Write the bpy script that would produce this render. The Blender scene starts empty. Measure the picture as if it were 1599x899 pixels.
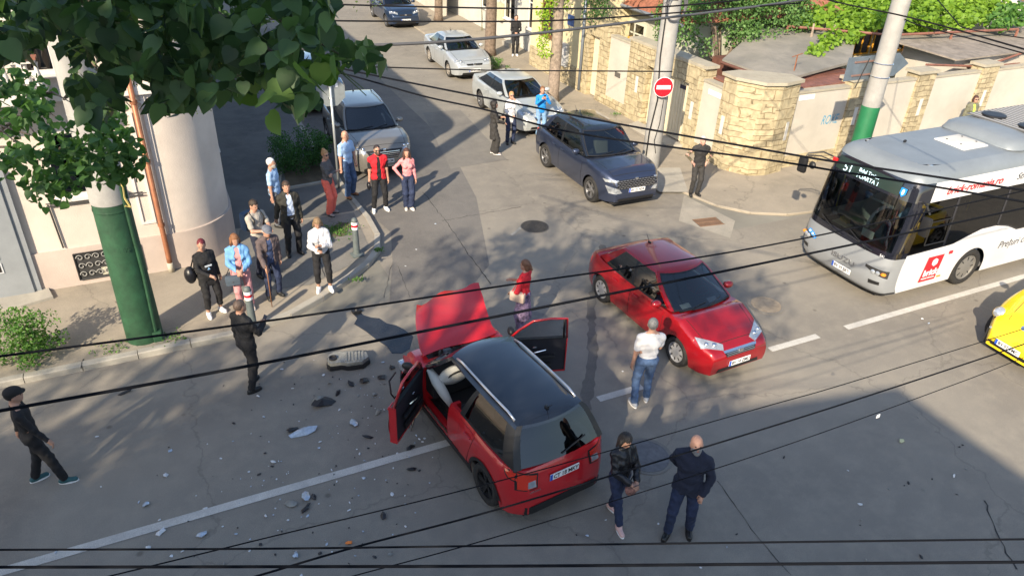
import bpy, bmesh, math, random
import numpy as np
from mathutils import Vector, Matrix
from mathutils.bvhtree import BVHTree
from math import sin, cos, pi, radians as R, atan2, sqrt
random.seed(7); rng = np.random.default_rng(7)
S = bpy.context.scene
COL = S.collection

# ------------------------------------------------------------------ camera
CF, CP, CR, CH, CY = 1156.0, R(30.76), R(2.51), 8.30, R(26.6)
_f = np.array([sin(CY)*cos(CP), cos(CY)*cos(CP), -sin(CP)])
_r = np.array([cos(CY), -sin(CY), 0.0]); _u = np.cross(_r, _f)
CRX = cos(CR)*_r + sin(CR)*_u; CUP = -sin(CR)*_r + cos(CR)*_u; CFW = _f
CO = np.array([0, 0, CH])
cd = bpy.data.cameras.new('camera'); cam = bpy.data.objects.new('camera', cd); COL.objects.link(cam)
cd.sensor_width = 36; cd.lens = CF/1599*36; cd.clip_end = 2000; cd.clip_start = 0.05
cam.matrix_world = Matrix([[CRX[i], CUP[i], -CFW[i], CO[i]] for i in range(3)] + [[0, 0, 0, 1]])
S.camera = cam
def ray(px, py): return (px-799.5)/CF*CRX - (py-449.5)/CF*CUP + CFW
def at(px, py, z=0.0):
    d = ray(px, py); return Vector(CO + d*((z-CH)/d[2]))
def atd(px, py, dist): return Vector(CO + ray(px, py)*dist)
def atx(px, py, x): d = ray(px, py); return Vector(CO + d*(x/d[0]))
def aty(px, py, y): d = ray(px, py); return Vector(CO + d*(y/d[1]))

# ------------------------------------------------------------------ light
SUN_AZ, SUN_EL = R(41), R(30)          # direction the light travels towards (from +X), elevation
w = bpy.data.worlds.new('World'); S.world = w; w.use_nodes = True
nt = w.node_tree; bg = nt.nodes['Background']; sky = nt.nodes.new('ShaderNodeTexSky')
sky.sky_type = 'NISHITA'; sky.sun_disc = False; sky.sun_elevation = SUN_EL
sky.sun_rotation = pi/2 - (SUN_AZ + pi)
sky.air_density = 1.0; sky.dust_density = 1.2
nt.links.new(sky.outputs[0], bg.inputs[0]); bg.inputs[1].default_value = 0.145
sd = bpy.data.lights.new('sun', 'SUN'); sun = bpy.data.objects.new('sun', sd); COL.objects.link(sun)
sd.energy = 4.7; sd.angle = R(0.6); sd.color = (1.0, 0.86, 0.66)
ld = Vector((cos(SUN_AZ)*cos(SUN_EL), sin(SUN_AZ)*cos(SUN_EL), -sin(SUN_EL)))
sun.rotation_euler = ld.to_track_quat('-Z', 'Y').to_euler(); sun.location = (-20, -20, 30)
S.view_settings.view_transform = 'Standard'; S.view_settings.look = 'None'
S.view_settings.exposure = 0.92; S.view_settings.gamma = 1
S.render.engine = 'CYCLES'
S.cycles.max_bounces = 6; S.cycles.transparent_max_bounces = 12

# ------------------------------------------------------------------ materials
MATS = {}
def mat(name, col, rough=0.7, metal=0.0, noise=0.0, scale=8.0, bump=0.0, bscale=None, coat=0.0, emit=None, col2=None, spec=0.5, sheen=0.0, trans=0):
    if name in MATS: return MATS[name]
    m = bpy.data.materials.new(name); m.use_nodes = True; n = m.node_tree.nodes; l = m.node_tree.links
    b = n['Principled BSDF']; b.inputs['Roughness'].default_value = rough; b.inputs['Metallic'].default_value = metal
    b.inputs['Base Color'].default_value = (*col, 1); b.inputs['Specular IOR Level'].default_value = spec
    if coat: b.inputs['Coat Weight'].default_value = coat; b.inputs['Coat Roughness'].default_value = 0.04
    if sheen: b.inputs['Sheen Weight'].default_value = sheen
    if emit: b.inputs['Emission Color'].default_value = (*emit[:3], 1); b.inputs['Emission Strength'].default_value = emit[3]
    if noise or col2:
        t = n.new('ShaderNodeTexCoord'); x = n.new('ShaderNodeTexNoise'); x.inputs['Scale'].default_value = scale; x.inputs['Detail'].default_value = 6
        x.inputs['Roughness'].default_value = 0.65
        l.new(t.outputs['Object'], x.inputs['Vector'])
        r = n.new('ShaderNodeValToRGB'); c2 = col2 or tuple(c*(1-noise) for c in col); c1 = col if col2 else tuple(min(1, c*(1+noise)) for c in col)
        r.color_ramp.elements[0].position = 0.32; r.color_ramp.elements[1].position = 0.68
        r.color_ramp.elements[0].color = (*c2, 1); r.color_ramp.elements[1].color = (*c1, 1)
        l.new(x.outputs['Fac'], r.inputs['Fac']); l.new(r.outputs['Color'], b.inputs['Base Color'])
    if bump:
        t = n.new('ShaderNodeTexCoord'); x = n.new('ShaderNodeTexNoise'); x.inputs['Scale'].default_value = bscale or scale*3; x.inputs['Detail'].default_value = 4
        l.new(t.outputs['Object'], x.inputs['Vector'])
        bp = n.new('ShaderNodeBump'); bp.inputs['Strength'].default_value = bump; bp.inputs['Distance'].default_value = 0.02
        l.new(x.outputs['Fac'], bp.inputs['Height']); l.new(bp.outputs['Normal'], b.inputs['Normal'])
    MATS[name] = m; return m
def glass(name, tint=(0.25, 0.3, 0.3), refl=0.05, mul=1.3):
    if name in MATS: return MATS[name]
    m = bpy.data.materials.new(name); m.use_nodes = True; n = m.node_tree.nodes; l = m.node_tree.links
    n.remove(n['Principled BSDF']); o = n['Material Output']
    t = n.new('ShaderNodeBsdfTransparent'); t.inputs[0].default_value = (*tint, 1)
    g = n.new('ShaderNodeBsdfGlossy'); g.inputs['Roughness'].default_value = 0.03; g.inputs[0].default_value = (1, 1, 1, 1)
    f = n.new('ShaderNodeFresnel'); f.inputs[0].default_value = 1.5
    a = n.new('ShaderNodeMath'); a.operation = 'MULTIPLY_ADD'; a.inputs[1].default_value = mul; a.use_clamp = True; a.inputs[2].default_value = refl
    l.new(f.outputs[0], a.inputs[0]); mx = n.new('ShaderNodeMixShader')
    l.new(a.outputs[0], mx.inputs[0]); l.new(t.outputs[0], mx.inputs[1]); l.new(g.outputs[0], mx.inputs[2]); l.new(mx.outputs[0], o.inputs[0])
    MATS[name] = m; return m
def ground_mat(name, c1, c2, c3, big=0.25, cracks=0.0, rough=0.9, stain=0.5, agg=1.0):
    """worn asphalt / pavement: large patches, mid mottling, aggregate speckle, dark oil spots, cracks"""
    m = bpy.data.materials.new(name); m.use_nodes = True; n = m.node_tree.nodes; l = m.node_tree.links
    b = n['Principled BSDF']; b.inputs['Roughness'].default_value = rough; b.inputs['Specular IOR Level'].default_value = 0.25
    t = n.new('ShaderNodeTexCoord')
    def noise(sc, det=5, ro=0.6, dist=0.0):
        x = n.new('ShaderNodeTexNoise'); x.inputs['Scale'].default_value = sc; x.inputs['Detail'].default_value = det
        x.inputs['Roughness'].default_value = ro; x.inputs['Distortion'].default_value = dist
        l.new(t.outputs['Object'], x.inputs['Vector']); return x
    def mix(fac, a, c, mode='MIX', fv=None):
        x = n.new('ShaderNodeMix'); x.data_type = 'RGBA'; x.blend_type = mode
        if fac is not None: l.new(fac, x.inputs['Factor'])
        else: x.inputs['Factor'].default_value = fv
        for s, v in ((6, a), (7, c)):
            if isinstance(v, tuple): x.inputs[s].default_value = (*v, 1)
            else: l.new(v, x.inputs[s])
        return x.outputs[2]
    def ramp(src, p0, p1, v0=0.0, v1=1.0):
        x = n.new('ShaderNodeMapRange'); x.inputs[1].default_value = p0; x.inputs[2].default_value = p1
        x.inputs[3].default_value = v0; x.inputs[4].default_value = v1; l.new(src, x.inputs[0]); return x.outputs[0]
    A = noise(big, 6, 0.6, 0.6); B = noise(2.3, 6, 0.7); Cn = noise(95, 3, 0.7); D = noise(1.1, 2, 0.5)
    base = mix(ramp(A.outputs[0], 0.38, 0.62), c1, c2)
    base = mix(ramp(B.outputs[0], 0.45, 0.8, 0, 0.75), base, c3)
    sp = n.new('ShaderNodeMapRange'); sp.inputs[1].default_value = 0.3; sp.inputs[2].default_value = 0.7
    sp.inputs[3].default_value = 1-0.28*agg; sp.inputs[4].default_value = 1+0.28*agg; l.new(Cn.outputs[0], sp.inputs[0])
    v = n.new('ShaderNodeVectorMath'); v.operation = 'SCALE'; l.new(base, v.inputs[0]); l.new(sp.outputs[0], v.inputs['Scale']); base = v.outputs[0]
    # oil spots
    vo = n.new('ShaderNodeTexVoronoi'); vo.inputs['Scale'].default_value = 1.15; l.new(t.outputs['Object'], vo.inputs['Vector'])
    spot = ramp(vo.outputs['Distance'], 0.03, 0.07, stain, 0.0)
    base = mix(spot, base, tuple(c*0.3 for c in c1))
    # tyre-dark longitudinal wear
    if cracks:
        vc = n.new('ShaderNodeTexVoronoi'); vc.feature = 'DISTANCE_TO_EDGE'; vc.inputs['Scale'].default_value = 0.22
        nd = noise(1.2, 4, 0.6); ad = n.new('ShaderNodeVectorMath'); ad.operation = 'ADD'
        l.new(t.outputs['Object'], ad.inputs[0]); l.new(nd.outputs['Color'], ad.inputs[1]); l.new(ad.outputs[0], vc.inputs['Vector'])
        ck = ramp(vc.outputs['Distance'], 0.0, 0.006, cracks, 0.0)
        base = mix(ck, base, tuple(c*0.35 for c in c1))
    l.new(base, b.inputs['Base Color'])
    bp = n.new('ShaderNodeBump'); bp.inputs['Strength'].default_value = 0.35; bp.inputs['Distance'].default_value = 0.01
    l.new(Cn.outputs[0], bp.inputs['Height']); l.new(bp.outputs['Normal'], b.inputs['Normal'])
    MATS[name] = m; return m
def stone_mat(name='stone_cladding', scale=1.0):
    if name in MATS: return MATS[name]
    m = bpy.data.materials.new(name); m.use_nodes = True; n = m.node_tree.nodes; l = m.node_tree.links
    b = n['Principled BSDF']; b.inputs['Roughness'].default_value = 0.9
    t = n.new('ShaderNodeTexCoord')
    # coordinate along wall = x+y (all walls axis aligned or chamfered), height z
    sx = n.new('ShaderNodeSeparateXYZ'); l.new(t.outputs['Object'], sx.inputs[0])
    ad = n.new('ShaderNodeMath'); l.new(sx.outputs[0], ad.inputs[0]); l.new(sx.outputs[1], ad.inputs[1])
    cb = n.new('ShaderNodeCombineXYZ'); l.new(ad.outputs[0], cb.inputs[0]); l.new(sx.outputs[2], cb.inputs[1])
    nz = n.new('ShaderNodeTexNoise'); nz.inputs['Scale'].default_value = 3; l.new(t.outputs['Object'], nz.inputs['Vector'])
    mv = n.new('ShaderNodeVectorMath'); mv.operation = 'MULTIPLY_ADD'; mv.inputs[1].default_value = (0.12, 0.12, 0); l.new(nz.outputs['Color'], mv.inputs[0]); l.new(cb.outputs[0], mv.inputs[2])
    br = n.new('ShaderNodeTexBrick'); br.inputs['Scale'].default_value = 1.0; br.inputs['Brick Width'].default_value = 0.42; br.inputs['Row Height'].default_value = 0.17
    br.inputs['Mortar Size'].default_value = 0.012; br.offset = 0.37; br.squash = 0.6; br.squash_frequency = 3; br.inputs['Bias'].default_value = 0.0; br.inputs['Mortar Smooth'].default_value = 0.3
    br2 = n.new('ShaderNodeTexBrick'); br2.inputs['Brick Width'].default_value = 0.58; br2.inputs['Row Height'].default_value = 0.30; br2.offset = 0.5; br2.inputs['Scale'].default_value = 1.0; br2.inputs['Mortar Size'].default_value = 0.012; br2.inputs['Mortar Smooth'].default_value = 0.3
    br2.inputs['Color1'].default_value = (0.44, 0.37, 0.235, 1); br2.inputs['Color2'].default_value = (0.385, 0.325, 0.205, 1); br2.inputs['Mortar'].default_value = (0.30, 0.23, 0.13, 1); l.new(mv.outputs[0], br2.inputs['Vector'])
    nm = n.new('ShaderNodeTexVoronoi'); nm.inputs['Scale'].default_value = 1.5; nm.distance = 'CHEBYCHEV'; l.new(t.outputs['Object'], nm.inputs['Vector'])
    sc_ = n.new('ShaderNodeSeparateColor'); l.new(nm.outputs['Color'], sc_.inputs[0]); gt_ = n.new('ShaderNodeMath'); gt_.operation = 'GREATER_THAN'; gt_.inputs[1].default_value = 0.55; l.new(sc_.outputs[0], gt_.inputs[0])
    br.inputs['Color1'].default_value = (0.45, 0.38, 0.245, 1); br.inputs['Color2'].default_value = (0.35, 0.29, 0.18, 1); br.inputs['Mortar'].default_value = (0.24, 0.19, 0.11, 1)
    l.new(mv.outputs[0], br.inputs['Vector'])
    n2 = n.new('ShaderNodeTexNoise'); n2.inputs['Scale'].default_value = 6; n2.inputs['Detail'].default_value = 8; l.new(t.outputs['Object'], n2.inputs['Vector'])
    mr = n.new('ShaderNodeMapRange'); mr.inputs[1].default_value = .3; mr.inputs[2].default_value = .7; mr.inputs[3].default_value = .72; mr.inputs[4].default_value = 1.2; l.new(n2.outputs[0], mr.inputs[0])
    mxb = n.new('ShaderNodeMix'); mxb.data_type = 'RGBA'; l.new(gt_.outputs[0], mxb.inputs['Factor']); l.new(br.outputs['Color'], mxb.inputs[6]); l.new(br2.outputs['Color'], mxb.inputs[7])
    mxf = n.new('ShaderNodeMix'); l.new(gt_.outputs[0], mxf.inputs['Factor']); l.new(br.outputs['Fac'], mxf.inputs[2]); l.new(br2.outputs['Fac'], mxf.inputs[3])
    v = n.new('ShaderNodeVectorMath'); v.operation = 'SCALE'; l.new(mxb.outputs[2], v.inputs[0]); l.new(mr.outputs[0], v.inputs['Scale'])
    l.new(v.outputs[0], b.inputs['Base Color'])
    bp = n.new('ShaderNodeBump'); bp.inputs['Strength'].default_value = 0.9; bp.inputs['Distance'].default_value = 0.03
    mm = n.new('ShaderNodeMath'); mm.operation = 'SUBTRACT'; l.new(n2.outputs[0], mm.inputs[0]); l.new(mxf.outputs[0], mm.inputs[1])
    l.new(mm.outputs[0], bp.inputs['Height']); l.new(bp.outputs['Normal'], b.inputs['Normal'])
    MATS[name] = m; return m
def leaf_mat(name, c1, c2, trl=0.35, rough=0.55):
    if name in MATS: return MATS[name]
    m = bpy.data.materials.new(name); m.use_nodes = True; n = m.node_tree.nodes; l = m.node_tree.links
    b = n['Principled BSDF']; o = n['Material Output']; b.inputs['Roughness'].default_value = rough; b.inputs['Specular IOR Level'].default_value = 0.3
    g = n.new('ShaderNodeNewGeometry'); r = n.new('ShaderNodeValToRGB')
    r.color_ramp.elements[0].color = (*c1, 1); r.color_ramp.elements[1].color = (*c2, 1)
    l.new(g.outputs['Random Per Island'], r.inputs['Fac']); l.new(r.outputs[0], b.inputs['Base Color'])
    tr = n.new('ShaderNodeBsdfTranslucent'); ml = n.new('ShaderNodeMix'); ml.data_type = 'RGBA'; ml.blend_type = 'MULTIPLY'; ml.inputs['Factor'].default_value = 1
    l.new(r.outputs[0], ml.inputs[6]); ml.inputs[7].default_value = (1.5, 1.6, 0.6, 1); l.new(ml.outputs[2], tr.inputs[0])
    mx = n.new('ShaderNodeMixShader'); mx.inputs[0].default_value = trl; l.new(b.outputs[0], mx.inputs[1]); l.new(tr.outputs[0], mx.inputs[2]); l.new(mx.outputs[0], o.inputs[0])
    MATS[name] = m; return m
BLACK = mat('black_plastic', (0.012, 0.012, 0.013), 0.5)
RUBBER = mat('rubber', (0.022, 0.021, 0.020), 0.85, noise=0.3, scale=14)
DARK = mat('dark_interior', (0.02, 0.02, 0.022), 0.8)
CHROME = mat('chrome', (0.75, 0.75, 0.76), 0.18, 1.0)
ALLOY = mat('alloy', (0.42, 0.42, 0.43), 0.35, 0.9)
LAMP = mat('lamp_lens', (0.50, 0.53, 0.56), 0.12, 0.55, coat=1.0, noise=0.30, scale=9)
TAIL = mat('tail_lens', (0.62, 0.03, 0.012), 0.12, coat=1.0)
GLS = glass('car_glass', (0.30, 0.36, 0.36)); GLD = glass('tinted_glass', (0.05, 0.06, 0.07), .035, .9); GLM = glass('side_glass', (0.16, 0.20, 0.21), .10)
PLATE = mat('plate_white', (0.8, 0.8, 0.8), 0.45); PBLUE = mat('plate_blue', (0.02, 0.09, 0.5), 0.5)
INK = mat('ink', (0.015, 0.015, 0.02), 0.6)

# ------------------------------------------------------------------ mesh helpers
def mesh(name, V, F, m=None, parent=None, smooth=False, mi=None, mats=None, autos=None):
    me = bpy.data.meshes.new(name); me.from_pydata([tuple(v) for v in V], [], [tuple(f) for f in F]); 
    if mats:
        for a in mats: me.materials.append(a)
    elif m: me.materials.append(m)
    if mi is not None: me.polygons.foreach_set('material_index', mi)
    if smooth: me.polygons.foreach_set('use_smooth', [True]*len(me.polygons))
    me.update(); o = bpy.data.objects.new(name, me); COL.objects.link(o)
    if autos is not None:
        me.polygons.foreach_set('use_smooth', [True]*len(me.polygons)); me.set_sharp_from_angle(angle=R(autos))
    if parent is not None: o.parent = parent
    return o
def tag(o, label=None, cat=None, group=None, kind=None):
    if label: o['label'] = label
    if cat: o['category'] = cat
    if group: o['group'] = group
    if kind: o['kind'] = kind
    return o
def empty(name, loc=(0, 0, 0), rz=0, label=None, cat=None, group=None):
    o = bpy.data.objects.new(name, None); COL.objects.link(o); o.location = loc; o.rotation_euler = (0, 0, rz); o.empty_display_size = 0.2
    return tag(o, label, cat, group)
class MB:
    def __init__(s): s.V = []; s.F = []; s.M = []; s.mats = []
    def mi(s, m):
        if m not in s.mats: s.mats.append(m)
        return s.mats.index(m)
    def add(s, V, F, m=None, T=None):
        k = len(s.V); s.V += [tuple(T @ Vector(v)) if T is not None else tuple(v) for v in V]
        s.F += [tuple(i+k for i in f) for f in F]; s.M += [s.mi(m)]*len(F); return s
    def box(s, a, b, m=None, T=None, bev=0.0):
        x0, y0, z0 = [min(p, q) for p, q in zip(a, b)]; x1, y1, z1 = [max(p, q) for p, q in zip(a, b)]
        if bev:
            bm = bmesh.new(); bmesh.ops.create_cube(bm, size=1); bmesh.ops.scale(bm, vec=(x1-x0, y1-y0, z1-z0), verts=bm.verts)
            bmesh.ops.translate(bm, vec=((x0+x1)/2, (y0+y1)/2, (z0+z1)/2), verts=bm.verts)
            bmesh.ops.bevel(bm, geom=bm.edges[:], offset=min(bev, (x1-x0)*.45, (y1-y0)*.45, (z1-z0)*.45), segments=2, affect='EDGES', profile=0.6)
            bm.verts.index_update(); V = [v.co[:] for v in bm.verts]; F = [[v.index for v in f.verts] for f in bm.faces]; bm.free()
            return s.add(V, F, m, T)
        V = [(x0, y0, z0), (x1, y0, z0), (x1, y1, z0), (x0, y1, z0), (x0, y0, z1), (x1, y0, z1), (x1, y1, z1), (x0, y1, z1)]
        return s.add(V, [(0, 3, 2, 1), (4, 5, 6, 7), (0, 1, 5, 4), (1, 2, 6, 5), (2, 3, 7, 6), (3, 0, 4, 7)], m, T)
    def tube(s, pts, rad, m=None, n=8, T=None, cap=True):
        pts = [Vector(p) for p in pts]; rad = rad if isinstance(rad, (list, tuple)) else [rad]*len(pts)
        V = []; F = []; up = None
        for i, p in enumerate(pts):
            d = (pts[min(i+1, len(pts)-1)] - pts[max(i-1, 0)]).normalized()
            if up is None:
                up = Vector((0, 0, 1)) if abs(d.z) < 0.9 else Vector((1, 0, 0))
            a = d.cross(up).normalized(); b = a.cross(d).normalized(); up = b
            for k in range(n):
                t = 2*pi*k/n; V.append(p + (a*cos(t)+b*sin(t))*rad[i])
        for i in range(len(pts)-1):
            for k in range(n):
                q = (k+1) % n; F.append((i*n+k, i*n+q, (i+1)*n+q, (i+1)*n+k))
        if cap: F.append(tuple(range(n))[::-1]); F.append(tuple((len(pts)-1)*n+k for k in range(n)))
        F = [f[::-1] for f in F]
        return s.add(V, F, m, T)
    def prism(s, poly, z0, z1, m=None, T=None):
        n = len(poly); V = [(x, y, z0) for x, y in poly]+[(x, y, z1) for x, y in poly]
        A = sum(poly[i][0]*poly[(i+1) % n][1]-poly[(i+1) % n][0]*poly[i][1] for i in range(n))
        F = [tuple(range(n))[::-1], tuple(range(n, 2*n))]+[(i, (i+1) % n, n+(i+1) % n, n+i) for i in range(n)]
        if A < 0: F = [f[::-1] for f in F]
        return s.add(V, F, m, T)
    def lathe(s, prof, m=None, n=24, T=None):
        V = []; F = []
        for (r, z) in prof:
            for k in range(n): V.append((r*cos(2*pi*k/n), r*sin(2*pi*k/n), z))
        for i in range(len(prof)-1):
            for k in range(n):
                q = (k+1) % n; F.append((i*n+k, i*n+q, (i+1)*n+q, (i+1)*n+k))
        return s.add(V, F, m, T)
    def ell(s, c, r, m=None, n=12, T=None):
        V = []; F = []; q = n//2
        for i in range(q+1):
            a = pi*i/q
            for k in range(n): V.append((c[0]+r[0]*sin(a)*cos(2*pi*k/n), c[1]+r[1]*sin(a)*sin(2*pi*k/n), c[2]+r[2]*cos(a)))
        for i in range(q):
            for k in range(n):
                t = (k+1) % n; F.append((i*n+k, (i+1)*n+k, (i+1)*n+t, i*n+t))
        return s.add(V, F, m, T)
    def build(s, name, parent=None, smooth=False, autos=None):
        return mesh(name, s.V, s.F, None, parent, smooth, s.M, s.mats, autos)
def text(name, body, size, m, parent, M, font_shear=0.0, ext=0.002, align='LEFT', sx=1.0, bold=0.0):
    cu = bpy.data.curves.new('t', 'FONT'); cu.body = body; cu.size = size; cu.extrude = ext; cu.shear = font_shear; cu.align_x = align; cu.offset = bold; cu.resolution_u = 3
    o = bpy.data.objects.new('t', cu); COL.objects.link(o); dg = bpy.context.evaluated_depsgraph_get()
    me = bpy.data.meshes.new_from_object(o.evaluated_get(dg)); bpy.data.objects.remove(o); me.name = name
    me.materials.clear(); me.materials.append(m)
    ob = bpy.data.objects.new(name, me); COL.objects.link(ob)
    me.transform(M @ Matrix.Diagonal((sx, 1, 1, 1))); ob.parent = parent; return ob
def frame(o, ex, ey):   # matrix with local x->ex, y->ey
    ex = Vector(ex).normalized(); ey = Vector(ey).normalized(); ez = ex.cross(ey).normalized(); ey = ez.cross(ex)
    return Matrix([[ex[i], ey[i], ez[i], o[i]] for i in range(3)]+[[0, 0, 0, 1]])
# ------------------------------------------------------------------ cars
def wheel(parent, x, y, r, wdt, style='alloy', rim=None):
    """axis along Y; outer face at sign(y)"""
    sg = 1 if y > 0 else -1
    T = Matrix.Translation((x, y, r)) @ Matrix.Rotation(-sg*pi/2, 4, 'X')
    wl = empty('wheel'); wl.parent = parent
    h = wdt/2; rr = r*0.66
    t = MB(); t.lathe([(rr, -h), (r*.93, -h), (r*.985, -h*.8), (r, -h*.45), (r, h*.45), (r*.985, h*.8), (r*.93, h), (rr+.012, h*.96), (rr, h*.8)], RUBBER, 32, T); t.build('tyre', wl, True)
    rm = rim or ALLOY; q = MB()
    q.lathe([(rr, h*.85), (rr*.94, h*.80), (rr*.92, h*.2), (rr*.9, -h*.5), (0.02, -h*.5)], DARK if style != 'cap' else rm, 28, T)
    q.lathe([(rr*1.0, h*.86), (rr*1.0, h*.93), (rr*.93, h*.9), (rr*.92, h*.7)], rm, 28, T)
    if style == 'cap':
        q.lathe([(rr*.95, h*.72), (rr*.5, h*.86), (rr*.2, h*.92), (0.001, h*.92)], rm, 28, T)
        for k in range(8):
            Tk = T @ Matrix.Rotation(2*pi*k/8, 4, 'Z'); q.box((rr*.55, -.012, h*.78), (rr*.86, .012, h*.845), DARK, Tk)
    else:
        ns = 5 if style == 'alloy' else 10 if style == 'multi' else 7
        for k in range(ns):
            Tk = T @ Matrix.Rotation(2*pi*k/ns, 4, 'Z')
            w0, w1 = (.030, .022) if ns == 5 else (.016, .013)
            q.add([(.03, -w0, h*.62), (rr*.96, -w1*1.5, h*.78), (rr*.96, w1*1.5, h*.78), (.03, w0, h*.62), (.03, -w0, h*.25), (rr*.96, -w1*1.5, h*.4), (rr*.96, w1*1.5, h*.4), (.03, w0, h*.25)],
                  [(0, 1, 2, 3), (0, 4, 5, 1), (3, 2, 6, 7)], rm, Tk)
            if ns == 5:
                q.add([(.05, -w0*.9, h*.6), (rr*.95, -.085, h*.76), (rr*.95, -.06, h*.76), (.06, 0, h*.6)], [(0, 1, 2, 3)], rm, Tk)
        q.lathe([(.06, h*.5), (.058, h*.74), (.001, h*.76)], rm, 14, T)
    q.build('rim', wl, autos=35); return wl
def plate(parent, M, txt, w=0.5, h=0.11):
    p = MB(); p.box((-w/2, -h/2, 0), (w/2, h/2, .008), PLATE, M); p.box((-w/2, -h/2, .008), (-w/2+.045, h/2, .010), PBLUE, M)
    o = p.build('licence_plate', parent)
    text('plate_number', txt, h*.92, INK, o, M @ Matrix.Translation((-w/2+.06, -h*.32, .010)), ext=.001, sx=.86 if len(txt) > 8 else 0.95, bold=0.002)
    return o
class Car:
    def __init__(c, name, loc, heading, spec, paint, label, cat='car', group=None):
        c.s = dict(L=4.3, W=1.74, wb=2.55, fo=0.85, r=.31, rw=.2, sill=.22, nose=.62, hoodf=.76, cowl=.98, belt=.95, deck=1.0, tail=.9, H=1.45,
                   wsb=.95, wst=.25, rst=-1.15, rsb=-1.75, hwb=.80, hwt=.60, rstyle='alloy', wagon=False, tail_low=.35, seat=(.02, .02, .022), clad=False,
                   roofm=None, rails=False, round=0, glass_side=None, cpil=.90, plate='CT 07 ABX', hooddark=None, fr=0.80, rr=.84, bowf=.16, bowr=.10, hoodc=.05, arch=None, rim=None)
        c.s.update(spec); s = c.s; c.paint = paint
        c.root = empty(name, loc, heading, label, cat, group)
        L, W = s['L'], s['W']; c.xf = L/2; c.xr = -L/2
        c.wf = L/2 - s['fo']; c.wr = c.wf - s['wb']
        c.skip = s.get('skip', lambda x, y, z: False)
        c.shell(); c.house(); c.interior(); c.wheels(); c.details()
    # --- shape functions
    def wp(c, x):
        s = c.s; W = s['W']/2
        d = c.xf-x; e = x-c.xr
        DF, DR = s.get('DF', .80), s.get('DR', .60)
        f = 1-(1-s['fr'])*(1-d/DF)**2.6 if d < DF else 1
        g = 1-(1-s['rr'])*(1-e/DR)**2.8 if e < DR else 1
        b = W*min(f, g)
        for xc in (c.wf, c.wr):
            b += .018*max(0, 1-((x-xc)/(s['r']+.16))**2)
        return b
    def zt(c, x):
        s = c.s; F = c.xf; Rr = c.xr
        if s['round']:   # beetle
            X = [Rr, Rr+.12, Rr+.4, Rr+.8, s['rsb']+.1, s['wsb']-.3, s['wsb'], F-.75, F-.40, F-.18, F-.06, F]
            Z = [s['tail']-.25, s['tail']-.1, s['tail'], s['deck'], s['belt'], s['belt'], s['cowl'], .90, .80, .68, .56, .46]
        elif s['wagon']:
            X = [Rr, Rr+.05, Rr+.2, s['rsb']+.3, s['wsb']-.5, s['wsb'], s['wsb']+.15, F-.45, F-.16, F-.05, F]
            Z = [s['tail']-.1, s['tail']-.02, s['tail'], s['belt'], s['belt']-.02, s['cowl']-.03, s['cowl']-.02, s['hoodf']+.09, s['hoodf'], s['nose']+.07, s['nose']]
        else:
            X = [Rr, Rr+.04, Rr+.12, Rr+.3, s['rsb']+.0, s['rsb']+.3, s['wsb']-.5, s['wsb'], s['wsb']+.15, F-.45, F-.16, F-.05, F]
            Z = [s['tail']-.18, s['tail']-.05, s['tail'], s['deck']-.01, s['deck'], s['belt'], s['belt']-.02, s['cowl']-.03, s['cowl']-.02, s['hoodf']+.08, s['hoodf'], s['nose']+.07, s['nose']]
        return float(np.interp(x, X, Z))
    def zb(c, x):
        s = c.s; Ra = s['arch'] or s['r']+.055
        for xc in (c.wf, c.wr):
            if abs(x-xc) < Ra: return s['r'] + sqrt(max(0, Ra**2-(x-xc)**2))
        d = min(c.xf-x, x-c.xr)
        return s['sill'] + (.05*(1-d/.25) if d < .25 else 0)
    def yside(c, x, z):
        zt = c.zt(x); k = (z-.15)/(zt-.15)
        return c.wp(x)*float(np.interp(k, [0, .12, .3, .5, .68, .85, .95, 1.0], [.93, .965, .988, 1.0, .995, .975, .955, .915]))
    def stations(c):
        s = c.s; Ra = s['arch'] or s['r']+.055; X = set()
        for d in (0, .012, .03, .06, .10, .16, .22, .3, .38, .45, .6): X.add(round(c.xf-d, 4)); X.add(round(c.xr+d, 4))
        for xc in (c.wf, c.wr):
            for k in range(15): X.add(round(xc+Ra*.9999*cos(pi*k/14), 4))
            for e in (-1, 1): X.add(round(xc+e*(Ra+.002), 4)); X.add(round(xc+e*(Ra+.08), 4))
        x = c.wr+Ra+.1
        while x < c.wf-Ra-.1: X.add(round(x, 4)); x += .09
        for q in (s['wsb'], s['wsb']+.08, s['wsb']+.15, s['rsb'], s['rsb']-.05): X.add(round(q, 4))
        X = sorted(X, reverse=True); Y = [X[0]]
        for x in X[1:]:
            if Y[-1]-x > .0015: Y.append(x)
        return Y
    def shell(c):
        s = c.s; X = c.stations(); nr = 9; V = []; F = []; rows = nr+1+4
        for x in X:
            zb, zt = c.zb(x), c.zt(x); w = c.wp(x)
            for i in range(nr+1):
                k = i/nr; k = k**.9; z = zb+(zt-zb)*k; V.append((x, c.yside(x, z), z if i < nr else zt))
            cr = s['hoodc']*max(0, min(1, (x-s['wsb'])/.25, 1) if x > s['wsb'] else min(1, max(0, s['rsb']-x)/.3))
            ww = w*.915; e = min(1, min(c.xf-x, x-c.xr)/.35)
            for f in (.93, .75, .4, 0): V.append((x, ww*f, zt+(.012 if cr > 0 else .0)*e+cr*e*(1-f*f)))
        n = len(X)
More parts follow.
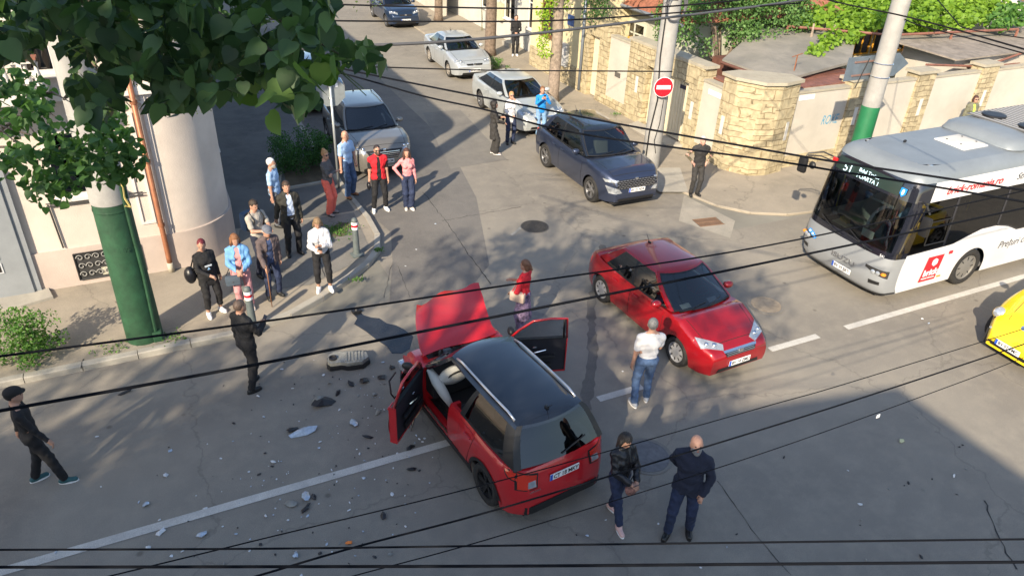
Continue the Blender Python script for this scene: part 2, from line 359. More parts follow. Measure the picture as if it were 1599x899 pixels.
        for i in range(n-1):
            xm = (X[i]+X[i+1])/2
            for j in range(rows-1):
                ym = V[i*rows+j+1][1]; uu = min(1, ym/s['hwb'])
                if j >= nr+1 and s['rsb']+s['bowr']*uu*uu+(.06 if s['wagon'] else .17) < xm < s['wsb']-s['bowf']*uu*uu-.05: continue
                ym = V[i*rows+j][1]; zm = (V[i*rows+j][2]+V[i*rows+j+1][2])/2
                F.append((i*rows+j, i*rows+j+1, (i+1)*rows+j+1, (i+1)*rows+j))
        def tuck(x, y, z):
            zn = (z-.48)/.36; k = max(0, 1-(c.xf-x)/.30) if x > 0 else max(0, 1-(x-c.xr)/.25)
            return (x-(1 if x > 0 else -1)*.055*min(1.3, zn*zn)*k, y, z)
        if not s['round']: V = [tuck(*v) for v in V]
        # end caps as grids toward centre column
        nv = len(V)
        V2 = [(x, -y, z) for x, y, z in V]
        F2 = [tuple(reversed([k+nv for k in f])) for f in F]
        AV = V+V2; AF = F+F2
        for base in (0, (n-1)*rows):
            for j in range(nr): # side rows bridge left-right
                f = (base+j, base+nv+j, base+nv+j+1, base+j+1); AF.append(f if base == 0 else f[::-1])
            for j in range(nr, rows-1):
                f = (base+j, base+nv+j, base+nv+j+1, base+j+1); AF.append(f if base == 0 else f[::-1])
        c.bvh = BVHTree.FromPolygons([Vector(v) for v in AV], AF)
        keep = [f for f in AF if not c.skip(*np.mean([AV[k] for k in f], axis=0))]
        # crumple
        cr = s.get('crumple')
        if cr: AV = [cr(*v) for v in AV]
        c.body = mesh('body', AV, keep, c.paint, c.root, autos=48)
        u = MB(); u.box((c.xr+.12, -s['W']/2+.27, .17), (c.xf-.14, s['W']/2-.27, .50), DARK)
        if not s.get('open_hood'): u.box((s['wsb']-.1, -s['W']/2+.24, .3), (c.xf-.25, s['W']/2-.24, s['hoodf']-.09), DARK)
        u.box((c.xr+.2, -s['W']/2+.24, .3), (c.wr+.42, s['W']/2-.24, min(s['tail'], s['belt'])-.16), DARK)
        u.build('underbody', c.root)
    def cast(c, axis, a, b, off):
        if axis in 'Yy':
            sg = 1 if axis == 'Y' else -1; o = Vector((a, sg*3, b)); d = Vector((0, -sg, 0))
        elif axis == 'N': sg = 1 if b > 0 else -1; d = Vector((-.55, -.30*sg, -.78)).normalized(); o = Vector((a, b, .78))-d*3
        elif axis == 'X': o = Vector((5, a, b)); d = Vector((-1, 0, 0))
        elif axis == 'x': o = Vector((-5, a, b)); d = Vector((1, 0, 0))
        else: o = Vector((a, b, 4)); d = Vector((0, 0, -1))
        h, nn, i, dist = c.bvh.ray_cast(o, d)
        if h is None:
            q = {'Y': Vector((a, .5, b)), 'y': Vector((a, -.5, b)), 'X': Vector((c.xf, a, b)), 'x': Vector((c.xr, a, b)), 'Z': Vector((a, b, .6)), 'N': Vector((a, b, .75))}[axis]
            h = c.bvh.find_nearest(q)[0]
        return h - d*off
    def patch(c, name, q, axis, m, off=.006, n=(6, 4), parent=None, thick=.012, mirror=False):
        """conforming panel: q = 4 corners (a,b); slightly proud with a skirt into the body"""
        res = []
        for mm in ((1, -1) if mirror else (1,)):
            ax = axis; Q = q
            if mm == -1:
                if axis == 'Y': ax = 'y'
                else: Q = [(-a, b) if axis in 'Xx' else (a, -b) for a, b in q]
            V = []; nu, nv = n
            for j in range(nv+1):
                for i in range(nu+1):
                    u, v = i/nu, j/nv
                    a = (Q[0][0]*(1-u)+Q[1][0]*u)*(1-v)+(Q[3][0]*(1-u)+Q[2][0]*u)*v
                    b = (Q[0][1]*(1-u)+Q[1][1]*u)*(1-v)+(Q[3][1]*(1-u)+Q[2][1]*u)*v
                    V.append(c.cast(ax, a, b, off))
            F = [(j*(nu+1)+i, j*(nu+1)+i+1, (j+1)*(nu+1)+i+1, (j+1)*(nu+1)+i) for j in range(nv) for i in range(nu)]
            k = V[F[0][1]]-V[F[0][0]]; e = V[F[0][3]]-V[F[0][0]]; nn = k.cross(e)
            dirv = {'Y': Vector((0, 1, 0)), 'y': Vector((0, -1, 0)), 'X': Vector((1, 0, 0)), 'x': Vector((-1, 0, 0)), 'Z': Vector((0, 0, 1)), 'N': Vector((.55, 0, .8))}[ax]
            if nn.dot(dirv) < 0: F = [f[::-1] for f in F]
            # skirt
            loop = [i for i in range(nu+1)]+[(j)*(nu+1)+nu for j in range(1, nv+1)]+[nv*(nu+1)+i for i in range(nu-1, -1, -1)]+[j*(nu+1) for j in range(nv-1, 0, -1)]
            b0 = len(V); V += [V[i]-dirv*thick for i in loop]; nl = len(loop)
            for i in range(nl):
                f = (loop[i], b0+i, b0+(i+1) % nl, loop[(i+1) % nl]); F.append(f)
            res.append(mesh(name, V, F, m, parent or c.root, autos=40))
        return res
    # --- greenhouse surface
    def hs(c, s_, x=None):
        s = c.s; q = max(0, (s_-.8)/.2)
        hw = s['hwb']+(s['hwt']-s['hwb'])*s_ + .018*sin(pi*s_) - .035*q*q
        zb = s['belt']; zr = s['H']-.055
        z = zb+(zr-zb)*(s_ - .0*q*q)
        return hw, z
    def SX(c, side, u, t):
        """side 'F','B': u in[-1,1]; 'L','R': u in[0,1] front->rear"""
        s = c.s; hw, z = c.hs(t)
        xf = s['wsb']+(s['wst']-s['wsb'])*t; xr = s['rsb']+(s['rst']-s['rsb'])*t
        if s['round']: 
            xf = s['wsb']+(s['wst']-s['wsb'])*t**1.15; xr = s['rsb']+(s['rst']-s['rsb'])*t**1.5
        bf = s['bowf']; br = s['bowr']; xm = (s['wst']+s['rst'])/2; ln = (s['wsb']-s['rsb'])/2
        def hx(x): return hw*(1-.07*((x-xm)/ln)**2)
        if side == 'F':
            x = xf - bf*u*u; zf = z if t > 0 else s['cowl']-.01
            if t < .5: zf = z+(s['cowl']-.01-s['belt'])*(1-t/.5)
            return Vector((x, u*hx(xf-bf), zf))
        if side == 'B':
            zz = z
            if t < .5: zz = z+((s['deck'] if not s['wagon'] else s['tail'])-s['belt'])*(1-t/.5)
            return Vector((xr + br*u*u, u*hx(xr+br), zz))
        a, b = xf-bf, xr+br; x = a+(b-a)*u
        zz = z
        if t < .5:
            e0 = s['cowl']-.01-s['belt']; e1 = (s['deck'] if not s['wagon'] else s['tail'])-s['belt']
            k = max(0, 1-u/.25)*e0+max(0, (u-.8)/.2)*e1; zz += k*(1-t/.5)
        return Vector((x, (1 if side == 'L' else -1)*hx(x), zz))
    def tile(c, mb, side, u0, u1, t0, t1, m, nu=6, nt_=5, off=0.0):
        V = []; F = []
        for j in range(nt_+1):
            for i in range(nu+1):
                p = c.SX(side, u0+(u1-u0)*i/nu, t0+(t1-t0)*j/nt_)
                if off:
                    d = {'F': Vector((.7, 0, .7)), 'B': Vector((-.8, 0, .6)), 'L': Vector((0, .95, .3)), 'R': Vector((0, -.95, .3))}[side]; p = p+d*off
                V.append(p)
        for j in range(nt_):
            for i in range(nu):
                f = (j*(nu+1)+i, j*(nu+1)+i+1, (j+1)*(nu+1)+i+1, (j+1)*(nu+1)+i)
                F.append(f if side in 'FR' and side != 'R' or side == 'L' and False else f)
        # orient outward
        a, b, d = V[F[0][0]], V[F[0][1]], V[F[0][3]]
        out = {'F': Vector((1, 0, 0)), 'B': Vector((-1, 0, 0)), 'L': Vector((0, 1, 0)), 'R': Vector((0, -1, 0))}[side]
        if (b-a).cross(d-a).dot(out) < 0: F = [f[::-1] for f in F]
        mb.add(V, F, m)
    def house(c):
        s = c.s; P = c.paint; RM = s['roofm'] or P; gs = s['glass_side'] or GLM
        b = MB(); T0 = 0.0; TT = .93
        sides = ('L', 'R'); A = .045; B0, B1 = .47, .515; C0 = s['cpil']
        for sd_ in sides:
            sg = 1 if sd_ == 'L' else -1
            c.tile(b, 'F', sg*.90, sg*1.0, 0, 1, P if not s['roofm'] else RM, 2, 8)
            c.tile(b, sd_, 0, A, 0, TT, P if not s['roofm'] else RM, 1, 8)
            c.tile(b, sd_, 0, 1, TT, 1, RM, 14, 2)
            op = s.get('open_doors')
            c.tile(b, sd_, B0, B1, 0, TT, BLACK, 1, 6)
            c.tile(b, sd_, C0, 1, 0, TT, BLACK if s.get('cblack') else P, 3, 8)
            c.tile(b, 'B', sg*.86, sg*1, 0, 1, BLACK if s.get('cblack') else P, 2, 8)
            if not op: c.tile(b, sd_, A, B0, 0, .07, BLACK, 6, 1)
            c.tile(b, sd_, B1, C0, 0, .07, BLACK, 6, 1)
        c.tile(b, 'F', -.9, .9, .95, 1, RM, 10, 1); c.tile(b, 'B', -.86, .86, .93, 1, RM, 8, 1)
        b.build('pillars', c.root, autos=50)
        # roof
        V = []; F = []; nu, nv = 16, 12
        hw = c.hs(1)[0]
        for i in range(nu+1):
            for j in range(nv+1):
                v = -1+2*j/nv
                x0 = c.SX('F', v, 1).x; x1 = c.SX('B', v, 1).x; x = x0+(x1-x0)*i/nu
                u = i/nu; yy = c.SX('L', u, 1).y*v
                e = sin(pi*u)**.7 if 0 < u < 1 else 0
                V.append((x, yy, s['H']-.055+s.get('crown', .055)*(1-v**2)**.6*(.35*1+.65*e) if abs(v) < 1 else s['H']-.055))
        # keep seam with window headers
        for j in range(nv+1):
            for i in (0, nu):
                p = V[i*(nv+1)+j]; V[i*(nv+1)+j] = (p[0], p[1], s['H']-.055)
        F = [(i*(nv+1)+j, (i+1)*(nv+1)+j, (i+1)*(nv+1)+j+1, i*(nv+1)+j+1) for i in range(nu) for j in range(nv)]
        F = [f[::-1] for f in F]; 
        n0 = (Vector(V[F[0][1]])-Vector(V[F[0][0]])).cross(Vector(V[F[0][3]])-Vector(V[F[0][0]]))
        if n0.z < 0: F = [f[::-1] for f in F]
        mesh('roof', V, F, RM, c.root, autos=60)
        g = MB(); c.tile(g, 'F', -.9, .9, .0, .95, GLS, 14, 8); g.build('windshield', c.root, True)
        fr = MB(); c.tile(fr, 'F', -.93, .93, .0, .045, BLACK, 12, 1, .006); c.tile(fr, 'F', -.93, -.895, .0, .96, BLACK, 1, 8, .006); c.tile(fr, 'F', .895, .93, .0, .96, BLACK, 1, 8, .006); c.tile(fr, 'F', -.9, .9, .925, .955, BLACK, 12, 1, .006)
        fr.build('windshield_seal', c.root)
        g = MB(); c.tile(g, 'B', -.86, .86, .03, .93, s.get('glass_rear') or gs, 10, 6); g.build('rear_window', c.root, True)
        for sd_ in sides:
            if not s.get('open_doors'):
                g = MB(); c.tile(g, sd_, A, B0, .07, TT, gs if not s['glass_side'] else GLS, 6, 5); g.build('side_window', c.root, True)
            g = MB(); c.tile(g, sd_, B1, C0, .07, TT, gs, 6, 5); g.build('side_window', c.root, True)
            if s.get('chrome'):
                g = MB(); c.tile(g, sd_, .02, .97, -.015, .03, CHROME, 14, 1, .008); g.build('window_trim', c.root)
        if s['rails']:
            for sd_ in sides:
                sg = 1 if sd_ == 'L' else -1; r_ = MB(); pts = []
                for k in range(11):
                    u = .06+.88*k/10; p = c.SX(sd_, u, 1); pts.append((p.x, p.y-sg*.035, p.z+.01+(.035 if 0 < k < 10 else 0)))
                r_.tube(pts, .019, s['rails'], 6); r_.build('roof_rail', c.root, True)
        # antenna
        if not s['round']:
            a = MB(); xr = s['rst']+.18; a.tube([(xr, 0, s['H']-.01), (xr-.12, 0, s['H']+.13)], [.007, .003], BLACK, 5); a.box((xr-.03, -.02, s['H']-.02), (xr+.04, .02, s['H']+.012), BLACK, bev=.008); a.build('antenna', c.root)
        # wipers
        wv = MB()
        for a0, a1 in ((-.55, .05), (.05, .62)):
            p = c.SX('F', a0, .02)+Vector((.02, 0, .015)); q = c.SX('F', a1, .13)+Vector((.015, 0, .015)); wv.tube([p, q], .008, BLACK, 4)
        wv.build('wiper', c.root)
    def interior(c):
        s = c.s; sm = mat('seat_%.2f' % s['seat'][0], s['seat'], .85); H = s['H']; hw = s['hwb']
        f = MB(); f.box((s['rsb']+.1, -hw+.05, .3), (s['wsb']+.1, hw-.05, .36), DARK); f.box((s['rsb']+.06, -hw+.22, .36), (s['rsb']+.40, hw-.22, s['belt']-.12), DARK)
        f.build('cabin_floor', c.root)
        d = MB(); d.box((s['wsb']-.45, -hw+.06, .55), (s['wsb']-.03, hw-.06, s['belt']-.04), DARK, bev=.05); d.build('dashboard', c.root)
        xs = s['wsb']-1.25
        for y in (-hw*.48, hw*.48):
            t = MB(); t.box((xs-.05, y-.24, .4), (xs+.48, y+.24, .58), sm, bev=.05)
            Tm = Matrix.Translation((xs-.02, y, .52)) @ Matrix.Rotation(R(-14), 4, 'Y'); t.box((-.07, -.23, 0), (.07, .23, .60), sm, Tm, bev=.05)
            t.box((-.05, -.12, .64), (.05, .12, .82), sm, Tm, bev=.04); t.build('seat', c.root, autos=60)
        xs -= .82; t = MB(); t.box((xs-.05, -hw+.1, .4), (xs+.42, hw-.1, .56), sm, bev=.05)
        Tm = Matrix.Translation((xs-.02, 0, .5)) @ Matrix.Rotation(R(-16), 4, 'Y'); t.box((-.07, -hw+.12, 0), (.07, hw-.12, .55), sm, Tm, bev=.05)
        for y in (-.42, .42): t.box((-.04, y-.11, .56), (.04, y+.11, .72), sm, Tm, bev=.03)
        t.build('rear_bench', c.root, autos=60)
        Tm = Matrix.Translation((s['wsb']-.55, hw*.48, s['belt']-.08)) @ Matrix.Rotation(R(65), 4, 'Y')
        st = MB(); st.tube([(.17*cos(2*pi*k/16), .17*sin(2*pi*k/16), 0) for k in range(17)], .014, BLACK, 6, Tm, cap=False); st.box((-.02, -.16, -.012), (.02, .16, .012), BLACK, Tm); st.build('steering_wheel', c.root)
        if s.get('papers'):
            p = MB()
            for v in (-.5, .38):
                a = c.SX('F', v, .07)+Vector((-.10, 0, -.02)); M = frame(a, (0, 1, .0), (-.75, 0, .3)); p.box((-.11, -.05, 0), (.11, .06, .004), PLATE, M)
            p.build('paper_slip', c.root)
    def wheels(c):
        s = c.s; y = s['W']/2-.115
        for x in (c.wf, c.wr):
            for sg in (1, -1):
                if (x, sg) == (c.wf, 1) and s.get('no_fl'): continue
                wheel(c.root, x, sg*y, s['r'], s['rw'], s['rstyle'], s['rim'])
    def details(c):
        s = c.s; P = c.paint; W = s['W']/2; H = s['H']; nz, hf, bt = s['nose'], s['hoodf'], s['belt']
        xf, xr = c.xf, c.xr; Ra = s['r']+.055
        seam = mat('panel_gap', (.01, .01, .01), .9)
        # doors
        x0 = c.wf-Ra-.14; x2 = c.wr+Ra-.06; xm = c.SX('L', .49, 0).x; zb_ = s['sill']+.10
        zt_ = bt-.055
        dz = .008
        def door(a, b, q, nm):
            for ax in ('Y', 'y'):
                if s.get('open_doors') and nm == 'front_door': continue
                o_ = c.patch('door_gap', [(a+.007, zb_-.007), (b-.007, zb_-.007) if q is None else (q+.0, zb_-.007), (b-.007, zt_), (a+.007, zt_)], ax, seam, .0025, (8, 8), None, .003)[0]
                dd = c.patch(nm, [(a, zb_), (b if q is None else q+.007, zb_), (b, zt_), (a, zt_)], ax, P, .0055, (8, 8), None, .003)[0]
                o_.parent = dd
                hz = bt-.14; hh = c.cast(ax, b+.17, hz, .03); h = MB(); sgn = 1 if ax == 'Y' else -1
                h.box((hh.x-.09, hh.y-.012, hz-.012), (hh.x+.09, hh.y+.012, hz+.012), s.get('handle') or P, bev=.01)
                h.box((hh.x+.07, hh.y-.03*sgn, hz-.009), (hh.x+.088, hh.y, hz+.009), P); h.box((hh.x-.088, hh.y-.03*sgn, hz-.009), (hh.x-.07, hh.y, hz+.009), P); h.build('handle', dd)
        if not s['round']:
            door(x0, xm+.012, None, 'front_door'); door(xm-.012, x2, x2+.22, 'rear_door')
        else:
            door(x0, xm-.35, None, 'front_door')
        if s['clad']:
            c.patch('sill_trim', [(c.wf-Ra, s['sill']), (c.wr+Ra, s['sill']), (c.wr+Ra, s['sill']+.13), (c.wf-Ra, s['sill']+.13)], 'Y', BLACK, .008, (16, 2), mirror=True)
            for xc in (c.wf, c.wr):
                for sg in (1, -1):
                    V = []; F = []; N = 22
                    for k in range(N+1):
                        a = pi*k/N
                        for rr_ in (Ra-.004, Ra+.055):
                            x, z = xc+rr_*cos(a), s['r']+rr_*sin(a)*(1 if rr_ < Ra+.01 else .99)
                            p = c.cast('Y' if sg > 0 else 'y', x, max(z, .3) if rr_ > Ra else z+.02, .011); V.append((x, p.y, z))
                    F = [(2*k, 2*k+1, 2*k+3, 2*k+2) for k in range(N)]
                    if sg > 0: F = [f[::-1] for f in F]
                    mesh('arch_trim', V, F, BLACK, c.root, autos=40)
        # hood seam
        wq = c.wp(s['wsb']+.2)*.80
        if not s.get('open_hood') and not s['round']:
            for sg in (1, -1):
                c.patch('hood_gap', [(s['wsb']+.02, sg*wq), (xf-.22, sg*wq*.88), (xf-.22, sg*(wq*.88-.009)), (s['wsb']+.02, sg*(wq-.009))], 'Z', seam, .002, (10, 1), thick=.003)
            c.patch('hood_gap', [(xf-.22, -wq*.88), (xf-.22, wq*.88), (xf-.21, wq*.88), (xf-.21, -wq*.88)], 'Z', seam, .002, (10, 1), thick=.003)
        # front face
        fr = s.get('front', 'sedan')
        if not s.get('no_front') and not s['round']:
            yl = c.wp(xf)*.98
            if fr == 'sedan':   # big swept headlights, chrome-bar grille
                c.patch('headlight', [(xf-.52, W*.86), (xf-.15, W*.40), (xf-.01, W*.50), (xf-.22, W*.93)], 'N', LAMP, .014, (12, 8), mirror=True)
                g = c.patch('grille', [(-W*.40, nz-.04), (W*.40, nz-.04), (W*.46, nz+.055), (-W*.46, nz+.055)], 'X', BLACK, .012, (8, 3))[0]
                c.patch('chrome_bar', [(-W*.46, nz+.045), (W*.46, nz+.045), (W*.48, nz+.075), (-W*.48, nz+.075)], 'X', CHROME, .02, (8, 1))
                for k in range(3): c.patch('slat', [(-W*.40, nz-.03+k*.026), (W*.40, nz-.03+k*.026), (W*.40, nz-.022+k*.026), (-W*.40, nz-.022+k*.026)], 'X', ALLOY, .017, (8, 1), parent=g)
                c.patch('air_intake', [(-W*.62, s['sill']+.07), (W*.62, s['sill']+.07), (W*.58, s['sill']+.15), (-W*.58, s['sill']+.15)], 'X', BLACK, .007, (8, 2))
                zp = s['sill']+.225
            elif fr == 'suv':  # wide mesh grille with slim lamps
                g = c.patch('grille', [(-W*.66, nz-.20), (W*.66, nz-.20), (W*.80, nz+.03), (-W*.80, nz+.03)], 'X', BLACK, .010, (12, 5))[0]
                for k in range(5):
                    zz = nz-.19+k*.045
                    for j in range(-6, 7):
                        yc = j*W*.105+(W*.05 if k % 2 else 0); mb = MB(); 
                        if abs(yc) > W*.66: continue
                        p = c.cast('X', yc, zz+.02, .02); mb.box((p.x-.01, yc-.034, zz+.012), (p.x+.012, yc+.034, zz+.034), ALLOY, bev=.006); mb.build('grille_cell', g)
                c.patch('headlight', [(W*.50, nz-.30), (W*.84, nz-.32), (W*.90, nz-.13), (W*.62, nz-.17)], 'X', LAMP, .012, (5, 4), mirror=True)
                c.patch('daylight_strip', [(W*.60, nz+.005), (W*.90, nz-.04), (W*.93, nz+.03), (W*.60, nz+.04)], 'X', LAMP, .014, (5, 2), mirror=True)
                c.patch('air_intake', [(-W*.62, s['sill']+.03), (W*.62, s['sill']+.03), (W*.60, s['sill']+.12), (-W*.60, s['sill']+.12)], 'X', BLACK, .012, (8, 2))
                c.patch('skid_plate', [(-W*.78, s['sill']+.0), (W*.78, s['sill']+.0), (W*.72, s['sill']+.03), (-W*.72, s['sill']+.03)], 'X', ALLOY, .018, (10, 1))
                zp = nz-.25
            elif fr == 'suv2':
                g = c.patch('grille', [(-W*.40, nz-.20), (W*.40, nz-.20), (W*.58, nz+.04), (-W*.58, nz+.04)], 'X', BLACK, .010, (10, 5))[0]
                for k in range(4): c.patch('slat', [(-W*.46, nz-.17+k*.05), (W*.46, nz-.17+k*.05), (W*.48, nz-.158+k*.05), (-W*.48, nz-.158+k*.05)], 'X', CHROME, .016, (8, 1), parent=g)
                c.patch('headlight', [(xf-.40, W*.88), (xf-.10, W*.54), (xf-.01, W*.62), (xf-.22, W*.95)], 'N', LAMP, .014, (12, 8), mirror=True)
                c.patch('air_intake', [(-W*.70, s['sill']+.04), (W*.70, s['sill']+.04), (W*.66, s['sill']+.14), (-W*.66, s['sill']+.14)], 'X', BLACK, .012, (8, 2))
                c.patch('chrome_bar', [(-W*.72, s['sill']+.145), (W*.72, s['sill']+.145), (W*.72, s['sill']+.165), (-W*.72, s['sill']+.165)], 'X', CHROME, .015, (8, 1))
                zp = nz-.27
            else:             # twin small grilles (older saloons)
                c.patch('grille', [(W*.06, nz-.01), (W*.36, nz-.01), (W*.40, nz+.055), (W*.06, nz+.055)], 'X', BLACK, .010, (5, 2), mirror=True)
                c.patch('headlight', [(xf-.40, W*.86), (xf-.13, W*.46), (xf+.0, W*.50), (xf-.20, W*.92)], 'N', LAMP, .014, (12, 8), mirror=True)
                c.patch('air_intake', [(-W*.62, s['sill']+.05), (W*.62, s['sill']+.05), (W*.58, s['sill']+.13), (-W*.58, s['sill']+.13)], 'X', BLACK, .010, (8, 2))
                zp = s['sill']+.22
            p = c.cast('X', 0, zp, .016); plate(c.root, frame((max(p.x, c.cast('X', .2, zp, .016).x), 0, zp), (0, 1, 0), (0, 0, 1)), s['plate'])
            em = MB(); p = c.cast('X', 0, nz+.03, .03); em.box((p.x-.02, -.045, nz-.0), (p.x+.012, .045, nz+.075), CHROME, Matrix.Identity(4), bev=.02); em.build('emblem', c.root)
        if not s.get('no_front') and not s['round'] and fr != 'suv':
            for sg in (1, -1):
                for (lx, ly, rr_) in ((xf-.20, W*.60, .052), (xf-.27, W*.76, .046)):
                    p = c.cast('N', lx, sg*ly, .012); m_ = MB(); m_.ell(p, (rr_, rr_, rr_*.8), CHROME, 12); m_.build('reflector', c.root, True)
        # rear
        if s['wagon']:
            tz = s['tail']
            c.patch('rear_light_surround', [(-W*.87, tz-.31), (-W*.52, tz-.31), (-W*.49, tz-.09), (-W*.85, tz-.01)], 'x', BLACK, .007, (5, 4), mirror=True)
            c.patch('rear_light', [(-W*.84, tz-.29), (-W*.55, tz-.29), (-W*.52, tz-.11), (-W*.82, tz-.03)], 'x', TAIL, .012, (5, 4), mirror=True)
            for ax in ('Y', 'y'): c.patch('rear_light_surround', [(xr+.02, tz-.24), (xr+.26, tz-.14), (xr+.38, tz-.01), (xr+.02, tz-.03)], ax, BLACK, .004, (4, 3))
            for ax in ('Y', 'y'): c.patch('rear_light_side', [(xr+.03, tz-.22), (xr+.24, tz-.12), (xr+.34, tz-.03), (xr+.03, tz-.05)], ax, TAIL, .008, (4, 3))
            c.patch('reverse_light', [(W*.55, tz-.28), (W*.70, tz-.27), (W*.68, tz-.18), (W*.55, tz-.18)], 'x', LAMP, .016, (3, 3), mirror=True)
            c.patch('bumper_lower', [(-W*.74, s['sill']+.0), (W*.74, s['sill']+.0), (W*.74, s['sill']+.20), (-W*.74, s['sill']+.20)], 'x', BLACK, .016, (12, 3))
            zp = tz-.24
        else:
            tz = s['tail']
            c.patch('rear_light', [(W*.60, tz-.28), (W*.93, tz-.27), (W*.92, tz-.08), (W*.55, tz-.12)], 'x', TAIL, .010, (5, 4), mirror=True)
            zp = tz-.30
        p = c.cast('x', .2, zp, .016); p0 = c.cast('x', 0, zp, .016); plate(c.root, frame((min(p.x, p0.x), 0, zp), (0, -1, 0), (0, 0, 1)), s['plate'])
        # mirrors
        for sg in (1, -1):
            m_ = MB(); q = c.SX('L' if sg > 0 else 'R', .07, .10)
            m_.ell((q.x-.02, q.y+sg*.16, q.z+.03), (.07, .11, .075), s.get('mirrorm') or P, 14); m_.tube([(q.x, q.y-sg*.02, q.z-.02), (q.x-.01, q.y+sg*.09, q.z+.0)], .022, BLACK, 6)
            m_.box((q.x-.085, q.y+sg*.08, q.z-.02), (q.x-.08, q.y+sg*.24, q.z+.08), CHROME); m_.build('mirror', c.root, autos=40)
# ------------------------------------------------------------------ ground
ASPH = ground_mat('asphalt', (.200, .182, .156), (.255, .232, .195), (.300, .272, .222), .22, cracks=.30)
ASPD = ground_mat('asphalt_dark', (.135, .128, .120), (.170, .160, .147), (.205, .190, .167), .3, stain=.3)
PAVE = ground_mat('pavement_asphalt', (.25, .222, .18), (.32, .28, .225), (.36, .315, .245), .5, cracks=.35, stain=.35, agg=.7)
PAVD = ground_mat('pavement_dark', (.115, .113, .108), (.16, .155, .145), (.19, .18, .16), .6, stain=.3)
CONC = ground_mat('concrete', (.33, .31, .27), (.40, .375, .32), (.25, .235, .205), 1.2, stain=.2, agg=.5)
EARTH = ground_mat('earth', (.10, .08, .055), (.15, .12, .08), (.08, .07, .045), 2.0)
def sheet(name, poly, z, m, kind='structure', sub=0):
    mb = MB(); mb.add([(p[0], p[1], z) for p in poly], [tuple(range(len(poly)))], m)
    A = sum(poly[i][0]*poly[(i+1) % len(poly)][1]-poly[(i+1) % len(poly)][0]*poly[i][1] for i in range(len(poly)))
    if A < 0: mb.F = [f[::-1] for f in mb.F]
    return tag(mb.build(name), kind=kind)
sheet('ground', [(-400, -400), (400, -400), (400, 400), (-400, 400)], -0.006, mat('far_ground', (.2, .19, .16), .95, noise=.2, scale=.5))
sheet('road', [(-120, 1.6), (120, 1.6), (120, 13.0), (12.9, 13.0), (13.3, 45), (17, 120), (4, 120), (3.9, 45), (3.9, 13.0), (-120, 13.0)], 0.0, ASPH)
def arc(cx, cy, r, a0, a1, n=10): return [(cx+r*cos(R(a0+(a1-a0)*i/n)), cy+r*sin(R(a0+(a1-a0)*i/n))) for i in range(n+1)]
KL = [(-120, 12.7), (-3, 12.68), (0.6, 12.72), (1.6, 13.0), (2.35, 13.45), (3.0, 13.95), (3.6, 14.45), (4.05, 15.05), (4.28, 15.8), (4.33, 16.8), (4.26, 18.0), (4.22, 20.2), (4.2, 30), (4.2, 120)]
KR = [(120, 12.95), (30, 12.95), (16.5, 12.95), (14.8, 13.15), (13.9, 13.6), (13.35, 14.3), (13.05, 15.4), (12.85, 17.0), (12.75, 20), (12.72, 30), (12.9, 45), (14, 120)]
def kerb(name, line, side, w=.14, h=.125, m=CONC, z0=-.002):
    """a chain of kerbstones along a line, each a bevelled block with small joints"""
    mb = MB(); pts = [Vector((p[0], p[1])) for p in line]
    for a, b in zip(pts[:-1], pts[1:]):
        L = (b-a).length; n = max(1, round(L/.95)) if L < 30 else max(1, round(L/3)); d = (b-a).normalized(); nn = Vector((-d.y, d.x))*side
        for k in range(n):
            p = a+d*(L*k/n+.006); q = a+d*(L*(k+1)/n-.006)
            if max(abs(p.x), abs(p.y)) > 60: continue
            hh = h+random.uniform(-.01, .008); ox = random.uniform(-.008, .008); p_ = p+nn*ox; q_ = q+nn*ox
            V = [(*p_, z0), (*q_, z0), (*(q_+nn*w), z0), (*(p_+nn*w), z0), (*(p_+nn*.015), hh-.0), (*(q_+nn*.015), hh-.0), (*(q_+nn*w), hh), (*(p_+nn*w), hh), (*p_, hh-.02), (*q_, hh-.02)]
            F = [(0, 1, 9, 8), (8, 9, 5, 4), (4, 5, 6, 7), (1, 2, 6, 5, 9), (3, 0, 8, 4, 7), (2, 3, 7, 6)]
            if side < 0: F = [f[::-1] for f in F]
            mb.add(V, F, m)
    return tag(mb.build(name), kind='structure')
kerb('kerb', KL, 1); kerb('kerb', KR, -1, h=.064, m=PAVE)
def slab(name, line, back, h, m):
    poly = line+back; mb = MB(); mb.prism(poly, -.004, h, m); return tag(mb.build(name), kind='structure')
def offs(line, d):
    o = []
    for i, p in enumerate(line):
        a = Vector(line[max(i-1, 0)]); b = Vector(line[min(i+1, len(line)-1)]); t = (b-a).normalized(); o.append((p[0]-t.y*d, p[1]+t.x*d))
    return o
slab('pavement', offs(KL, .141), [(-120, 120)], .112, PAVE)
slab('pavement', offs(KR, -.141), [(120, 120)], .058, PAVE)
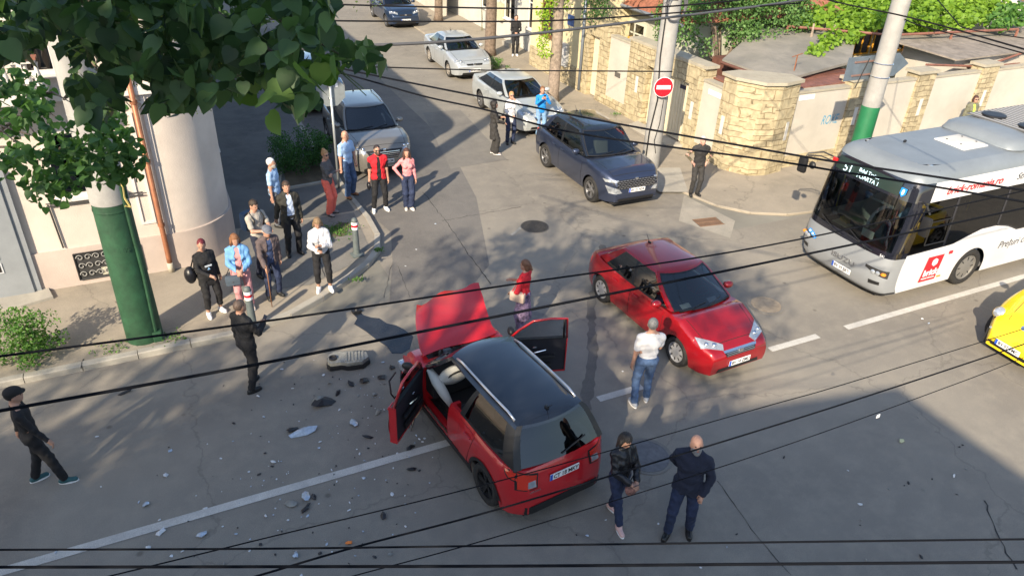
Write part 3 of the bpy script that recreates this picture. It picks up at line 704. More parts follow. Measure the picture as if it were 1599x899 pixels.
# darker resurfaced areas on pavement and street
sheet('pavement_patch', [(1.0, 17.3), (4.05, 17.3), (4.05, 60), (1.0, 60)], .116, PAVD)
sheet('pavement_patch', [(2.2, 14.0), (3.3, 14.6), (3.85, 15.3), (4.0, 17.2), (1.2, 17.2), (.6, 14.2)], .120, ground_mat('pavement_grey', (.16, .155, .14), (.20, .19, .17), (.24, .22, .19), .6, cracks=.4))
CRK = mat('crack_filler', (.03, .03, .03), .9)
def crack(name, pts, w, m=CRK, z=.006, jag=.03):
    P = []
    for a, b in zip(pts[:-1], pts[1:]):
        a = Vector(a[:2]); b = Vector(b[:2]); n = max(2, int((b-a).length/.12))
        for k in range(n): P.append(a.lerp(b, k/n)+Vector((rng.normal(), rng.normal()))*jag*.4)
    V = []; F = []
    for i, p in enumerate(P):
        d = (P[min(i+1, len(P)-1)]-P[max(i-1, 0)]).normalized(); nn = Vector((-d.y, d.x)); ww = w*random.uniform(.4, 1.3)/2
        V += [(*(p-nn*ww), z), (*(p+nn*ww), z)]
    F = [(2*i, 2*i+2, 2*i+3, 2*i+1) for i in range(len(P)-1)]
    return tag(mesh(name, V, F, m), kind='structure')
TYR = ground_mat('tyre_rubber_mark', (.12, .112, .10), (.15, .14, .125), (.18, .165, .145), 2.0, stain=.0)
for pts_, w_ in (([(9.2, 13.5), (7.5, 11.2), (6.6, 9.6), (5.6, 8.2)], .20), ([(10.6, 12.6), (9.0, 10.4), (8.3, 9.0)], .18)): crack('tyre_mark', pts_, w_, TYR, .0035, .01)
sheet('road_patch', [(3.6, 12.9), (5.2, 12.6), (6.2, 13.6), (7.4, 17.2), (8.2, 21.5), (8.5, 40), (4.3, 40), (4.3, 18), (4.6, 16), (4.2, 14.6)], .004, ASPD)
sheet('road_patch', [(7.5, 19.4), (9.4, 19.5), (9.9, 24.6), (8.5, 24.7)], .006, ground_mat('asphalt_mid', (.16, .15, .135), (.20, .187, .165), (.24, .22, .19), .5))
sheet('road_patch', [at(600, 650), at(710, 640), at(745, 690), at(640, 700)], .004, MATS['asphalt_mid']) if False else None
sheet('concrete_apron', [at(1068, 305), at(1148, 345), at(1140, 372), at(1060, 345)], .004, ground_mat('pale_apron', (.27, .25, .21), (.33, .30, .25), (.36, .33, .27), 1.5, stain=.1))
sheet('concrete_apron', [tuple(at(*p, .06)[:2]) for p in ((985, 262), (1062, 262), (1075, 300), (1030, 300))], .064, CONC)
sheet('concrete_apron', [at(945, 690), at(1030, 668), at(1058, 700), at(975, 740)], .004, CONC) if False else None
PAINT = ground_mat('road_paint', (.48, .46, .42), (.56, .54, .49), (.36, .34, .31), 3, stain=.0)
def dash(x0, x1, y=8.44, w=.15): sheet('lane_line', [(x0, y-w/2), (x1, y-w/2), (x1, y+w/2), (x0, y+w/2)], .008, PAINT)
dash(-30, 3.4); dash(6.02, 6.95); dash(9.95, 11.22); dash(12.0, 40)
p0, p1 = at(712, 357, 0), at(815, 338, 0)
sheet('lane_line', [(7.35, 14.75), (8.1, 15.3), (8.05, 15.36), (7.3, 14.82)], .008, ground_mat('faded_paint', (.26, .25, .23), (.33, .32, .29), (.2, .19, .17), 6))
# expansion seam lines in the road
crack('road_seam', [at(1120, 750), at(1180, 835), at(1245, 910)], .012, jag=.012)
crack('road_seam', [at(1535, 778), at(1560, 840), at(1595, 899)], .022, jag=.05)
crack('road_seam', [at(660, 300), at(700, 350), at(730, 395), at(770, 448)], .02)
crack('road_seam', [at(600, 465), at(612, 410)], .010); crack('road_seam', [at(640, 465), at(620, 412)], .010)
crack('road_seam', [at(690, 345), at(820, 322)], .02, jag=.04)
crack('pavement_seam', [at(508, 432, .12), at(498, 405, .12)], .02, z=.124)
for a, b in (((180, 470), (215, 545)), ((130, 560), (125, 583)),): crack('pavement_seam', [at(*a, .12), at(*b, .12)], .015, z=.118)
# fluid spill
sp = MB(); 
def blob(cx, cy, rx, ry, rot, n=28, j=.18):
    ph = rng.uniform(0, 6, 4); out = []
    for k in range(n):
        a = 2*pi*k/n; r = 1+j*sin(2*a+ph[0])+j*.7*sin(3*a+ph[1])+j*.5*sin(5*a+ph[2])+j*.4*sin(9*a+ph[3])
        x, y = rx*r*cos(a), ry*r*sin(a); out.append((cx+x*cos(rot)-y*sin(rot), cy+x*sin(rot)+y*cos(rot)))
    return out
WET = mat('wet_spill', (.022, .024, .028), .22, noise=.3, scale=3)
sheet('fluid_spill', [tuple(at(*p)[:2]) for p in ((549, 488), (560, 484), (567, 492), (580, 496), (592, 497), (604, 505), (618, 508), (630, 514), (645, 525), (640, 545), (628, 552), (612, 552), (604, 541), (590, 532), (572, 518), (553, 506), (558, 497))], .006, WET, 'stuff')
# manholes, grates
IRON = mat('cast_iron', (.06, .055, .05), .7, .3, noise=.4, scale=30, bump=.4)
def manhole(px, py, r, lab, ring=CONC, cover=IRON, rr=1.35):
    p = at(px, py); e = empty('manhole_cover', (p.x, p.y, 0), random.uniform(0, 3), lab, 'manhole cover', 'manhole covers in the road')
    m = MB(); m.lathe([(r*rr, .0041), (r*rr, .010), (r+.02, .010), (r+.02, .004)], ring, 40); m.build('surround', e)
    m = MB(); m.lathe([(r+.018, .004), (r+.018, .014), (r, .014), (r, .011), (.001, .011)], cover, 40)
    for k in range(-4, 5):
        for j in range(-4, 5):
            if (k*k+j*j)**.5 < 4.3 and cover is IRON: m.box((k*r/5-.018, j*r/5-.018, .011), (k*r/5+.018, j*r/5+.018, .016), cover)
    m.build('cover', e)
manhole(835, 354, .33, 'dark cast iron manhole cover in the middle of the side street mouth', ASPD, IRON, 1.12)
manhole(834, 500, .30, 'worn pale manhole cover beside the woman in red blouse', ASPH, mat('worn_lid', (.16, .15, .14), .8, noise=.3, scale=9), 1.1)
manhole(1010, 712, .34, 'round grey manhole cover behind the woman in black leather jacket', MATS['asphalt_mid'], mat('worn_lid2', (.13, .13, .135), .8, noise=.25, scale=9), 1.22)
manhole(1196, 476, .30, 'sand filled round manhole cover right of the red sedan', ASPH, mat('sandy_lid', (.34, .27, .19), .9, noise=.2, scale=9), 1.3)
p = at(1106, 347); g = empty('drain_grate', (p.x, p.y, 0), R(-8), 'rusty slotted drain grate in the concrete apron by the right kerb', 'drain grate')
m = MB(); m.box((-.36, -.21, .0045), (.36, .21, .006), BLACK); m.build('drain_pit', g)
m = MB(); 
for k in range(11): m.box((-.34+k*.064, -.20, .006), (-.31+k*.064, .20, .016), mat('rust_iron', (.22, .13, .08), .8, noise=.3, scale=20))
m.box((-.36, -.215, .006), (.36, -.20, .018), MATS['rust_iron']); m.box((-.36, .20, .006), (.36, .215, .018), MATS['rust_iron']); m.box((-.36, -.012, .006), (.36, .012, .017), MATS['rust_iron']); m.build('bars', g)

# ------------------------------------------------------------------ cars
def paint(name, c, metal=.35, rough=.32, coat=1.0):
    return mat(name, c, rough, metal, coat=coat, noise=.06, scale=3)
P_RED = paint('red_paint', (.31, .004, .009), .25, .33); P_VIT = paint('bright_red_paint', (.52, .012, .018), .15, .35)
P_BLK = paint('black_roof_paint', (.012, .015, .022), .1, .12); P_NAVY = paint('slate_blue_paint', (.036, .048, .088), .55, .33)
P_SIL = paint('silver_paint', (.50, .53, .55), .5, .4); P_SIL2 = paint('pale_silver_paint', (.52, .55, .55), .45, .42)
P_GRG = paint('greige_paint', (.235, .22, .195), .55, .36); P_DBL = paint('dark_blue_paint', (.018, .035, .075), .4, .28)
P_BLU = paint('navy_paint', (.015, .035, .10), .4, .25); P_YEL = paint('yellow_paint', (.90, .62, .01), .0, .35)
HY = -pi/2
BK = 'cars standing at the kerbs of the side street'
Car('sedan', (8.60, 9.98, 0), R(-87.5), dict(L=4.0, W=1.62, wb=2.50, fo=.82, r=.30, hoodf=.72, nose=.62, cowl=.98, belt=.94, deck=1.0, tail=.95, H=1.46, wsb=.98, wst=.22, rst=-1.10, rsb=-1.66,
    hwb=.775, hwt=.585, rstyle='cap', cpil=.88, front='sedan', plate='BV 14 ZMU', papers=True, rim=mat('hubcap', (.5, .5, .5), .4, .5), handle=P_RED, sill=.20), P_RED,
    'dark red saloon with hubcaps and a dropped chrome grille standing across the junction')
Car('suv', (11.12, 17.25, 0), R(-90.5), dict(L=4.5, W=1.84, wb=2.70, fo=.88, r=.355, rw=.23, hoodf=.93, nose=.84, cowl=1.10, belt=1.06, deck=1.08, tail=1.06, H=1.69, crown=.08, wsb=.98, wst=.32, rst=-1.40, rsb=-1.95,
    hwb=.845, hwt=.67, fr=.70, wagon=True, clad=False, roofm=P_BLK, front='suv', seat=(.30, .27, .22), plate='BV 22 NDR', sill=.25, chrome=True, hoodc=.06, rstyle='alloy', cblack=False), P_NAVY,
    'slate blue SUV with black panoramic roof parked by the concrete pole', group=BK)
Car('coupe_sedan', (11.55, 23.35, 0), R(-91), dict(L=4.70, W=1.80, wb=2.7, fo=.90, r=.32, hoodf=.74, nose=.62, cowl=.97, belt=.96, deck=1.03, tail=1.0, H=1.42, wsb=.98, wst=.20, rst=-1.20, rsb=-1.95,
    hwb=.80, hwt=.60, cpil=.92, front='sedan', plate='BV 09 LKT', chrome=True, seat=(.04, .04, .04), rstyle='multi'), P_SIL2,
    'pale silver saloon parked behind the slate blue SUV', group=BK)
Car('hatch_coupe', (11.98, 30.2, 0), R(-92), dict(L=4.40, W=1.76, wb=2.55, fo=.85, r=.315, hoodf=.74, nose=.64, cowl=.98, belt=.95, deck=1.03, tail=1.0, H=1.41, wsb=.95, wst=.25, rst=-.95, rsb=-1.60,
    hwb=.79, hwt=.59, front='twin', plate='BV 61 WER', rstyle='cap', rim=mat('dirty_rim', (.3, .27, .23), .7)), P_SIL,
    'silver two door car with twin grilles parked beside the far tree trunk', group=BK)
Car('sedan', (12.35, 40.2, 0), R(-91), dict(L=4.25, W=1.74, wb=2.63, fo=.80, r=.31, hoodf=.80, nose=.66, cowl=1.0, belt=.98, deck=1.06, tail=1.02, H=1.53, wsb=.92, wst=.30, rst=-1.02, rsb=-1.55,
    hwb=.80, hwt=.63, front='twin', plate='BV 33 TNA', rstyle='cap'), P_DBL,
    'dark blue saloon farthest up the side street', group=BK)
Car('suv', (5.55, 21.55, 0), R(-91), dict(L=4.40, W=1.84, wb=2.65, fo=.90, r=.345, rw=.22, hoodf=.90, nose=.80, cowl=1.07, belt=1.03, deck=1.06, tail=1.04, H=1.60, wsb=.98, wst=.28, rst=-1.42, rsb=-1.95,
    hwb=.83, hwt=.64, fr=.68, wagon=True, clad=True, front='suv2', plate='BV 15 BGM', rails=CHROME, chrome=True), P_GRG,
    'greige crossover with chrome roof rails parked behind the stop sign', group=BK)
Car('hatchback', (5.25, 27.6, 0), R(-90), dict(L=4.1, W=1.74, wb=2.5, fo=.82, r=.31, hoodf=.80, nose=.68, cowl=1.0, belt=.96, deck=1.0, tail=1.0, H=1.48, wsb=.92, wst=.30, rst=-1.3, rsb=-1.8,
    hwb=.80, hwt=.62, wagon=True, front='twin', plate='BV 40 HRS', rstyle='cap'), P_BLU,
    'dark blue hatchback parked behind the greige crossover, half hidden by leaves', group=BK)
bt = Car('beetle_car', (15.88, 6.22, 0), R(180-2), dict(L=4.08, W=1.70, wb=2.5, fo=.80, r=.32, hoodf=.8, nose=.46, cowl=1.06, belt=.98, deck=1.02, tail=.92, H=1.50, wsb=.85, wst=.20, rst=-.45, rsb=-1.75,
    hwb=.73, hwt=.55, round=1, fr=.50, rr=.50, DF=1.2, DR=1.2, bowf=.22, bowr=.25, hoodc=.16, plate='BV 07 FMC', sill=.2), P_YEL,
    'bright yellow rounded car entering at the right edge')
def beetle_front(c):
    for sg in (1, -1):
        p = c.cast('Z', c.xf-.36, sg*.60, 0); M = frame(p+Vector((.0, 0, -.02)), (0, 1, 0), (-.55, 0, .8))
        h = MB(); h.lathe([(.125, -.05), (.125, .02), (.112, .04)], P_YEL, 24, M); h.build('headlight_ring', c.root, True)
        h = MB(); h.lathe([(.112, .03), (.09, .055), (.05, .068), (.001, .072)], LAMP, 24, M); h.build('headlight', c.root, True)
        p = c.cast('X', sg*.50, .52, 0); h = MB(); h.ell((p.x-.01, sg*.50, .54), (.02, .045, .03), LAMP, 12); h.build('indicator', c.root, True)
    c.patch('air_intake', [(-.55, .30), (.55, .30), (.50, .37), (-.50, .37)], 'X', BLACK, .006, (10, 2))
    p = c.cast('X', .2, .43, .03); plate(c.root, frame((p.x+.01, 0, .43), (0, 1, 0), (0, 0, 1)), 'BV 07 FMC')
    for sg in (1, -1):
        c.patch('bonnet_gap', [(c.s['wsb']-.02, sg*.60), (c.xf-.25, sg*.34), (c.xf-.25, sg*.33), (c.s['wsb']-.02, sg*.59)], 'Z', BLACK, .002, (12, 1), thick=.003)
    p = c.cast('Z', c.xf-.22, 0, 0); h = MB(); h.lathe([(.05, 0), (.05, .012), (.001, .014)], CHROME, 18, frame(p, (0, 1, 0), (-.5, 0, .8))); h.build('emblem', c.root)
beetle_front(bt)
# ---- crashed car
def vit_skip(x, y, z):
    if x > 1.0 and abs(y) < .66 and z > .74: return True            # open engine bay
    if -.17 < x < .86 and abs(y) > .55 and .40 < z < 1.2: return True  # open front doors
    return False
def crumple(x, y, z):
    if x > 1.0:
        k = (x-1.0)/1.0; s_ = 1 if y > 0 else .45
        x2 = x-.42*k*s_*(.7+.3*sin(7*z+3*y)); y2 = y+.05*k*sin(9*x+5*z); z2 = z-.09*k*s_*(z > .5)*(.6+.4*sin(8*y+4*x))
        return (x2, y2, z2)
    return (x, y, z)
vt = Car('crashed_suv', (3.93, 8.42, 0), R(97), dict(L=4.05, W=1.74, wb=2.5, fo=.78, r=.335, rw=.22, hoodf=.92, nose=.80, cowl=1.08, belt=1.04, deck=1.06, tail=1.05, H=1.60, wsb=1.02, wst=.45, rst=-1.66, rsb=-1.95,
    hwb=.80, hwt=.60, fr=.74, rr=.70, DR=.5, wagon=True, clad=True, roofm=P_BLK, rails=mat('rail_silver', (.6, .6, .62), .3, .7), cblack=True, glass_side=GLD, glass_rear=GLD, rim=mat('dark_rim', (.03, .03, .032), .4, .5), skip=vit_skip, crumple=crumple, open_hood=True, open_doors=True,
    no_front=True, plate='CT 18 MKY', seat=(.03, .03, .035), sill=.24), P_VIT,
    'crashed bright red SUV with black roof, crumpled bonnet raised and both front doors open', cat='crashed car')
def vit_extra(c):
    rt = c.root; s = c.s
    rr = MB(); rd = P_VIT
    # buckled bonnet, folded up around its hinge at the windscreen
    V = []; F = []; nu, nv = 14, 10
    for j in range(nv+1):
        for i in range(nu+1):
            u = -1+2*i/nu; v = j/nv; L = .88
            a = R(19)+R(20)*v-.25*sin(pi*v)*(1-u*u)+.10*u
            x = 1.02+L*v*cos(a); z = 1.13+L*v*sin(a)+.07*abs(sin(2.2*u+1.2))*v+.035*sin(6*u)*v*v+.03*sin(9*v+3*u)-.10*max(0, v-.72)*(1 if True else 0)
            y = u*(.70-.04*v)-.02-.16*v*v
            if v > .8: x += .12*(v-.8)/.2*(.5-u*.5)
            V.append((x+.05*u*u*0, y, z))
    F = [(j*(nu+1)+i, j*(nu+1)+i+1, (j+1)*(nu+1)+i+1, (j+1)*(nu+1)+i) for j in range(nv) for i in range(nu)]
    nV = len(V); V2 = [(x+.018, y, z-.03) for x, y, z in V]; F2 = [tuple(k+nV for k in f[::-1]) for f in F]
    E = []
    loop = [i for i in range(nu+1)]+[j*(nu+1)+nu for j in range(1, nv+1)]+[nv*(nu+1)+i for i in range(nu-1, -1, -1)]+[j*(nu+1) for j in range(nv-1, 0, -1)]
    for k in range(len(loop)): a, b = loop[k], loop[(k+1) % len(loop)]; E.append((b, a, a+nV, b+nV))
    o = mesh('bonnet', V+V2, F+F2+E, P_VIT, rt, autos=35)
    # engine bay
    e = MB(); gm = mat('engine_grey', (.16, .16, .16), .55, .5, noise=.3, scale=12); 
    e.box((.95, -.62, .35), (1.55, .62, .70), DARK, bev=.03)
    for k in range(26):
        x, y, z = rng.uniform(1.02, 1.6), rng.uniform(-.55, .58), rng.uniform(.62, .80); d = rng.uniform(.03, .13, 3)
        e.box((x-d[0], y-d[1], z-d[2]), (x+d[0], y+d[1], z+d[2]*.6), [BLACK, gm, DARK, P_VIT][int(rng.integers(0, 4))] if k % 6 == 0 else [BLACK, gm, DARK][k % 3], Matrix.Rotation(rng.uniform(-.2, .2), 4, 'Z'), bev=.012)
    for k in range(7):
        a = Vector((rng.uniform(1.1, 1.6), rng.uniform(-.5, .5), .75)); b = a+Vector((rng.uniform(-.3, .3), rng.uniform(-.4, .4), .02)); mid = (a+b)/2+Vector((0, 0, .12)); e.tube([a, mid, b], .018, BLACK, 6)
    e.build('engine', rt, autos=40)
    # torn bumper pieces hanging at front left
    b = MB(); pts = [(1.70, .35, .62), (1.62, .62, .60), (1.45, .84, .55), (1.20, .98, .48)]
    for k in range(3):
        p, q = Vector(pts[k]), Vector(pts[k+1]); b.add([p+Vector((0, 0, -.16)), q+Vector((0, 0, -.13)), q+Vector((0, 0, .12)), p+Vector((0, 0, .14)), p+Vector((.05, .04, -.16)), q+Vector((.05, .04, -.13)), q+Vector((.05, .04, .12)), p+Vector((.05, .04, .14))],
            [(0, 1, 2, 3), (7, 6, 5, 4), (0, 4, 5, 1), (3, 2, 6, 7), (0, 3, 7, 4), (1, 5, 6, 2)], [BLACK, P_VIT, BLACK][k])
    b.build('torn_bumper', rt)
    f = MB(); 
    f.add([(1.15, .93, .95), (1.50, .83, .90), (1.55, .86, .60), (1.42, .95, .50), (1.20, 1.02, .72), (1.30, .80, .98), (1.05, .80, 1.0)], [(0, 4, 3), (0, 3, 1), (1, 3, 2), (0, 1, 5), (0, 5, 6)], P_VIT)
    f.build('bent_fender', rt)
    h = MB(); h.tube([(1.15, 1.0, .5), (1.05, 1.22, .45), (.98, 1.30, .62), (1.15, 1.25, .75), (1.35, 1.05, .72)], .016, BLACK, 6); h.build('wheel_liner_strip', rt, True)
    h = MB(); h.box((1.30, .66, .72), (1.52, .86, .86), LAMP, Matrix.Rotation(R(4), 4, 'Z'), bev=.03); h.build('broken_headlight', rt)
    # torn wiring below
    h = MB()
    for k in range(6):
        a = Vector((.9+rng.uniform(-.15, .15), .86, .3)); h.tube([a, a+Vector((rng.uniform(-.1, .1), .12, -.1)), a+Vector((rng.uniform(-.25, .1), .2+rng.uniform(0, .1), -.28))], .007, [BLACK, mat('wire_tan', (.35, .25, .12), .7)][k % 2], 5)
    h.build('loose_cable', rt)
    # doors
    for sg in (1, -1):
        hx = .84; hy = sg*.80; ang = -sg*R(50 if sg > 0 else 66)
        d = empty('front_door'); d.parent = rt; d.location = (hx, hy, 0); d.rotation_euler = (0, 0, ang)
        L = 1.06; z0, z1 = .36, 1.05; n = 10; V = []; F = []
        def oy(z, u): return sg*(.085*sin(pi*min(1, max(0, (z-z0)/(z1-z0)*.9+.1)))+.02)
        m = MB(); rows = 8
        for side in (0, 1):
            V = []
            for j in range(rows+1):
                z = z0+(z1-z0)*j/rows
                for i in range(n+1):
                    u = i/n; V.append((-L*u, oy(z, u) if side == 0 else oy(z, u)*.3-sg*.035, z))
            F = [(j*(n+1)+i, j*(n+1)+i+1, (j+1)*(n+1)+i+1, (j+1)*(n+1)+i) for j in range(rows) for i in range(n)]
            if (side == 0) == (sg > 0): F = [f[::-1] for f in F]
            m.add(V, F, P_VIT if side == 0 else mat('door_card', (.016, .017, .024), .6))
        # rim
        for (xa, xb, za, zb2) in ((0, -L, z0-.0, z0+.002), ):
            m.box((0, sg*.045, z0-.01), (-L, -sg*.035, z0+.012), P_VIT)
        m.box((-L-.004, sg*.085, z0), (-L+.012, -sg*.035, z1), P_VIT); m.box((-.012, sg*.085, z0), (.004, -sg*.035, z1), P_VIT)
        m.box((0, sg*.03, z1-.012), (-L, -sg*.03, z1+.01), BLACK)
        m.build('door_shell', d, autos=40)
        # inner trim
        t = MB(); t.box((-.25, -sg*.03, .68), (-.85, -sg*.095, .73), BLACK, bev=.02); t.tube([(-.35, -sg*.08, .80), (-.5, -sg*.11, .84), (-.68, -sg*.08, .86)], .013, CHROME, 6)
        t.box((-.2, -sg*.03, .44), (-.8, -sg*.075, .56), BLACK, bev=.03); t.lathe([(.075, -.02), (.075, .02), (.06, .03), (.001, .03)], BLACK, 18, Matrix.Translation((-.22, -sg*.05, .52)) @ Matrix.Rotation(sg*pi/2, 4, 'X'))
        t.box((-.45, -sg*.04, .90), (-.52, -sg*.07, .93), CHROME, bev=.01); t.build('door_trim', d, autos=40)
        # frame + glass: tumbles inward towards roof
        yi = -sg*.13; fr_ = MB()
        top = [(-.02, 0, z1), (-.42, yi, 1.50), (-L+.06, yi*1.05, 1.53), (-L+.0, 0, z1)]
        fr_.tube([top[0], (-.20, yi*.5, 1.29), top[1], (-.72, yi*1.02, 1.535), top[2], top[3]], .022, P_VIT if sg > 0 else P_VIT, 6); fr_.tube([(-L+.06, 0, z1), (-L+.10, yi, 1.5)], .02, BLACK, 6); fr_.build('window_frame', d, True)
        g = MB(); g.add([top[0], (-.20, yi*.5, 1.29), top[1], (-.72, yi*1.02, 1.53), top[2], top[3]], [(0, 1, 2, 3, 4, 5)], GLS); g.build('window_pane', d)
        mi_ = MB(); mi_.ell((-.10, sg*.20, 1.10), (.06, .11, .075), BLACK, 12); mi_.tube([(-.08, sg*.02, 1.06), (-.09, sg*.14, 1.08)], .02, BLACK, 6); mi_.build('mirror', d, True)
        hd = MB(); hd.box((-.82, sg*.115, .93), (-1.0, sg*.14, .955), P_VIT, bev=.01); hd.build('handle', d)
    # remove shell mirrors made for closed doors
    for o in list(rt.children):
        if o.name.startswith('mirror'): bpy.data.objects.remove(o)
    ab = mat('airbag_fabric', (.62, .62, .58), .9, bump=.5, bscale=9)
    a = MB(); a.ell((.52, .40, .98), (.12, .27, .16), ab, 14); a.build('driver_airbag', rt, True)
    a = MB(); a.ell((.60, -.32, 1.0), (.16, .30, .15), ab, 14); a.build('passenger_airbag', rt, True)
    a = MB(); a.tube([(.75, .72, 1.05), (.55, .70, .95), (.35, .66, .80), (.2, .6, .62)], [.05, .09, .08, .04], ab, 8); a.build('side_airbag', rt, True)
    for q in (1, -1):
        k = MB(); k.box((.86, q*.70, .36), (-.18, q*.80, .42), P_VIT, bev=.02); k.box((-.2, q*.66, .36), (-.14, q*.79, 1.03), P_VIT); k.box((.84, q*.60, .36), (.90, q*.80, 1.05), P_VIT); k.build('door_aperture', rt)
    wv = MB(); p = Vector((-1.80, -.28, 1.20)); wv.tube([(-1.93, 0.02, 1.11), (-1.86, -.42, 1.20)], .012, BLACK, 5); wv.build('rear_wiper', rt)
    text('badge_lettering', 'VITARA', .055, CHROME, rt, frame((-2.028, .60, .70), (0, -1, 0), (0, 0, 1)), ext=.002)
vit_extra(vt)
# ------------------------------------------------------------------ bus
def make_bus(x0, yc):
    B = empty('city_bus', (x0, yc, 0), 0, 'white and grey city bus with route display standing in the far lane', 'bus')
    GREY = mat('bus_grey', (.27, .285, .30), .4, .2, coat=.5, noise=.05, scale=1); WHITE = mat('bus_white', (.66, .66, .66), .4, coat=.4, noise=.05, scale=1.5)
    ROOF = mat('bus_roof', (.20, .225, .245), .5, .15, noise=.10, scale=1.2); BG = mat('bus_black_glazing', (.012, .013, .02), .08, coat=1); BGL = glass('bus_glass', (.35, .42, .40), .03)
    HW = 1.23; ZR = 3.08; L = 9.2; D = .50
    def hw(z): return float(np.interp(z, [0, .6, 1.4, 2.4, 2.75, 2.92, 3.02, 3.08], [HW-.03, HW, HW, HW-.03, HW-.07, HW-.13, HW-.22, HW-.36]))
    def xf(z): return float(np.interp(z, [.25, .35, .6, .95, 1.2, 2.3, 2.7, 2.9, 3.02, 3.08], [.14, .06, .0, .01, .05, .22, .30, .37, .48, .70]))
    def plan(v): a = abs(v); return D*(1-(max(0, 1-a**6))**(1/3.2))*.92+.04*a*a
    def FP(v, z, off=0.0): return Vector((xf(z)+plan(v)-off, v*hw(z), z))
    def front(name, v0, v1, zs, m, off=0, nu=24, sm=True, zfun=None, par=B):
        V = []; F = []; nv = len(zs)-1
        vs = [v0+(v1-v0)*i/nu for i in range(nu+1)]
        if v0 == -1: vs = [-(1-(1-abs(v))**1.0) if False else v for v in vs]
        for z in zs:
            for v in vs: V.append(FP(v, zfun(v, z) if zfun else z, off))
        F = [(j*(nu+1)+i, (j+1)*(nu+1)+i, (j+1)*(nu+1)+i+1, j*(nu+1)+i+1) for j in range(nv) for i in range(nu)]
        a, b, d = V[0], V[1], V[nu+1]
        if (b-a).cross(d-a).x > 0: F = F
        n_ = (V[F[0][1]]-V[F[0][0]]).cross(V[F[0][2]]-V[F[0][0]])
        if n_.x > 0: F = [f[::-1] for f in F]
        return mesh(name, V, F, m, par, autos=40)
    lin = lambda a, b, n: [a+(b-a)*i/n for i in range(n+1)]
    dip = lambda v, z: z-.0
    front('front_panel', -1, 1, lin(.25, 1.16, 12), GREY, nu=60)
    front('windshield_base', -1, 1, lin(1.16, 1.30, 2), BG, nu=60)
    front('windshield', -.90, .90, lin(1.30, 2.42, 8), BGL, nu=40)
    front('corner_pillar', -1, -.90, lin(1.30, 2.42, 8), BG, nu=14); front('corner_pillar', .90, 1, lin(1.30, 2.42, 8), BG, nu=14)
    front('display_band', -1, 1, lin(2.42, 2.82, 4), BG, nu=60)
    front('roof_front', -1, 1, [2.82, 2.87, 2.92, 2.97, 3.02, 3.05, 3.08], ROOF, nu=60)
    # sides and roof
    wx = 2.84; wr = .46; Ra = wr+.06; rx = 6.6
    def zb(x):
        for c in (wx, rx):
            if abs(x-c) < Ra: return wr+sqrt(max(0, Ra**2-(x-c)**2))
        return .27
    def zw(x): # wavy window line
        return float(np.interp(x, [0, 1.95, 2.35, 2.8, 3.3, 3.75, 4.15, 20], [1.22, 1.25, 1.36, 1.47, 1.47, 1.38, 1.22, 1.22]))
    X = set([D+.0, D+.12])
    for c in (wx, rx):
        for k in range(17): X.add(c+Ra*.9999*cos(pi*k/16))
        X |= {c-Ra-.003, c+Ra+.003}
    x = .9
    while x < L: X.add(x); x += .12
    X.add(L); X = sorted(X); X = [x for i, x in enumerate(X) if i == 0 or x-X[i-1] > .002]
    for sg in (-1, 1):
        def band(name, f0, f1, m, n=5, x0_=None, x1_=None, off=0, par=B):
            xs = [x for x in X if (x0_ is None or x >= x0_-1e-6) and (x1_ is None or x <= x1_+1e-6)]
            if x0_ is not None and (not xs or xs[0]-x0_ > .003): xs = [x0_]+xs
            if x1_ is not None and x1_-xs[-1] > .003: xs = xs+[x1_]
            V = []
            for x in xs:
                for j in range(n+1):
                    z = f0(x)+(f1(x)-f0(x))*j/n; xx = max(x, xf(z)+D) if x <= D+.01 else max(x, xf(z)+D*.999)
                    V.append((xx, sg*(hw(z)+off), z))
            F = [(i*(n+1)+j, (i+1)*(n+1)+j, (i+1)*(n+1)+j+1, i*(n+1)+j+1) for i in range(len(xs)-1) for j in range(n)]
            if sg > 0: F = [f[::-1] for f in F]
            return mesh(name, V, F, m, par, autos=40)
        band('side_panel', zb, lambda x: max(zw(x), zb(x)+.02), WHITE, 7)
        band('side_glazing', lambda x: max(zw(x), zb(x)+.02), lambda x: 2.42, GLD if sg < 0 else BGL, 6)
        band('cove_panel', lambda x: 2.42, lambda x: 2.82, WHITE, 3)
        band('roof_edge', lambda x: 2.82, lambda x: 3.08, ROOF, 6)
        # window posts
        for xp in (1.62, 3.3, 4.9, 6.5, 8.1):
            band('window_post', lambda x: zw(x), lambda x: 2.42, BG, 5, xp, xp+.07, .004)
        band('window_line', lambda x: zw(x)-.005, lambda x: zw(x)+.03, BG, 1, None, None, .004); 
    # roof top sheet
    V = []; ys = lin(-1, 1, 12)
    xs = lin(0, 1, 20)
    for u in xs:
        for v in ys:
            xa = xf(3.08)+plan(v); V.append((xa+(L-xa)*u, v*hw(3.08), 3.08+.035*(1-v*v)*min(1, u*8)))
    F = [(i*13+j, (i+1)*13+j, (i+1)*13+j+1, i*13+j+1) for i in range(20) for j in range(12)]
    mesh('roof', V, F, ROOF, B, autos=40)
    m = MB(); m.add([(L, -HW, .27), (L, HW, .27), (L, HW-.1, 3.08), (L, -HW+.1, 3.08)], [(0, 1, 2, 3)], WHITE); m.build('rear_panel', B)
    # AC pod: rounded box
    pod = MB(); sec = []
    for k in range(9): a = pi*k/8; sec.append((-cos(a)*.98, sin(a)**.5*.24))
    V = []; F = []; px_ = [3.35, 3.42, 3.6, 3.9, 6.6, 6.8]; sc = [.80, .90, .97, 1, 1, .9]; hz = [.15, .6, .9, 1, 1, .3]
    for i, x in enumerate(px_):
        for (y, z) in sec: V.append((x, y*sc[i], 3.10+z*hz[i]))
    n = len(sec)
    for i in range(len(px_)-1):
        for k in range(n-1): F.append((i*n+k, (i+1)*n+k, (i+1)*n+k+1, i*n+k+1))
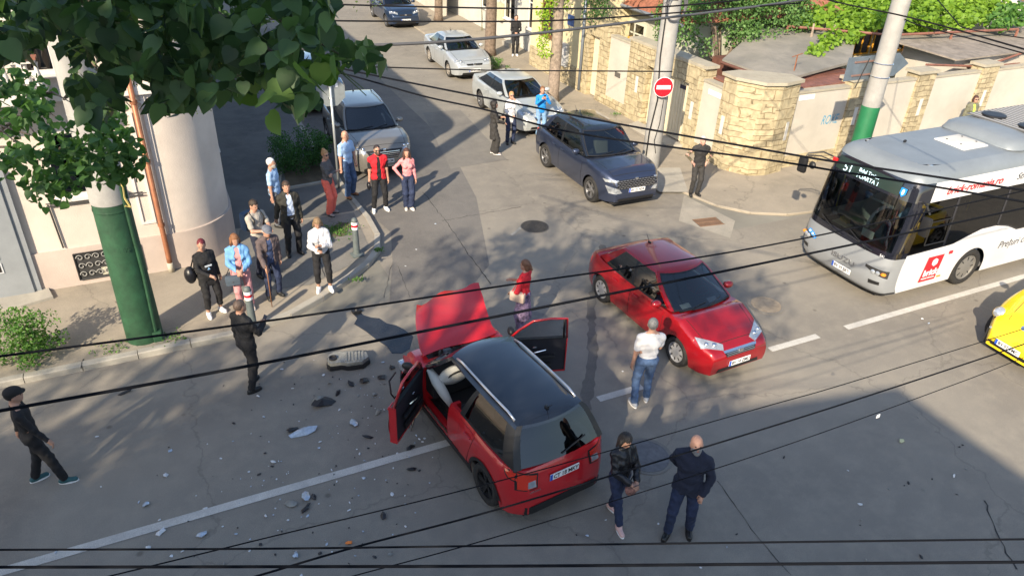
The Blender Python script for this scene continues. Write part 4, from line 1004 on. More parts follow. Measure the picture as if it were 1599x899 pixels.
    F += [tuple(range(n)), tuple(5*n+k for k in range(n))[::-1]]
    pod.add(V, F, ROOF); po = pod.build('air_conditioner', B, autos=45)
    m = MB(); m.box((4.15, -.85, 3.33), (6.4, .85, 3.352), mat('pod_grille', (.10, .10, .10), .7)); 
    for k in range(16): m.box((4.2+k*.14, -.82, 3.352), (4.25+k*.14, .82, 3.362), mat('pod_slat', (.3, .3, .3), .6))
    m.build('vent_grille', po)
    for y in (-.45, .45): m = MB(); m.lathe([(.26, 3.355), (.26, 3.40), (.2, 3.41), (.001, 3.41)], BLACK, 24, Matrix.Translation((4.55, y, 0))); m.build('fan', po)
    # hatch
    m = MB(); HT = mat('hatch_cream', (.62, .58, .50), .5, noise=.08, scale=5); m.box((2.35, -.50, 3.10), (3.15, .25, 3.14), WHITE, bev=.03); m.box((2.41, -.45, 3.14), (3.09, .20, 3.165), HT, bev=.02)
    for x, y in ((2.5, -.3), (2.5, .05), (3.0, -.3), (3.0, .05)): m.box((x-.015, y-.015, 3.165), (x+.015, y+.015, 3.175), BLACK)
    m.build('roof_hatch', B, autos=40)
    m = MB(); m.ell((1.55, .35, 3.13), (.05, .03, .03), BLACK, 10); m.build('roof_antenna', B)
    for y in (-.8, .8):
        m = MB(); m.box((.92, y-.05, 3.05), (1.0, y+.05, 3.075), LAMP, bev=.01); m.build('marker_lamp', B)
    # front details
    def fq(name, v0, v1, z0, z1, m, off=.008, nu=10, nv=3, z0b=None, z1b=None, par=B):
        V = []
        for j in range(nv+1):
            for i in range(nu+1):
                u = i/nu; v = v0+(v1-v0)*u; a = z0+(( z0b if z0b is not None else z0)-z0)*u; b = z1+((z1b if z1b is not None else z1)-z1)*u
                V.append(FP(v, a+(b-a)*j/nv, off)+Vector((0, 0, 0)))
        F = [(j*(nu+1)+i, (j+1)*(nu+1)+i, (j+1)*(nu+1)+i+1, j*(nu+1)+i+1) for j in range(nv) for i in range(nu)]
        n_ = (V[F[0][1]]-V[F[0][0]]).cross(V[F[0][2]]-V[F[0][0]])
        if n_.x > 0: F = [f[::-1] for f in F]
        return mesh(name, V, F, m, par, autos=40)
    for sg in (-1, 1):
        h = fq('headlight', sg*.60, sg*.97, .84, .90, mat('headlight_housing', (.03, .03, .03), .15, coat=1), .012, 14, 2, .70, .88)
        for v in (.76, .84):
            m = MB(); p = FP(sg*v, .80, .02); m.ell(p, (.03, .055, .05), LAMP, 12); m.build('lens', h)
        m = MB(); p = FP(sg*.92, .80, .02); m.ell(p, (.06, .06, .035), mat('amber', (.8, .25, .02), .3), 10); m.build('indicator', h)
        fq('fog_recess', sg*.72, sg*.90, .50, .60, BLACK, .008, 8, 2, .52, .60)
    fq('front_lip', -1, 1, .26, .31, BLACK, .02, 60, 1)
    for sg in (-1, 1): 
        pass
    zt_ = .72
    plate(B, frame(FP(-.16+.0, .52, .03)+Vector((0, .0, 0)), (0, -1, 0), (0, 0, 1)), 'BV 39 EKT', .52, .12)
    text('front_lettering', 'ISUZU', .16, mat('letter_grey', (.22, .22, .23), .3, .6), B, frame(FP(.12, .70, .035), (0, -1, 0), (-.0, 0, 1)), ext=.006, sx=1.5)
    DISP = mat('display_text', (.55, .72, .80), .6, emit=(.5, .75, .9, .45))
    fq('destination_display', -.66, .78, 2.48, 2.76, mat('display_glass', (.02, .035, .03), .25, coat=.3), .010, 30, 3)
    def ft(nm, s_, v, z, size, m=DISP, sh=0, sx=1):
        p = FP(v, z, .06); return text(nm, s_, size, m, B, frame(p, (0, -1, 0), (xf(z+.1)-xf(z), 0, .1)), sh, .002, sx=sx)
    ft('route_number', '51', .56, 2.52, .25); ft('destination_text', 'Bdul Traian', .22, 2.64, .115); ft('destination_text', 'POARTA 1', .22, 2.51, .125)
    ft('fleet_number', '541', -.78, 1.19, .085, PLATE)
    BLU = mat('sign_blue', (.02, .25, .75), .5)
    m = MB(); p = FP(-.72, 2.58, .018); M = frame(p, (0, -1, 0), (xf(2.7)-xf(2.6), 0, .1)); m.prism([(-.07, .09), (-.07, -.03), (0, -.1), (.07, -.03), (.07, .09)], 0, .004, BLU, M); m.prism([(-.02, .06), (-.03, -.02), (0, -.06), (.03, -.02), (.02, .06)], .004, .006, PLATE, M); m.build('city_crest', B)
    m = MB(); 
    for v, z in ((.74, .93), (.66, .90), (.60, .86)):
        p = FP(v, z, .016); M = frame(p, (0, -1, 0), (0, 0, 1)); m.lathe([(.055, 0), (.055, .006), (.001, .006)], BLU, 18, M); m.lathe([(.028, .006), (.028, .008), (.001, .008)], PLATE, 12, M)
    m.build('round_stickers', B)
    m = MB(); p = FP(.86, 2.60, .03); m.box((p.x-.03, p.y-.06, p.z-.06), (p.x+.02, p.y+.06, p.z+.06), mat('red_lamp', (.7, .02, .02), .3), bev=.02); m.build('marker_sign', B)
    m = MB()
    for a0, a1 in ((.62, .05), (-.05, -.62)):
        p = FP(a0, 1.30, .03); q = FP(a1, 1.22, .04); q2 = FP((a0+a1)/2-.1, 1.75, .03); m.tube([p, q], .014, BLACK, 5); m.tube([FP(a1+.1, 1.2, .05), FP(a0, 1.42, .03)], .01, BLACK, 5)
    m.build('wiper', B)
    # side livery
    ty = -HW-.006; RT = mat('livery_red', (.50, .02, .03), .5); DG = mat('livery_dark', (.06, .06, .07), .5)
    text('livery_text', 'brick-romania.ro', .26, RT, B, frame((1.18, -hw(2.6)-.012, 2.53), (1, 0, 0), (0, -.06, 1)), .18, .002, bold=.004)
    text('livery_text', 'Str. Ion Roata', .24, DG, B, frame((3.42, -hw(2.6)-.012, 2.54), (1, 0, 0), (0, -.06, 1)), .18, .002)
    text('livery_text', 'Prețuri corecte', .26, DG, B, frame((3.7, ty, .80), (1, 0, 0), (0, 0, 1)), .18, .002)
    m = MB(); M = frame((1.25, ty+.0, .42), (1, 0, 0), (0, 0, 1)); m.prism([(-.02, 0), (.50, 0), (.56, .62), (.06, .62)], 0, .004, RT, M)
    # cube-like emblem: hexagon
    hx = [(.32+.10*cos(R(90+60*k)), .46+.10*sin(R(90+60*k))) for k in range(6)]; m.prism(hx, .004, .006, PLATE, M)
    for a in (90, 210, 330): m.prism([(.32, .46), (.32+.1*cos(R(a)), .46+.1*sin(R(a))), (.32+.1*cos(R(a))+.008, .46+.1*sin(R(a))-.006), (.327, .455)], .006, .0075, RT, M)
    lg = m.build('livery_panel', B)
    text('livery_text', 'brick', .22, PLATE, lg, frame((1.30, ty-.006, .56), (1, 0, 0), (0, 0, 1)), .1, .002, bold=.008); text('livery_text', 'PREFAB MODULAR', .055, PLATE, lg, frame((1.29, ty-.006, .475), (1, 0, 0), (0, 0, 1)), 0, .002, sx=.9)
    m = MB(); m.box((1.95, ty-.01, 1.0), (2.07, ty+.02, 1.08), mat('livery_red', RT) if False else RT, bev=.02); m.build('side_reflector', B)
    m = MB(); m.box((1.82, ty-.008, .44), (1.94, ty+.02, .475), MATS['amber'], bev=.008); m.build('side_marker', B)
    # driver window outline and interior
    def rect_frame(x0_, x1_, z0_, z1_): 
        for a, b in (((x0_, z0_), (x1_, z0_)), ((x1_, z0_), (x1_, z1_)), ((x1_, z1_), (x0_, z1_)), ((x0_, z1_), (x0_, z0_))):
            fm.tube([(a[0], -HW-.012, a[1]), (b[0], -HW-.012, b[1])], .012, BLACK, 5)
    fm = MB(); rect_frame(.98, 1.6, 1.40, 1.95); fm.build('driver_window_frame', B)
    it = MB(); it.box((.7, -1.15, .35), (L-.1, 1.15, .42), mat('bus_floor', (.15, .15, .16), .8)); it.box((.45, -1.05, .5), (1.0, 1.02, 1.18), DARK, bev=.06)
    it.box((1.9, -1.15, .42), (2.0, -.1, 2.2), DARK); it.build('cabin', B)
    seat = MB(); seat.box((1.35, -.85, .7), (1.75, -.4, .95), DARK, bev=.05); seat.box((1.72, -.85, .8), (1.85, -.4, 1.7), DARK, bev=.05); seat.build('driver_seat', B)
    BS = mat('bus_seat', (.03, .06, .14), .8)
    for k in range(6):
        for y in (-.9, -.45, .45, .9):
            s_ = MB(); xx = 3.0+k*.95; s_.box((xx-.2, y-.2, .75), (xx+.2, y+.2, .85), BS, bev=.03); s_.box((xx+.15, y-.2, .8), (xx+.22, y+.2, 1.55), BS, bev=.03); s_.build('passenger_seat', B)
    yl = MB(); YP = mat('hand_pole', (.75, .60, .05), .4)
    for x, y in ((2.2, .35), (3.6, .3), (3.6, -.3), (5.2, .3)): yl.tube([(x, y, .4), (x, y, 2.9)], .018, YP, 6)
    yl.build('hand_rail', B)
    dr = MB(); GF = mat('door_frame_green', (.1, .3, .2), .5)
    pp = MB(); a = FP(-.35, 1.36, -.12); pp.box((a.x-.01, a.y-.15, a.z), (a.x+.004, a.y+.15, a.z+.18), PLATE, bev=.0); pp.build('dash_card', B)
    pp = MB(); a = FP(.30, 1.30, -.22); pp.box((a.x-.05, a.y-.2, a.z), (a.x+.18, a.y+.2, a.z+.02), mat('manila', (.7, .62, .4), .8)); pp.box((a.x+.1, a.y-.08, a.z), (a.x+.2, a.y+.14, a.z+.12), mat('box_orange', (.6, .35, .08), .8)); pp.build('dash_papers', B)
    sv = MB(); a = FP(-.35, 2.2, -.08); sv.box((a.x, a.y-.35, a.z-.03), (a.x+.02, a.y+.35, a.z+.02), GREY); sv.build('sun_visor', B)
    st = MB(); Tm = Matrix.Translation((1.15, -.62, 1.2)) @ Matrix.Rotation(R(-35), 4, 'Y'); st.tube([(.22*cos(2*pi*k/16), .22*sin(2*pi*k/16), 0) for k in range(17)], .016, BLACK, 6, Tm, cap=False); st.build('steering_wheel', B)
    # mirrors
    m = MB(); p = FP(.95, 2.60, 0)
    m.tube([p, p+Vector((-.22, .18, .10)), p+Vector((-.50, .34, .05)), p+Vector((-.55, .36, -.05))], .018, BLACK, 6); m.tube([p+Vector((0, 0, -.1)), p+Vector((-.25, .20, -.0)), p+Vector((-.5, .34, .0))], .014, BLACK, 6)
    q = p+Vector((-.55, .38, -.22)); m.box((q.x-.06, q.y-.11, q.z-.20), (q.x+.05, q.y+.11, q.z+.17), BLACK, bev=.05); q = p+Vector((-.40, .24, -.22)); m.ell(q, (.06, .09, .09), BLACK, 12); m.build('wing_mirror', B, autos=50)
    m = MB(); p = FP(-.97, 2.35, 0); m.tube([p+Vector((.1, .02, .1)), p+Vector((.0, -.18, .10)), p+Vector((.02, -.28, -.05))], .02, BLACK, 6)
    q = p+Vector((.02, -.27, -.32)); m.box((q.x-.05, q.y-.10, q.z-.22), (q.x+.06, q.y+.10, q.z+.2), BLACK, bev=.05); m.build('wing_mirror', B, autos=50)
    for x in (wx, rx):
        for sg in (1, -1):
            T = (x, sg*(HW-.15)); w_ = wheel(B, T[0], T[1], wr, .26, 'cap', mat('bus_rim', (.28, .27, .25), .55, .5))
        m = MB(); m.box((x-.6, -1.0, .3), (x+.6, 1.0, .95), DARK); m.build('wheel_well', B)
    m = MB(); m.box((.25, -1.05, .22), (L, 1.05, .36), DARK); m.build('chassis', B)
    return B
make_bus(13.10, 9.98).scale = (1, 1, .985)
# ------------------------------------------------------------------ people: smooth bodies from signed distances, polygonised with surface nets
def surfnet(f, lo, hi, h):
    xs = [np.arange(lo[k]-h*2, hi[k]+h*2, h) for k in range(3)]
    X, Y, Z = np.meshgrid(*xs, indexing='ij'); P = np.stack([X, Y, Z], -1).astype(np.float32)
    V = f(P); sg = V < 0; nx, ny, nz = V.shape
    c = sum(sg[a:nx-1+a, b:ny-1+b, d:nz-1+d].astype(np.int8) for a in (0, 1) for b in (0, 1) for d in (0, 1))
    act = (c > 0) & (c < 8); idx = -np.ones(act.shape, int); A = np.argwhere(act); idx[act] = np.arange(len(A))
    acc = np.zeros((len(A), 3)); cnt = np.zeros(len(A))
    O = [(a, b, d) for a in (0, 1) for b in (0, 1) for d in (0, 1)]
    for i in range(8):
        for j in range(i+1, 8):
            if sum(abs(p-q) for p, q in zip(O[i], O[j])) != 1: continue
            vi = V[A[:, 0]+O[i][0], A[:, 1]+O[i][1], A[:, 2]+O[i][2]]; vj = V[A[:, 0]+O[j][0], A[:, 1]+O[j][1], A[:, 2]+O[j][2]]
            m = (vi < 0) != (vj < 0); t = np.where(m, vi/np.where(m, vi-vj, 1), 0)[:, None]
            acc += np.where(m[:, None], np.array(O[i])+(np.array(O[j])-np.array(O[i]))*t, 0); cnt += m
    verts = (A+acc/cnt[:, None])*h+np.array([x[0] for x in xs])
    quads = []
    for ax in range(3):
        s0 = [slice(1, -1)]*3; s1 = [slice(1, -1)]*3; s0[ax] = slice(0, -1); s1[ax] = slice(1, None)
        a = sg[tuple(s0)]; b = sg[tuple(s1)]; E = np.argwhere(a != b)
        if not len(E): continue
        inside = a[tuple(E.T)]; off = np.array([1, 1, 1]); off[ax] = 0; E = E+off
        u, v = [(1, 2), (2, 0), (0, 1)][ax]
        du = np.zeros(3, int); du[u] = 1; dv = np.zeros(3, int); dv[v] = 1
        q = [idx[tuple((E-du*p-dv*r).T)] for p, r in ((1, 1), (0, 1), (0, 0), (1, 0))]
        Q = np.stack(q, 1); Q[~inside] = Q[~inside][:, ::-1]; quads.append(Q)
    Q = np.concatenate(quads); Q = Q[(Q >= 0).all(1)]
    return verts, Q
def seg(a, b, ra, rb, sy=1.0):
    a = np.array(a, float); b = np.array(b, float)
    def f(P):
        d = b-a; t = np.clip(((P-a)@d)/max(1e-9, d@d), 0, 1)[..., None]; q = P-(a+d*t)
        if sy != 1.0: q = q*np.array([1, 1/sy, 1])
        return np.linalg.norm(q, axis=-1)-(ra+(rb-ra)*t[..., 0])
    return f
def elip(c, r, rot=None):
    c = np.array(c, float); r = np.array(r, float)
    def f(P):
        q = P-c
        if rot is not None: q = q@np.array(rot)
        k = np.linalg.norm(q/r, axis=-1); return (k-1)*r.min()*1.0
    return f
def smin(fs, k=.03):
    def f(P):
        d = fs[0](P)
        for g in fs[1:]:
            e = g(P); hh = np.clip(.5+.5*(e-d)/k, 0, 1); d = e*(1-hh)+d*hh-k*hh*(1-hh)
        return d
    return f
def both(f, g): return lambda P: np.maximum(f(P), g(P))
def minus(f, g): return lambda P: np.maximum(f(P), -g(P))
def above(z): return lambda P: z-P[..., 2]
def below(z): return lambda P: P[..., 2]-z
def add_sdf(name, f, lo, hi, h, m, parent):
    V, Q = surfnet(f, lo, hi, h)
    me = bpy.data.meshes.new(name); me.from_pydata(V.tolist(), [], Q.tolist()); me.materials.append(m)
    me.polygons.foreach_set('use_smooth', [True]*len(me.polygons)); me.update()
    o = bpy.data.objects.new(name, me); COL.objects.link(o); o.parent = parent; return o
def cloth(name, c, noise=.16, scale=7, rough=.85, c2=None):
    return mat('cloth_'+name, c, rough, noise=noise, scale=scale, bump=.8, bscale=13, col2=c2, sheen=0)
def skin(c=(.42, .24, .17)): return mat('skin_%.2f' % c[0], c, .55, noise=.08, scale=12)
def ik(a, b, l1, l2, pole):
    a, b = Vector(a), Vector(b); d = b-a; L = min(d.length, (l1+l2)*.999)
    if d.length > L: b = a+d.normalized()*L; d = b-a
    x = (l1*l1-l2*l2+L*L)/(2*L); hgt = sqrt(max(0, l1*l1-x*x)); u = d.normalized(); p = Vector(pole); p = (p-u*p.dot(u)).normalized()
    return a+u*x+p*hgt, b
WAIST = {'rest': ((.235, .02, .80), (0, -1, -.2)), 'phone': ((.07, .33, 1.16), (.7, -.6, -.6)), 'phone_low': ((.06, .31, 1.05), (.8, -.6, -.5)), 'hip': ((.21, .03, 1.00), (1, -.45, 0)), 'pocket': ((.20, .10, .90), (.9, -.8, 0)),
         'cross': ((-.11, .20, 1.17), (.8, -.1, -.6)), 'clasp': ((.035, .25, 1.03), (.9, -.5, -.3)), 'ear': ((.10, .12, 1.58), (.9, .3, -.8)), 'back': ((.06, -.17, .98), (.9, -.4, 0)), 'bag': ((.17, .20, 1.02), (.8, -.7, 0)), 'cane': ((.20, .30, .92), (.6, -.7, 0)),
         'fwd': ((.24, .22, .88), (.4, -1, 0)), 'aft': ((.24, -.16, .84), (.4, -1, 0)), 'eyes': ((.06, .17, 1.52), (.9, .5, -.7)), 'chest': ((.0, .27, 1.22), (.8, -.4, -.6)), 'phone_up': ((.05, .27, 1.40), (.8, .1, -.9))}
def person(pos, face, label, H=1.74, girth=1.0, female=False, hands=('rest', 'rest'), feet=((-.10, 0), (.10, 0)), top=None, sleeve='long', top_hem=.90, jacket=None, jacket_hem=.86, open_front=.0, jsleeve='long',
           trousers=None, leg_hem=.10, skirt=None, shoes=None, sole=None, hair='short', hairc=(.03, .02, .015), hat=None, shades=False, look=0.0, nod=0.0, lean=0.0, sk=(.42, .235, .165), beard=None, seated=False, z=0.0, group=None, turn=0.0, trc=None, ankle=None):
    """local frame: facing +Y, right hand at +X"""
    k = H/1.75
    root = empty('person', (pos[0], pos[1], pos[2] if len(pos) > 2 else z), face-pi/2, label, 'person', group); root.scale = (k, k, k)
    g = girth; SK = skin(sk); top = top or cloth('tee', (.4, .4, .4)); trousers = trousers or cloth('jeans', (.05, .08, .15))
    sw = .158 if female else .182; hipx = .095 if female else .088
    ly = lambda zz: lean*max(0, (zz-.9))   # forward lean
    lp = np.array([0, 1, 0])
    def L(x, y, zz): return (x, y+ly(zz), zz)
    # feet
    hipz = .93; J = {}
    kx = 1
    for s_, (fx, fy) in zip((-1, 1), feet):
        lift = 0
        an = (fx, fy, .085); hp = (s_*hipx, 0, hipz)
        kn, an2 = ik(hp, an, .44, .425, (s_*.12, 1, 0)); J[s_] = (Vector(hp), kn, an2)
    # body parts
    th, cf = .082*g**.6, .052*g**.4
    legs = []
    for s_ in (-1, 1):
        hp, kn, an = J[s_]; legs += [seg(hp, kn, th, .056), seg(kn, an, .055, .036), seg(kn+(an-kn)*.3, kn+(an-kn)*.45, cf, .045)]
    torso_w = (.150 if female else .165)*g; 
    pelv = elip(L(0, -.01, .95), (.155*g if female else .150*g, .105*g, .115)); belly = elip(L(0, .01*g, 1.10), (.130*g if female else .142*g, .098*g, .14)); chest = elip(L(0, 0, 1.29), (torso_w, .108*g**.7, .17))
    shl = seg(L(-sw+.045, -.005, 1.405), L(sw-.045, -.005, 1.405), .055, .055, 1.0)
    trap = [seg(L(0, -.02, 1.50), L(s_*(sw-.05), -.01, 1.42), .052, .045) for s_ in (-1, 1)]
    tors = [pelv, belly, chest, shl]+trap
    if female: tors += [elip(L(-.07, .085, 1.27), (.06, .05, .06)), elip(L(.07, .085, 1.27), (.06, .05, .06))]
    arms = {}
    for s_, hnd in zip((-1, 1), hands):
        t, pole = WAIST[hnd] if isinstance(hnd, str) else hnd
        if isinstance(hnd, str): tg = (s_*t[0], t[1], t[2]); pl = (s_*pole[0], pole[1], pole[2])
        else: tg, pl = t, pole
        tg = (tg[0]*(1+.35*(g-1)), tg[1]+ly(tg[2])+(.05*(g-1) if tg[1] > .1 else 0), tg[2]); sh = L(s_*sw*(1+.25*(g-1)), -.01, 1.395)
        el, hd = ik(sh, tg, .285, .255, pl); arms[s_] = (Vector(sh), el, hd)
    armf = []
    for s_ in (-1, 1):
        sh, el, hd = arms[s_]; armf += [seg(sh, el, .046*g**.4, .038*g**.3), seg(el, hd, .041*g**.3, .027)]
    hz = 1.625; hc = Vector((0+.0, ly(hz)+.015, hz)); 
    Mh = Matrix.Rotation(look, 3, 'Z') @ Matrix.Rotation(-nod, 3, 'X')
    def hp_(x, y, zz): return hc+Mh @ Vector((x, y, zz))
    RH = [[Mh[i][j] for j in range(3)] for i in range(3)]
    head = [elip(hp_(0, -.012, .025), (.076, .096, .098), RH), elip(hp_(0, .012, -.040), (.062, .078, .078), RH), elip(hp_(0, .085, -.012), (.013, .022, .024), RH), elip(hp_(0, .062, -.088), (.030, .026, .024), RH), elip(hp_(.076, -.005, -.012), (.012, .022, .03), RH), elip(hp_(-.076, -.005, -.012), (.012, .022, .03), RH)]
    neck = seg(L(0, -.012, 1.44), hp_(0, -.02, -.05), .054 if not female else .046, .050 if not female else .044)
    hands_f = []; finger = MB()
    for s_ in (-1, 1):
        sh, el, hd = arms[s_]; d = (hd-el).normalized(); side = d.cross(Vector((0, 0, 1))); side = side.normalized() if side.length > .2 else Vector((0, 1, 0))
        nn = side.cross(d).normalized()
        if s_ > 0: pass
        pal = hd+d*.045; hands_f.append(seg(hd, hd+d*.075, .026, .032)); 
        for q in range(4):
            o = (q-1.5)*.017; a = hd+d*.07+side*o; Lf = (.062, .074, .078, .066)[q]
            finger.tube([a, a+d*Lf*.5-nn*.006, a+d*Lf*.8-nn*.022, a+d*Lf*.85-nn*.04], [.0095, .009, .008, .006], None, 6)
        a = hd+d*.03+side*(.028*(-s_)); finger.tube([a, a+d*.03+side*(-s_)*.02, a+d*.06+side*(-s_)*.022-nn*.01], [.012, .010, .008], None, 6)
    body = smin(tors+[neck]+armf+legs+hands_f, .028); headf = smin(head, .02)
    if beard is None: pass
    bodyf = smin([body, headf], .018)
    ext = [p for s_ in (-1, 1) for p in (*arms[s_], *J[s_])]
    lo = [min([-.28*g, *[p[i]-.12 for p in ext]]) if i == 0 else min([-.20*g, *[p[i]-.14 for p in ext]]) if i == 1 else 0 for i in range(3)]
    hi = [max([.28*g, *[p[i]+.12 for p in ext]]) if i == 0 else max([.22*g+ly(1.7), *[p[i]+.14 for p in ext], .16+ly(1.7)]) if i == 1 else 1.78 for i in range(3)]
    lo[2] = .03
    V, Q = surfnet(bodyf, lo, hi, .0155)
    nb = len(V); FV = finger.V; FF = [tuple(i+nb for i in f) for f in finger.F]
    me = bpy.data.meshes.new('body'); me.from_pydata(V.tolist()+FV, [], Q.tolist()+FF); me.materials.append(SK); me.polygons.foreach_set('use_smooth', [True]*len(me.polygons)); me.update()
    bo = bpy.data.objects.new('body', me); COL.objects.link(bo); bo.parent = root
    # face
    for nm, w_, mm in (('eye', .012, INK),):
        for sx in (-1, 1):
            e = MB(); p = hp_(sx*.031, .079, .008); e.ell(p, (.012, .008, .007), mm, 8); e.build('eye', root, True)
    e = MB(); e.ell(hp_(0, .088, -.058), (.022, .008, .006), mat('lips', (.35, .10, .08), .6), 8); e.build('mouth', root, True)
    if shades:
        e = MB(); 
        for sx in (-1, 1): e.ell(hp_(sx*.034, .088, .010), (.029, .014, .020), BLACK, 10)
        e.tube([hp_(-.078, .0, .014), hp_(-.07, .075, .014), hp_(0, .096, .016), hp_(.07, .075, .014), hp_(.078, 0, .014)], .005, BLACK, 5); e.build('sunglasses', root, True)
    if beard:
        f = minus(both(smin([elip(hp_(0, .018, -.052), (.068, .082, .072), RH), elip(hp_(0, .066, -.095), (.036, .034, .034), RH)], .02), lambda P: (P-np.array(hp_(0, 0, -.035)))@np.array(Mh @ Vector((0, -.25, 1)))), seg(hp_(0, .09, -.056), hp_(0, .10, -.056), .014, .014))
        add_sdf('beard', f, [v-.15 for v in hc], [v+.15 for v in hc], .010, mat('beard_%.2f' % beard[0], beard, .95, noise=.2, scale=60, bump=.6, bscale=90), root)
    # hair
    HM = mat('hair_%.2f_%.2f' % (hairc[0], hairc[2]), hairc, .55, noise=.3, scale=40, bump=.7, bscale=60)
    def facecut(P):  # positive outside the face wedge
        q = (P-np.array(hc))@np.array(RH); return q
    if hair != 'bald':
        cap = elip(hp_(0, -.020, .033), (.084, .101, .101), RH)
        parts = [cap]; bigh = hair in ('long', 'loose')
        if hair in ('long', 'bob', 'tail', 'curly', 'loose'):
            parts.append(elip(hp_(0, -.055, -.04), (.080, .060, .09), RH))
        if hair == 'long' or hair == 'loose': parts += [seg(hp_(0, -.06, -.03), hp_(0, -.07, -.05)+Vector((0, -.03, -.19)), .085, .070, .7), seg(hp_(.066, -.01, .0), hp_(.080, .02, -.05)+Vector((.015, .03, -.17)), .040, .034), seg(hp_(-.066, -.01, .0), hp_(-.080, .02, -.05)+Vector((-.015, .03, -.17)), .040, .034)]
        if hair == 'curly': parts += [elip(hp_(0, -.03, .03), (.115, .118, .115), RH), elip(hp_(.075, -.03, -.06), (.055, .06, .075), RH), elip(hp_(-.075, -.03, -.06), (.055, .06, .075), RH)]
        if hair == 'bob': parts += [elip(hp_(.06, -.02, -.04), (.035, .06, .07), RH), elip(hp_(-.06, -.02, -.04), (.035, .06, .07), RH)]
        if hair == 'bun': parts += [elip(hp_(0, -.06, .125), (.042, .042, .038), RH)]
        if hair == 'tail': parts += [seg(hp_(0, -.11, .03), hp_(0, -.15, -.08), .035, .022)]
        if hair == 'fringe': parts = [elip(hp_(0, -.05, -.02), (.083, .062, .055), RH)]
        fz = .055 if hair not in ('short', 'crop') else .062
        if hair == 'crop': parts[0] = elip(hp_(0, -.02, .030), (.081, .099, .100), RH)
        hf = smin(parts, .02)
        low = -.03 if hair in ('short', 'crop', 'bun') else -9
        def cut(P):
            q = facecut(P); face = np.maximum(.035-q[..., 1]+.0, q[..., 2]-fz)        # region in front and below hairline
            side = np.maximum(q[..., 2]-low, -9) if low > -5 else None
            r = -face
            if low > -5: r = np.maximum(r, (low+np.clip(-q[..., 1]-.02, 0, 1)*-.5)-q[..., 2])
            return r
        if hair == 'fringe': ff = both(hf, lambda P: (.0)+facecut(P)[..., 1]-.03)
        else: ff = both(hf, cut)
        f1 = ff; ff = lambda P: f1(P)+.0035*np.sin(P[..., 0]*140+P[..., 2]*30)*np.sin(P[..., 1]*120+P[..., 2]*25)
        if hair in ('curly',):
            f0 = ff; ff = lambda P: f0(P)+.008*np.sin(P[..., 0]*85)*np.sin(P[..., 1]*80)*np.sin(P[..., 2]*75)
        add_sdf('hair', ff, [hc[0]-.2, hc[1]-.25, hc[2]-.33], [hc[0]+.2, hc[1]+.2, hc[2]+.2], .0115, HM, root)
    if hat:
        f = smin([both(elip(hp_(0, -.005, .062), (.098, .118, .075), RH), lambda P: .035-facecut(P)[..., 2])]+[both(elip(hp_(0, .085, .045), (.075, .065, .014), RH), lambda P: -9+0*P[..., 0])], .012)
        add_sdf('cap', f, [v-.22 for v in hc], [v+.22 for v in hc], .011, hat, root)
    # clothing shells
    def sleeves(off, kind, flare=0.0):
        o = []
        for s_ in (-1, 1):
            sh, el, hd = arms[s_]
            if kind == 'none': o.append(seg(sh, sh+(el-sh)*.12, .055*g**.4+off, .05+off)); continue
            if kind == 'short': o.append(seg(sh, sh+(el-sh)*.72, .056*g**.4+off, .056*g**.3+off)); continue
            if kind == 'elbow': o += [seg(sh, el, .054*g**.4+off, .046+off), seg(el, el+(hd-el)*.15, .044+off, .044+off)]; continue
            e = hd-(hd-el)*.06
            o += [seg(sh, el, .049*g**.4+off, .041*g**.3+off), seg(el, e, .043*g**.3+off, .031+off+flare)]
        return o
    def shell(off, kind, hem, hemflare=0.0, flare=0.0):
        ts = [elip(L(0, -.005, .95), (.158*g+off, .112*g+off, .125+off)), elip(L(0, .01*g, 1.10), (.140*g+off, .104*g+off, .15)), elip(L(0, 0, 1.29), (torso_w+.008+off, .114*g**.7+off, .175)), seg(L(-sw+.045, -.005, 1.405), L(sw-.045, -.005, 1.405), .055+off, .055+off)]+[seg(L(0, -.02, 1.478), L(s_*(sw-.05), -.01, 1.415), .056+off*.7, .050+off) for s_ in (-1, 1)]
        if female: ts += [elip(L(-.07, .085, 1.27), (.064+off, .052+off, .062)), elip(L(.07, .085, 1.27), (.064+off, .052+off, .062))]
        if hem < .9: ts.append(seg(L(-.04, 0, .95), (-.05, .0, hem-.05), .120*g+off, .12*g+off+hemflare, .8)); ts.append(seg(L(.04, 0, .95), (.05, .0, hem-.05), .120*g+off, .12*g+off+hemflare, .8))
        f = smin(ts+sleeves(off, kind, flare), .03)
        tl = lambda P: np.where(np.abs(P[..., 0]) < .24*g, 1, 0)
        # hem applies only around the torso, not the sleeves
        f2 = smin(ts, .03); arm = smin(sleeves(off, kind, flare), .02)
        tor = both(f2, above(hem)); return smin([tor, arm], .03)
    ph_ = rng.uniform(0, 6)
    fold = lambda f, a=.005: (lambda P: f(P)+a*np.sin(P[..., 2]*38+5*np.sin(P[..., 0]*11+P[..., 1]*9)+ph_)*np.sin(P[..., 0]*23+P[..., 1]*29+P[..., 2]*9+ph_))
    # trousers or skirt
    lg = []
    for s_ in (-1, 1):
        hp, kn, an = J[s_]; loose = .016 if ankle is None else ankle
        e = kn+(an-kn)*(1-max(0, leg_hem-.085)/.42)
        lg += [seg(hp, kn, th+.012, .062+loose*.6), seg(kn, e, .060+loose*.6, .046+loose)]
    lg += [elip(L(0, -.008, .955), (.160*g, .115*g, .125))]
    f = both(smin(lg, .03), below(1.045))
    add_sdf('trousers', fold(f, .006), [lo[0], lo[1], max(.04, leg_hem-.03)], [hi[0], hi[1], 1.07], .0155, trousers, root)
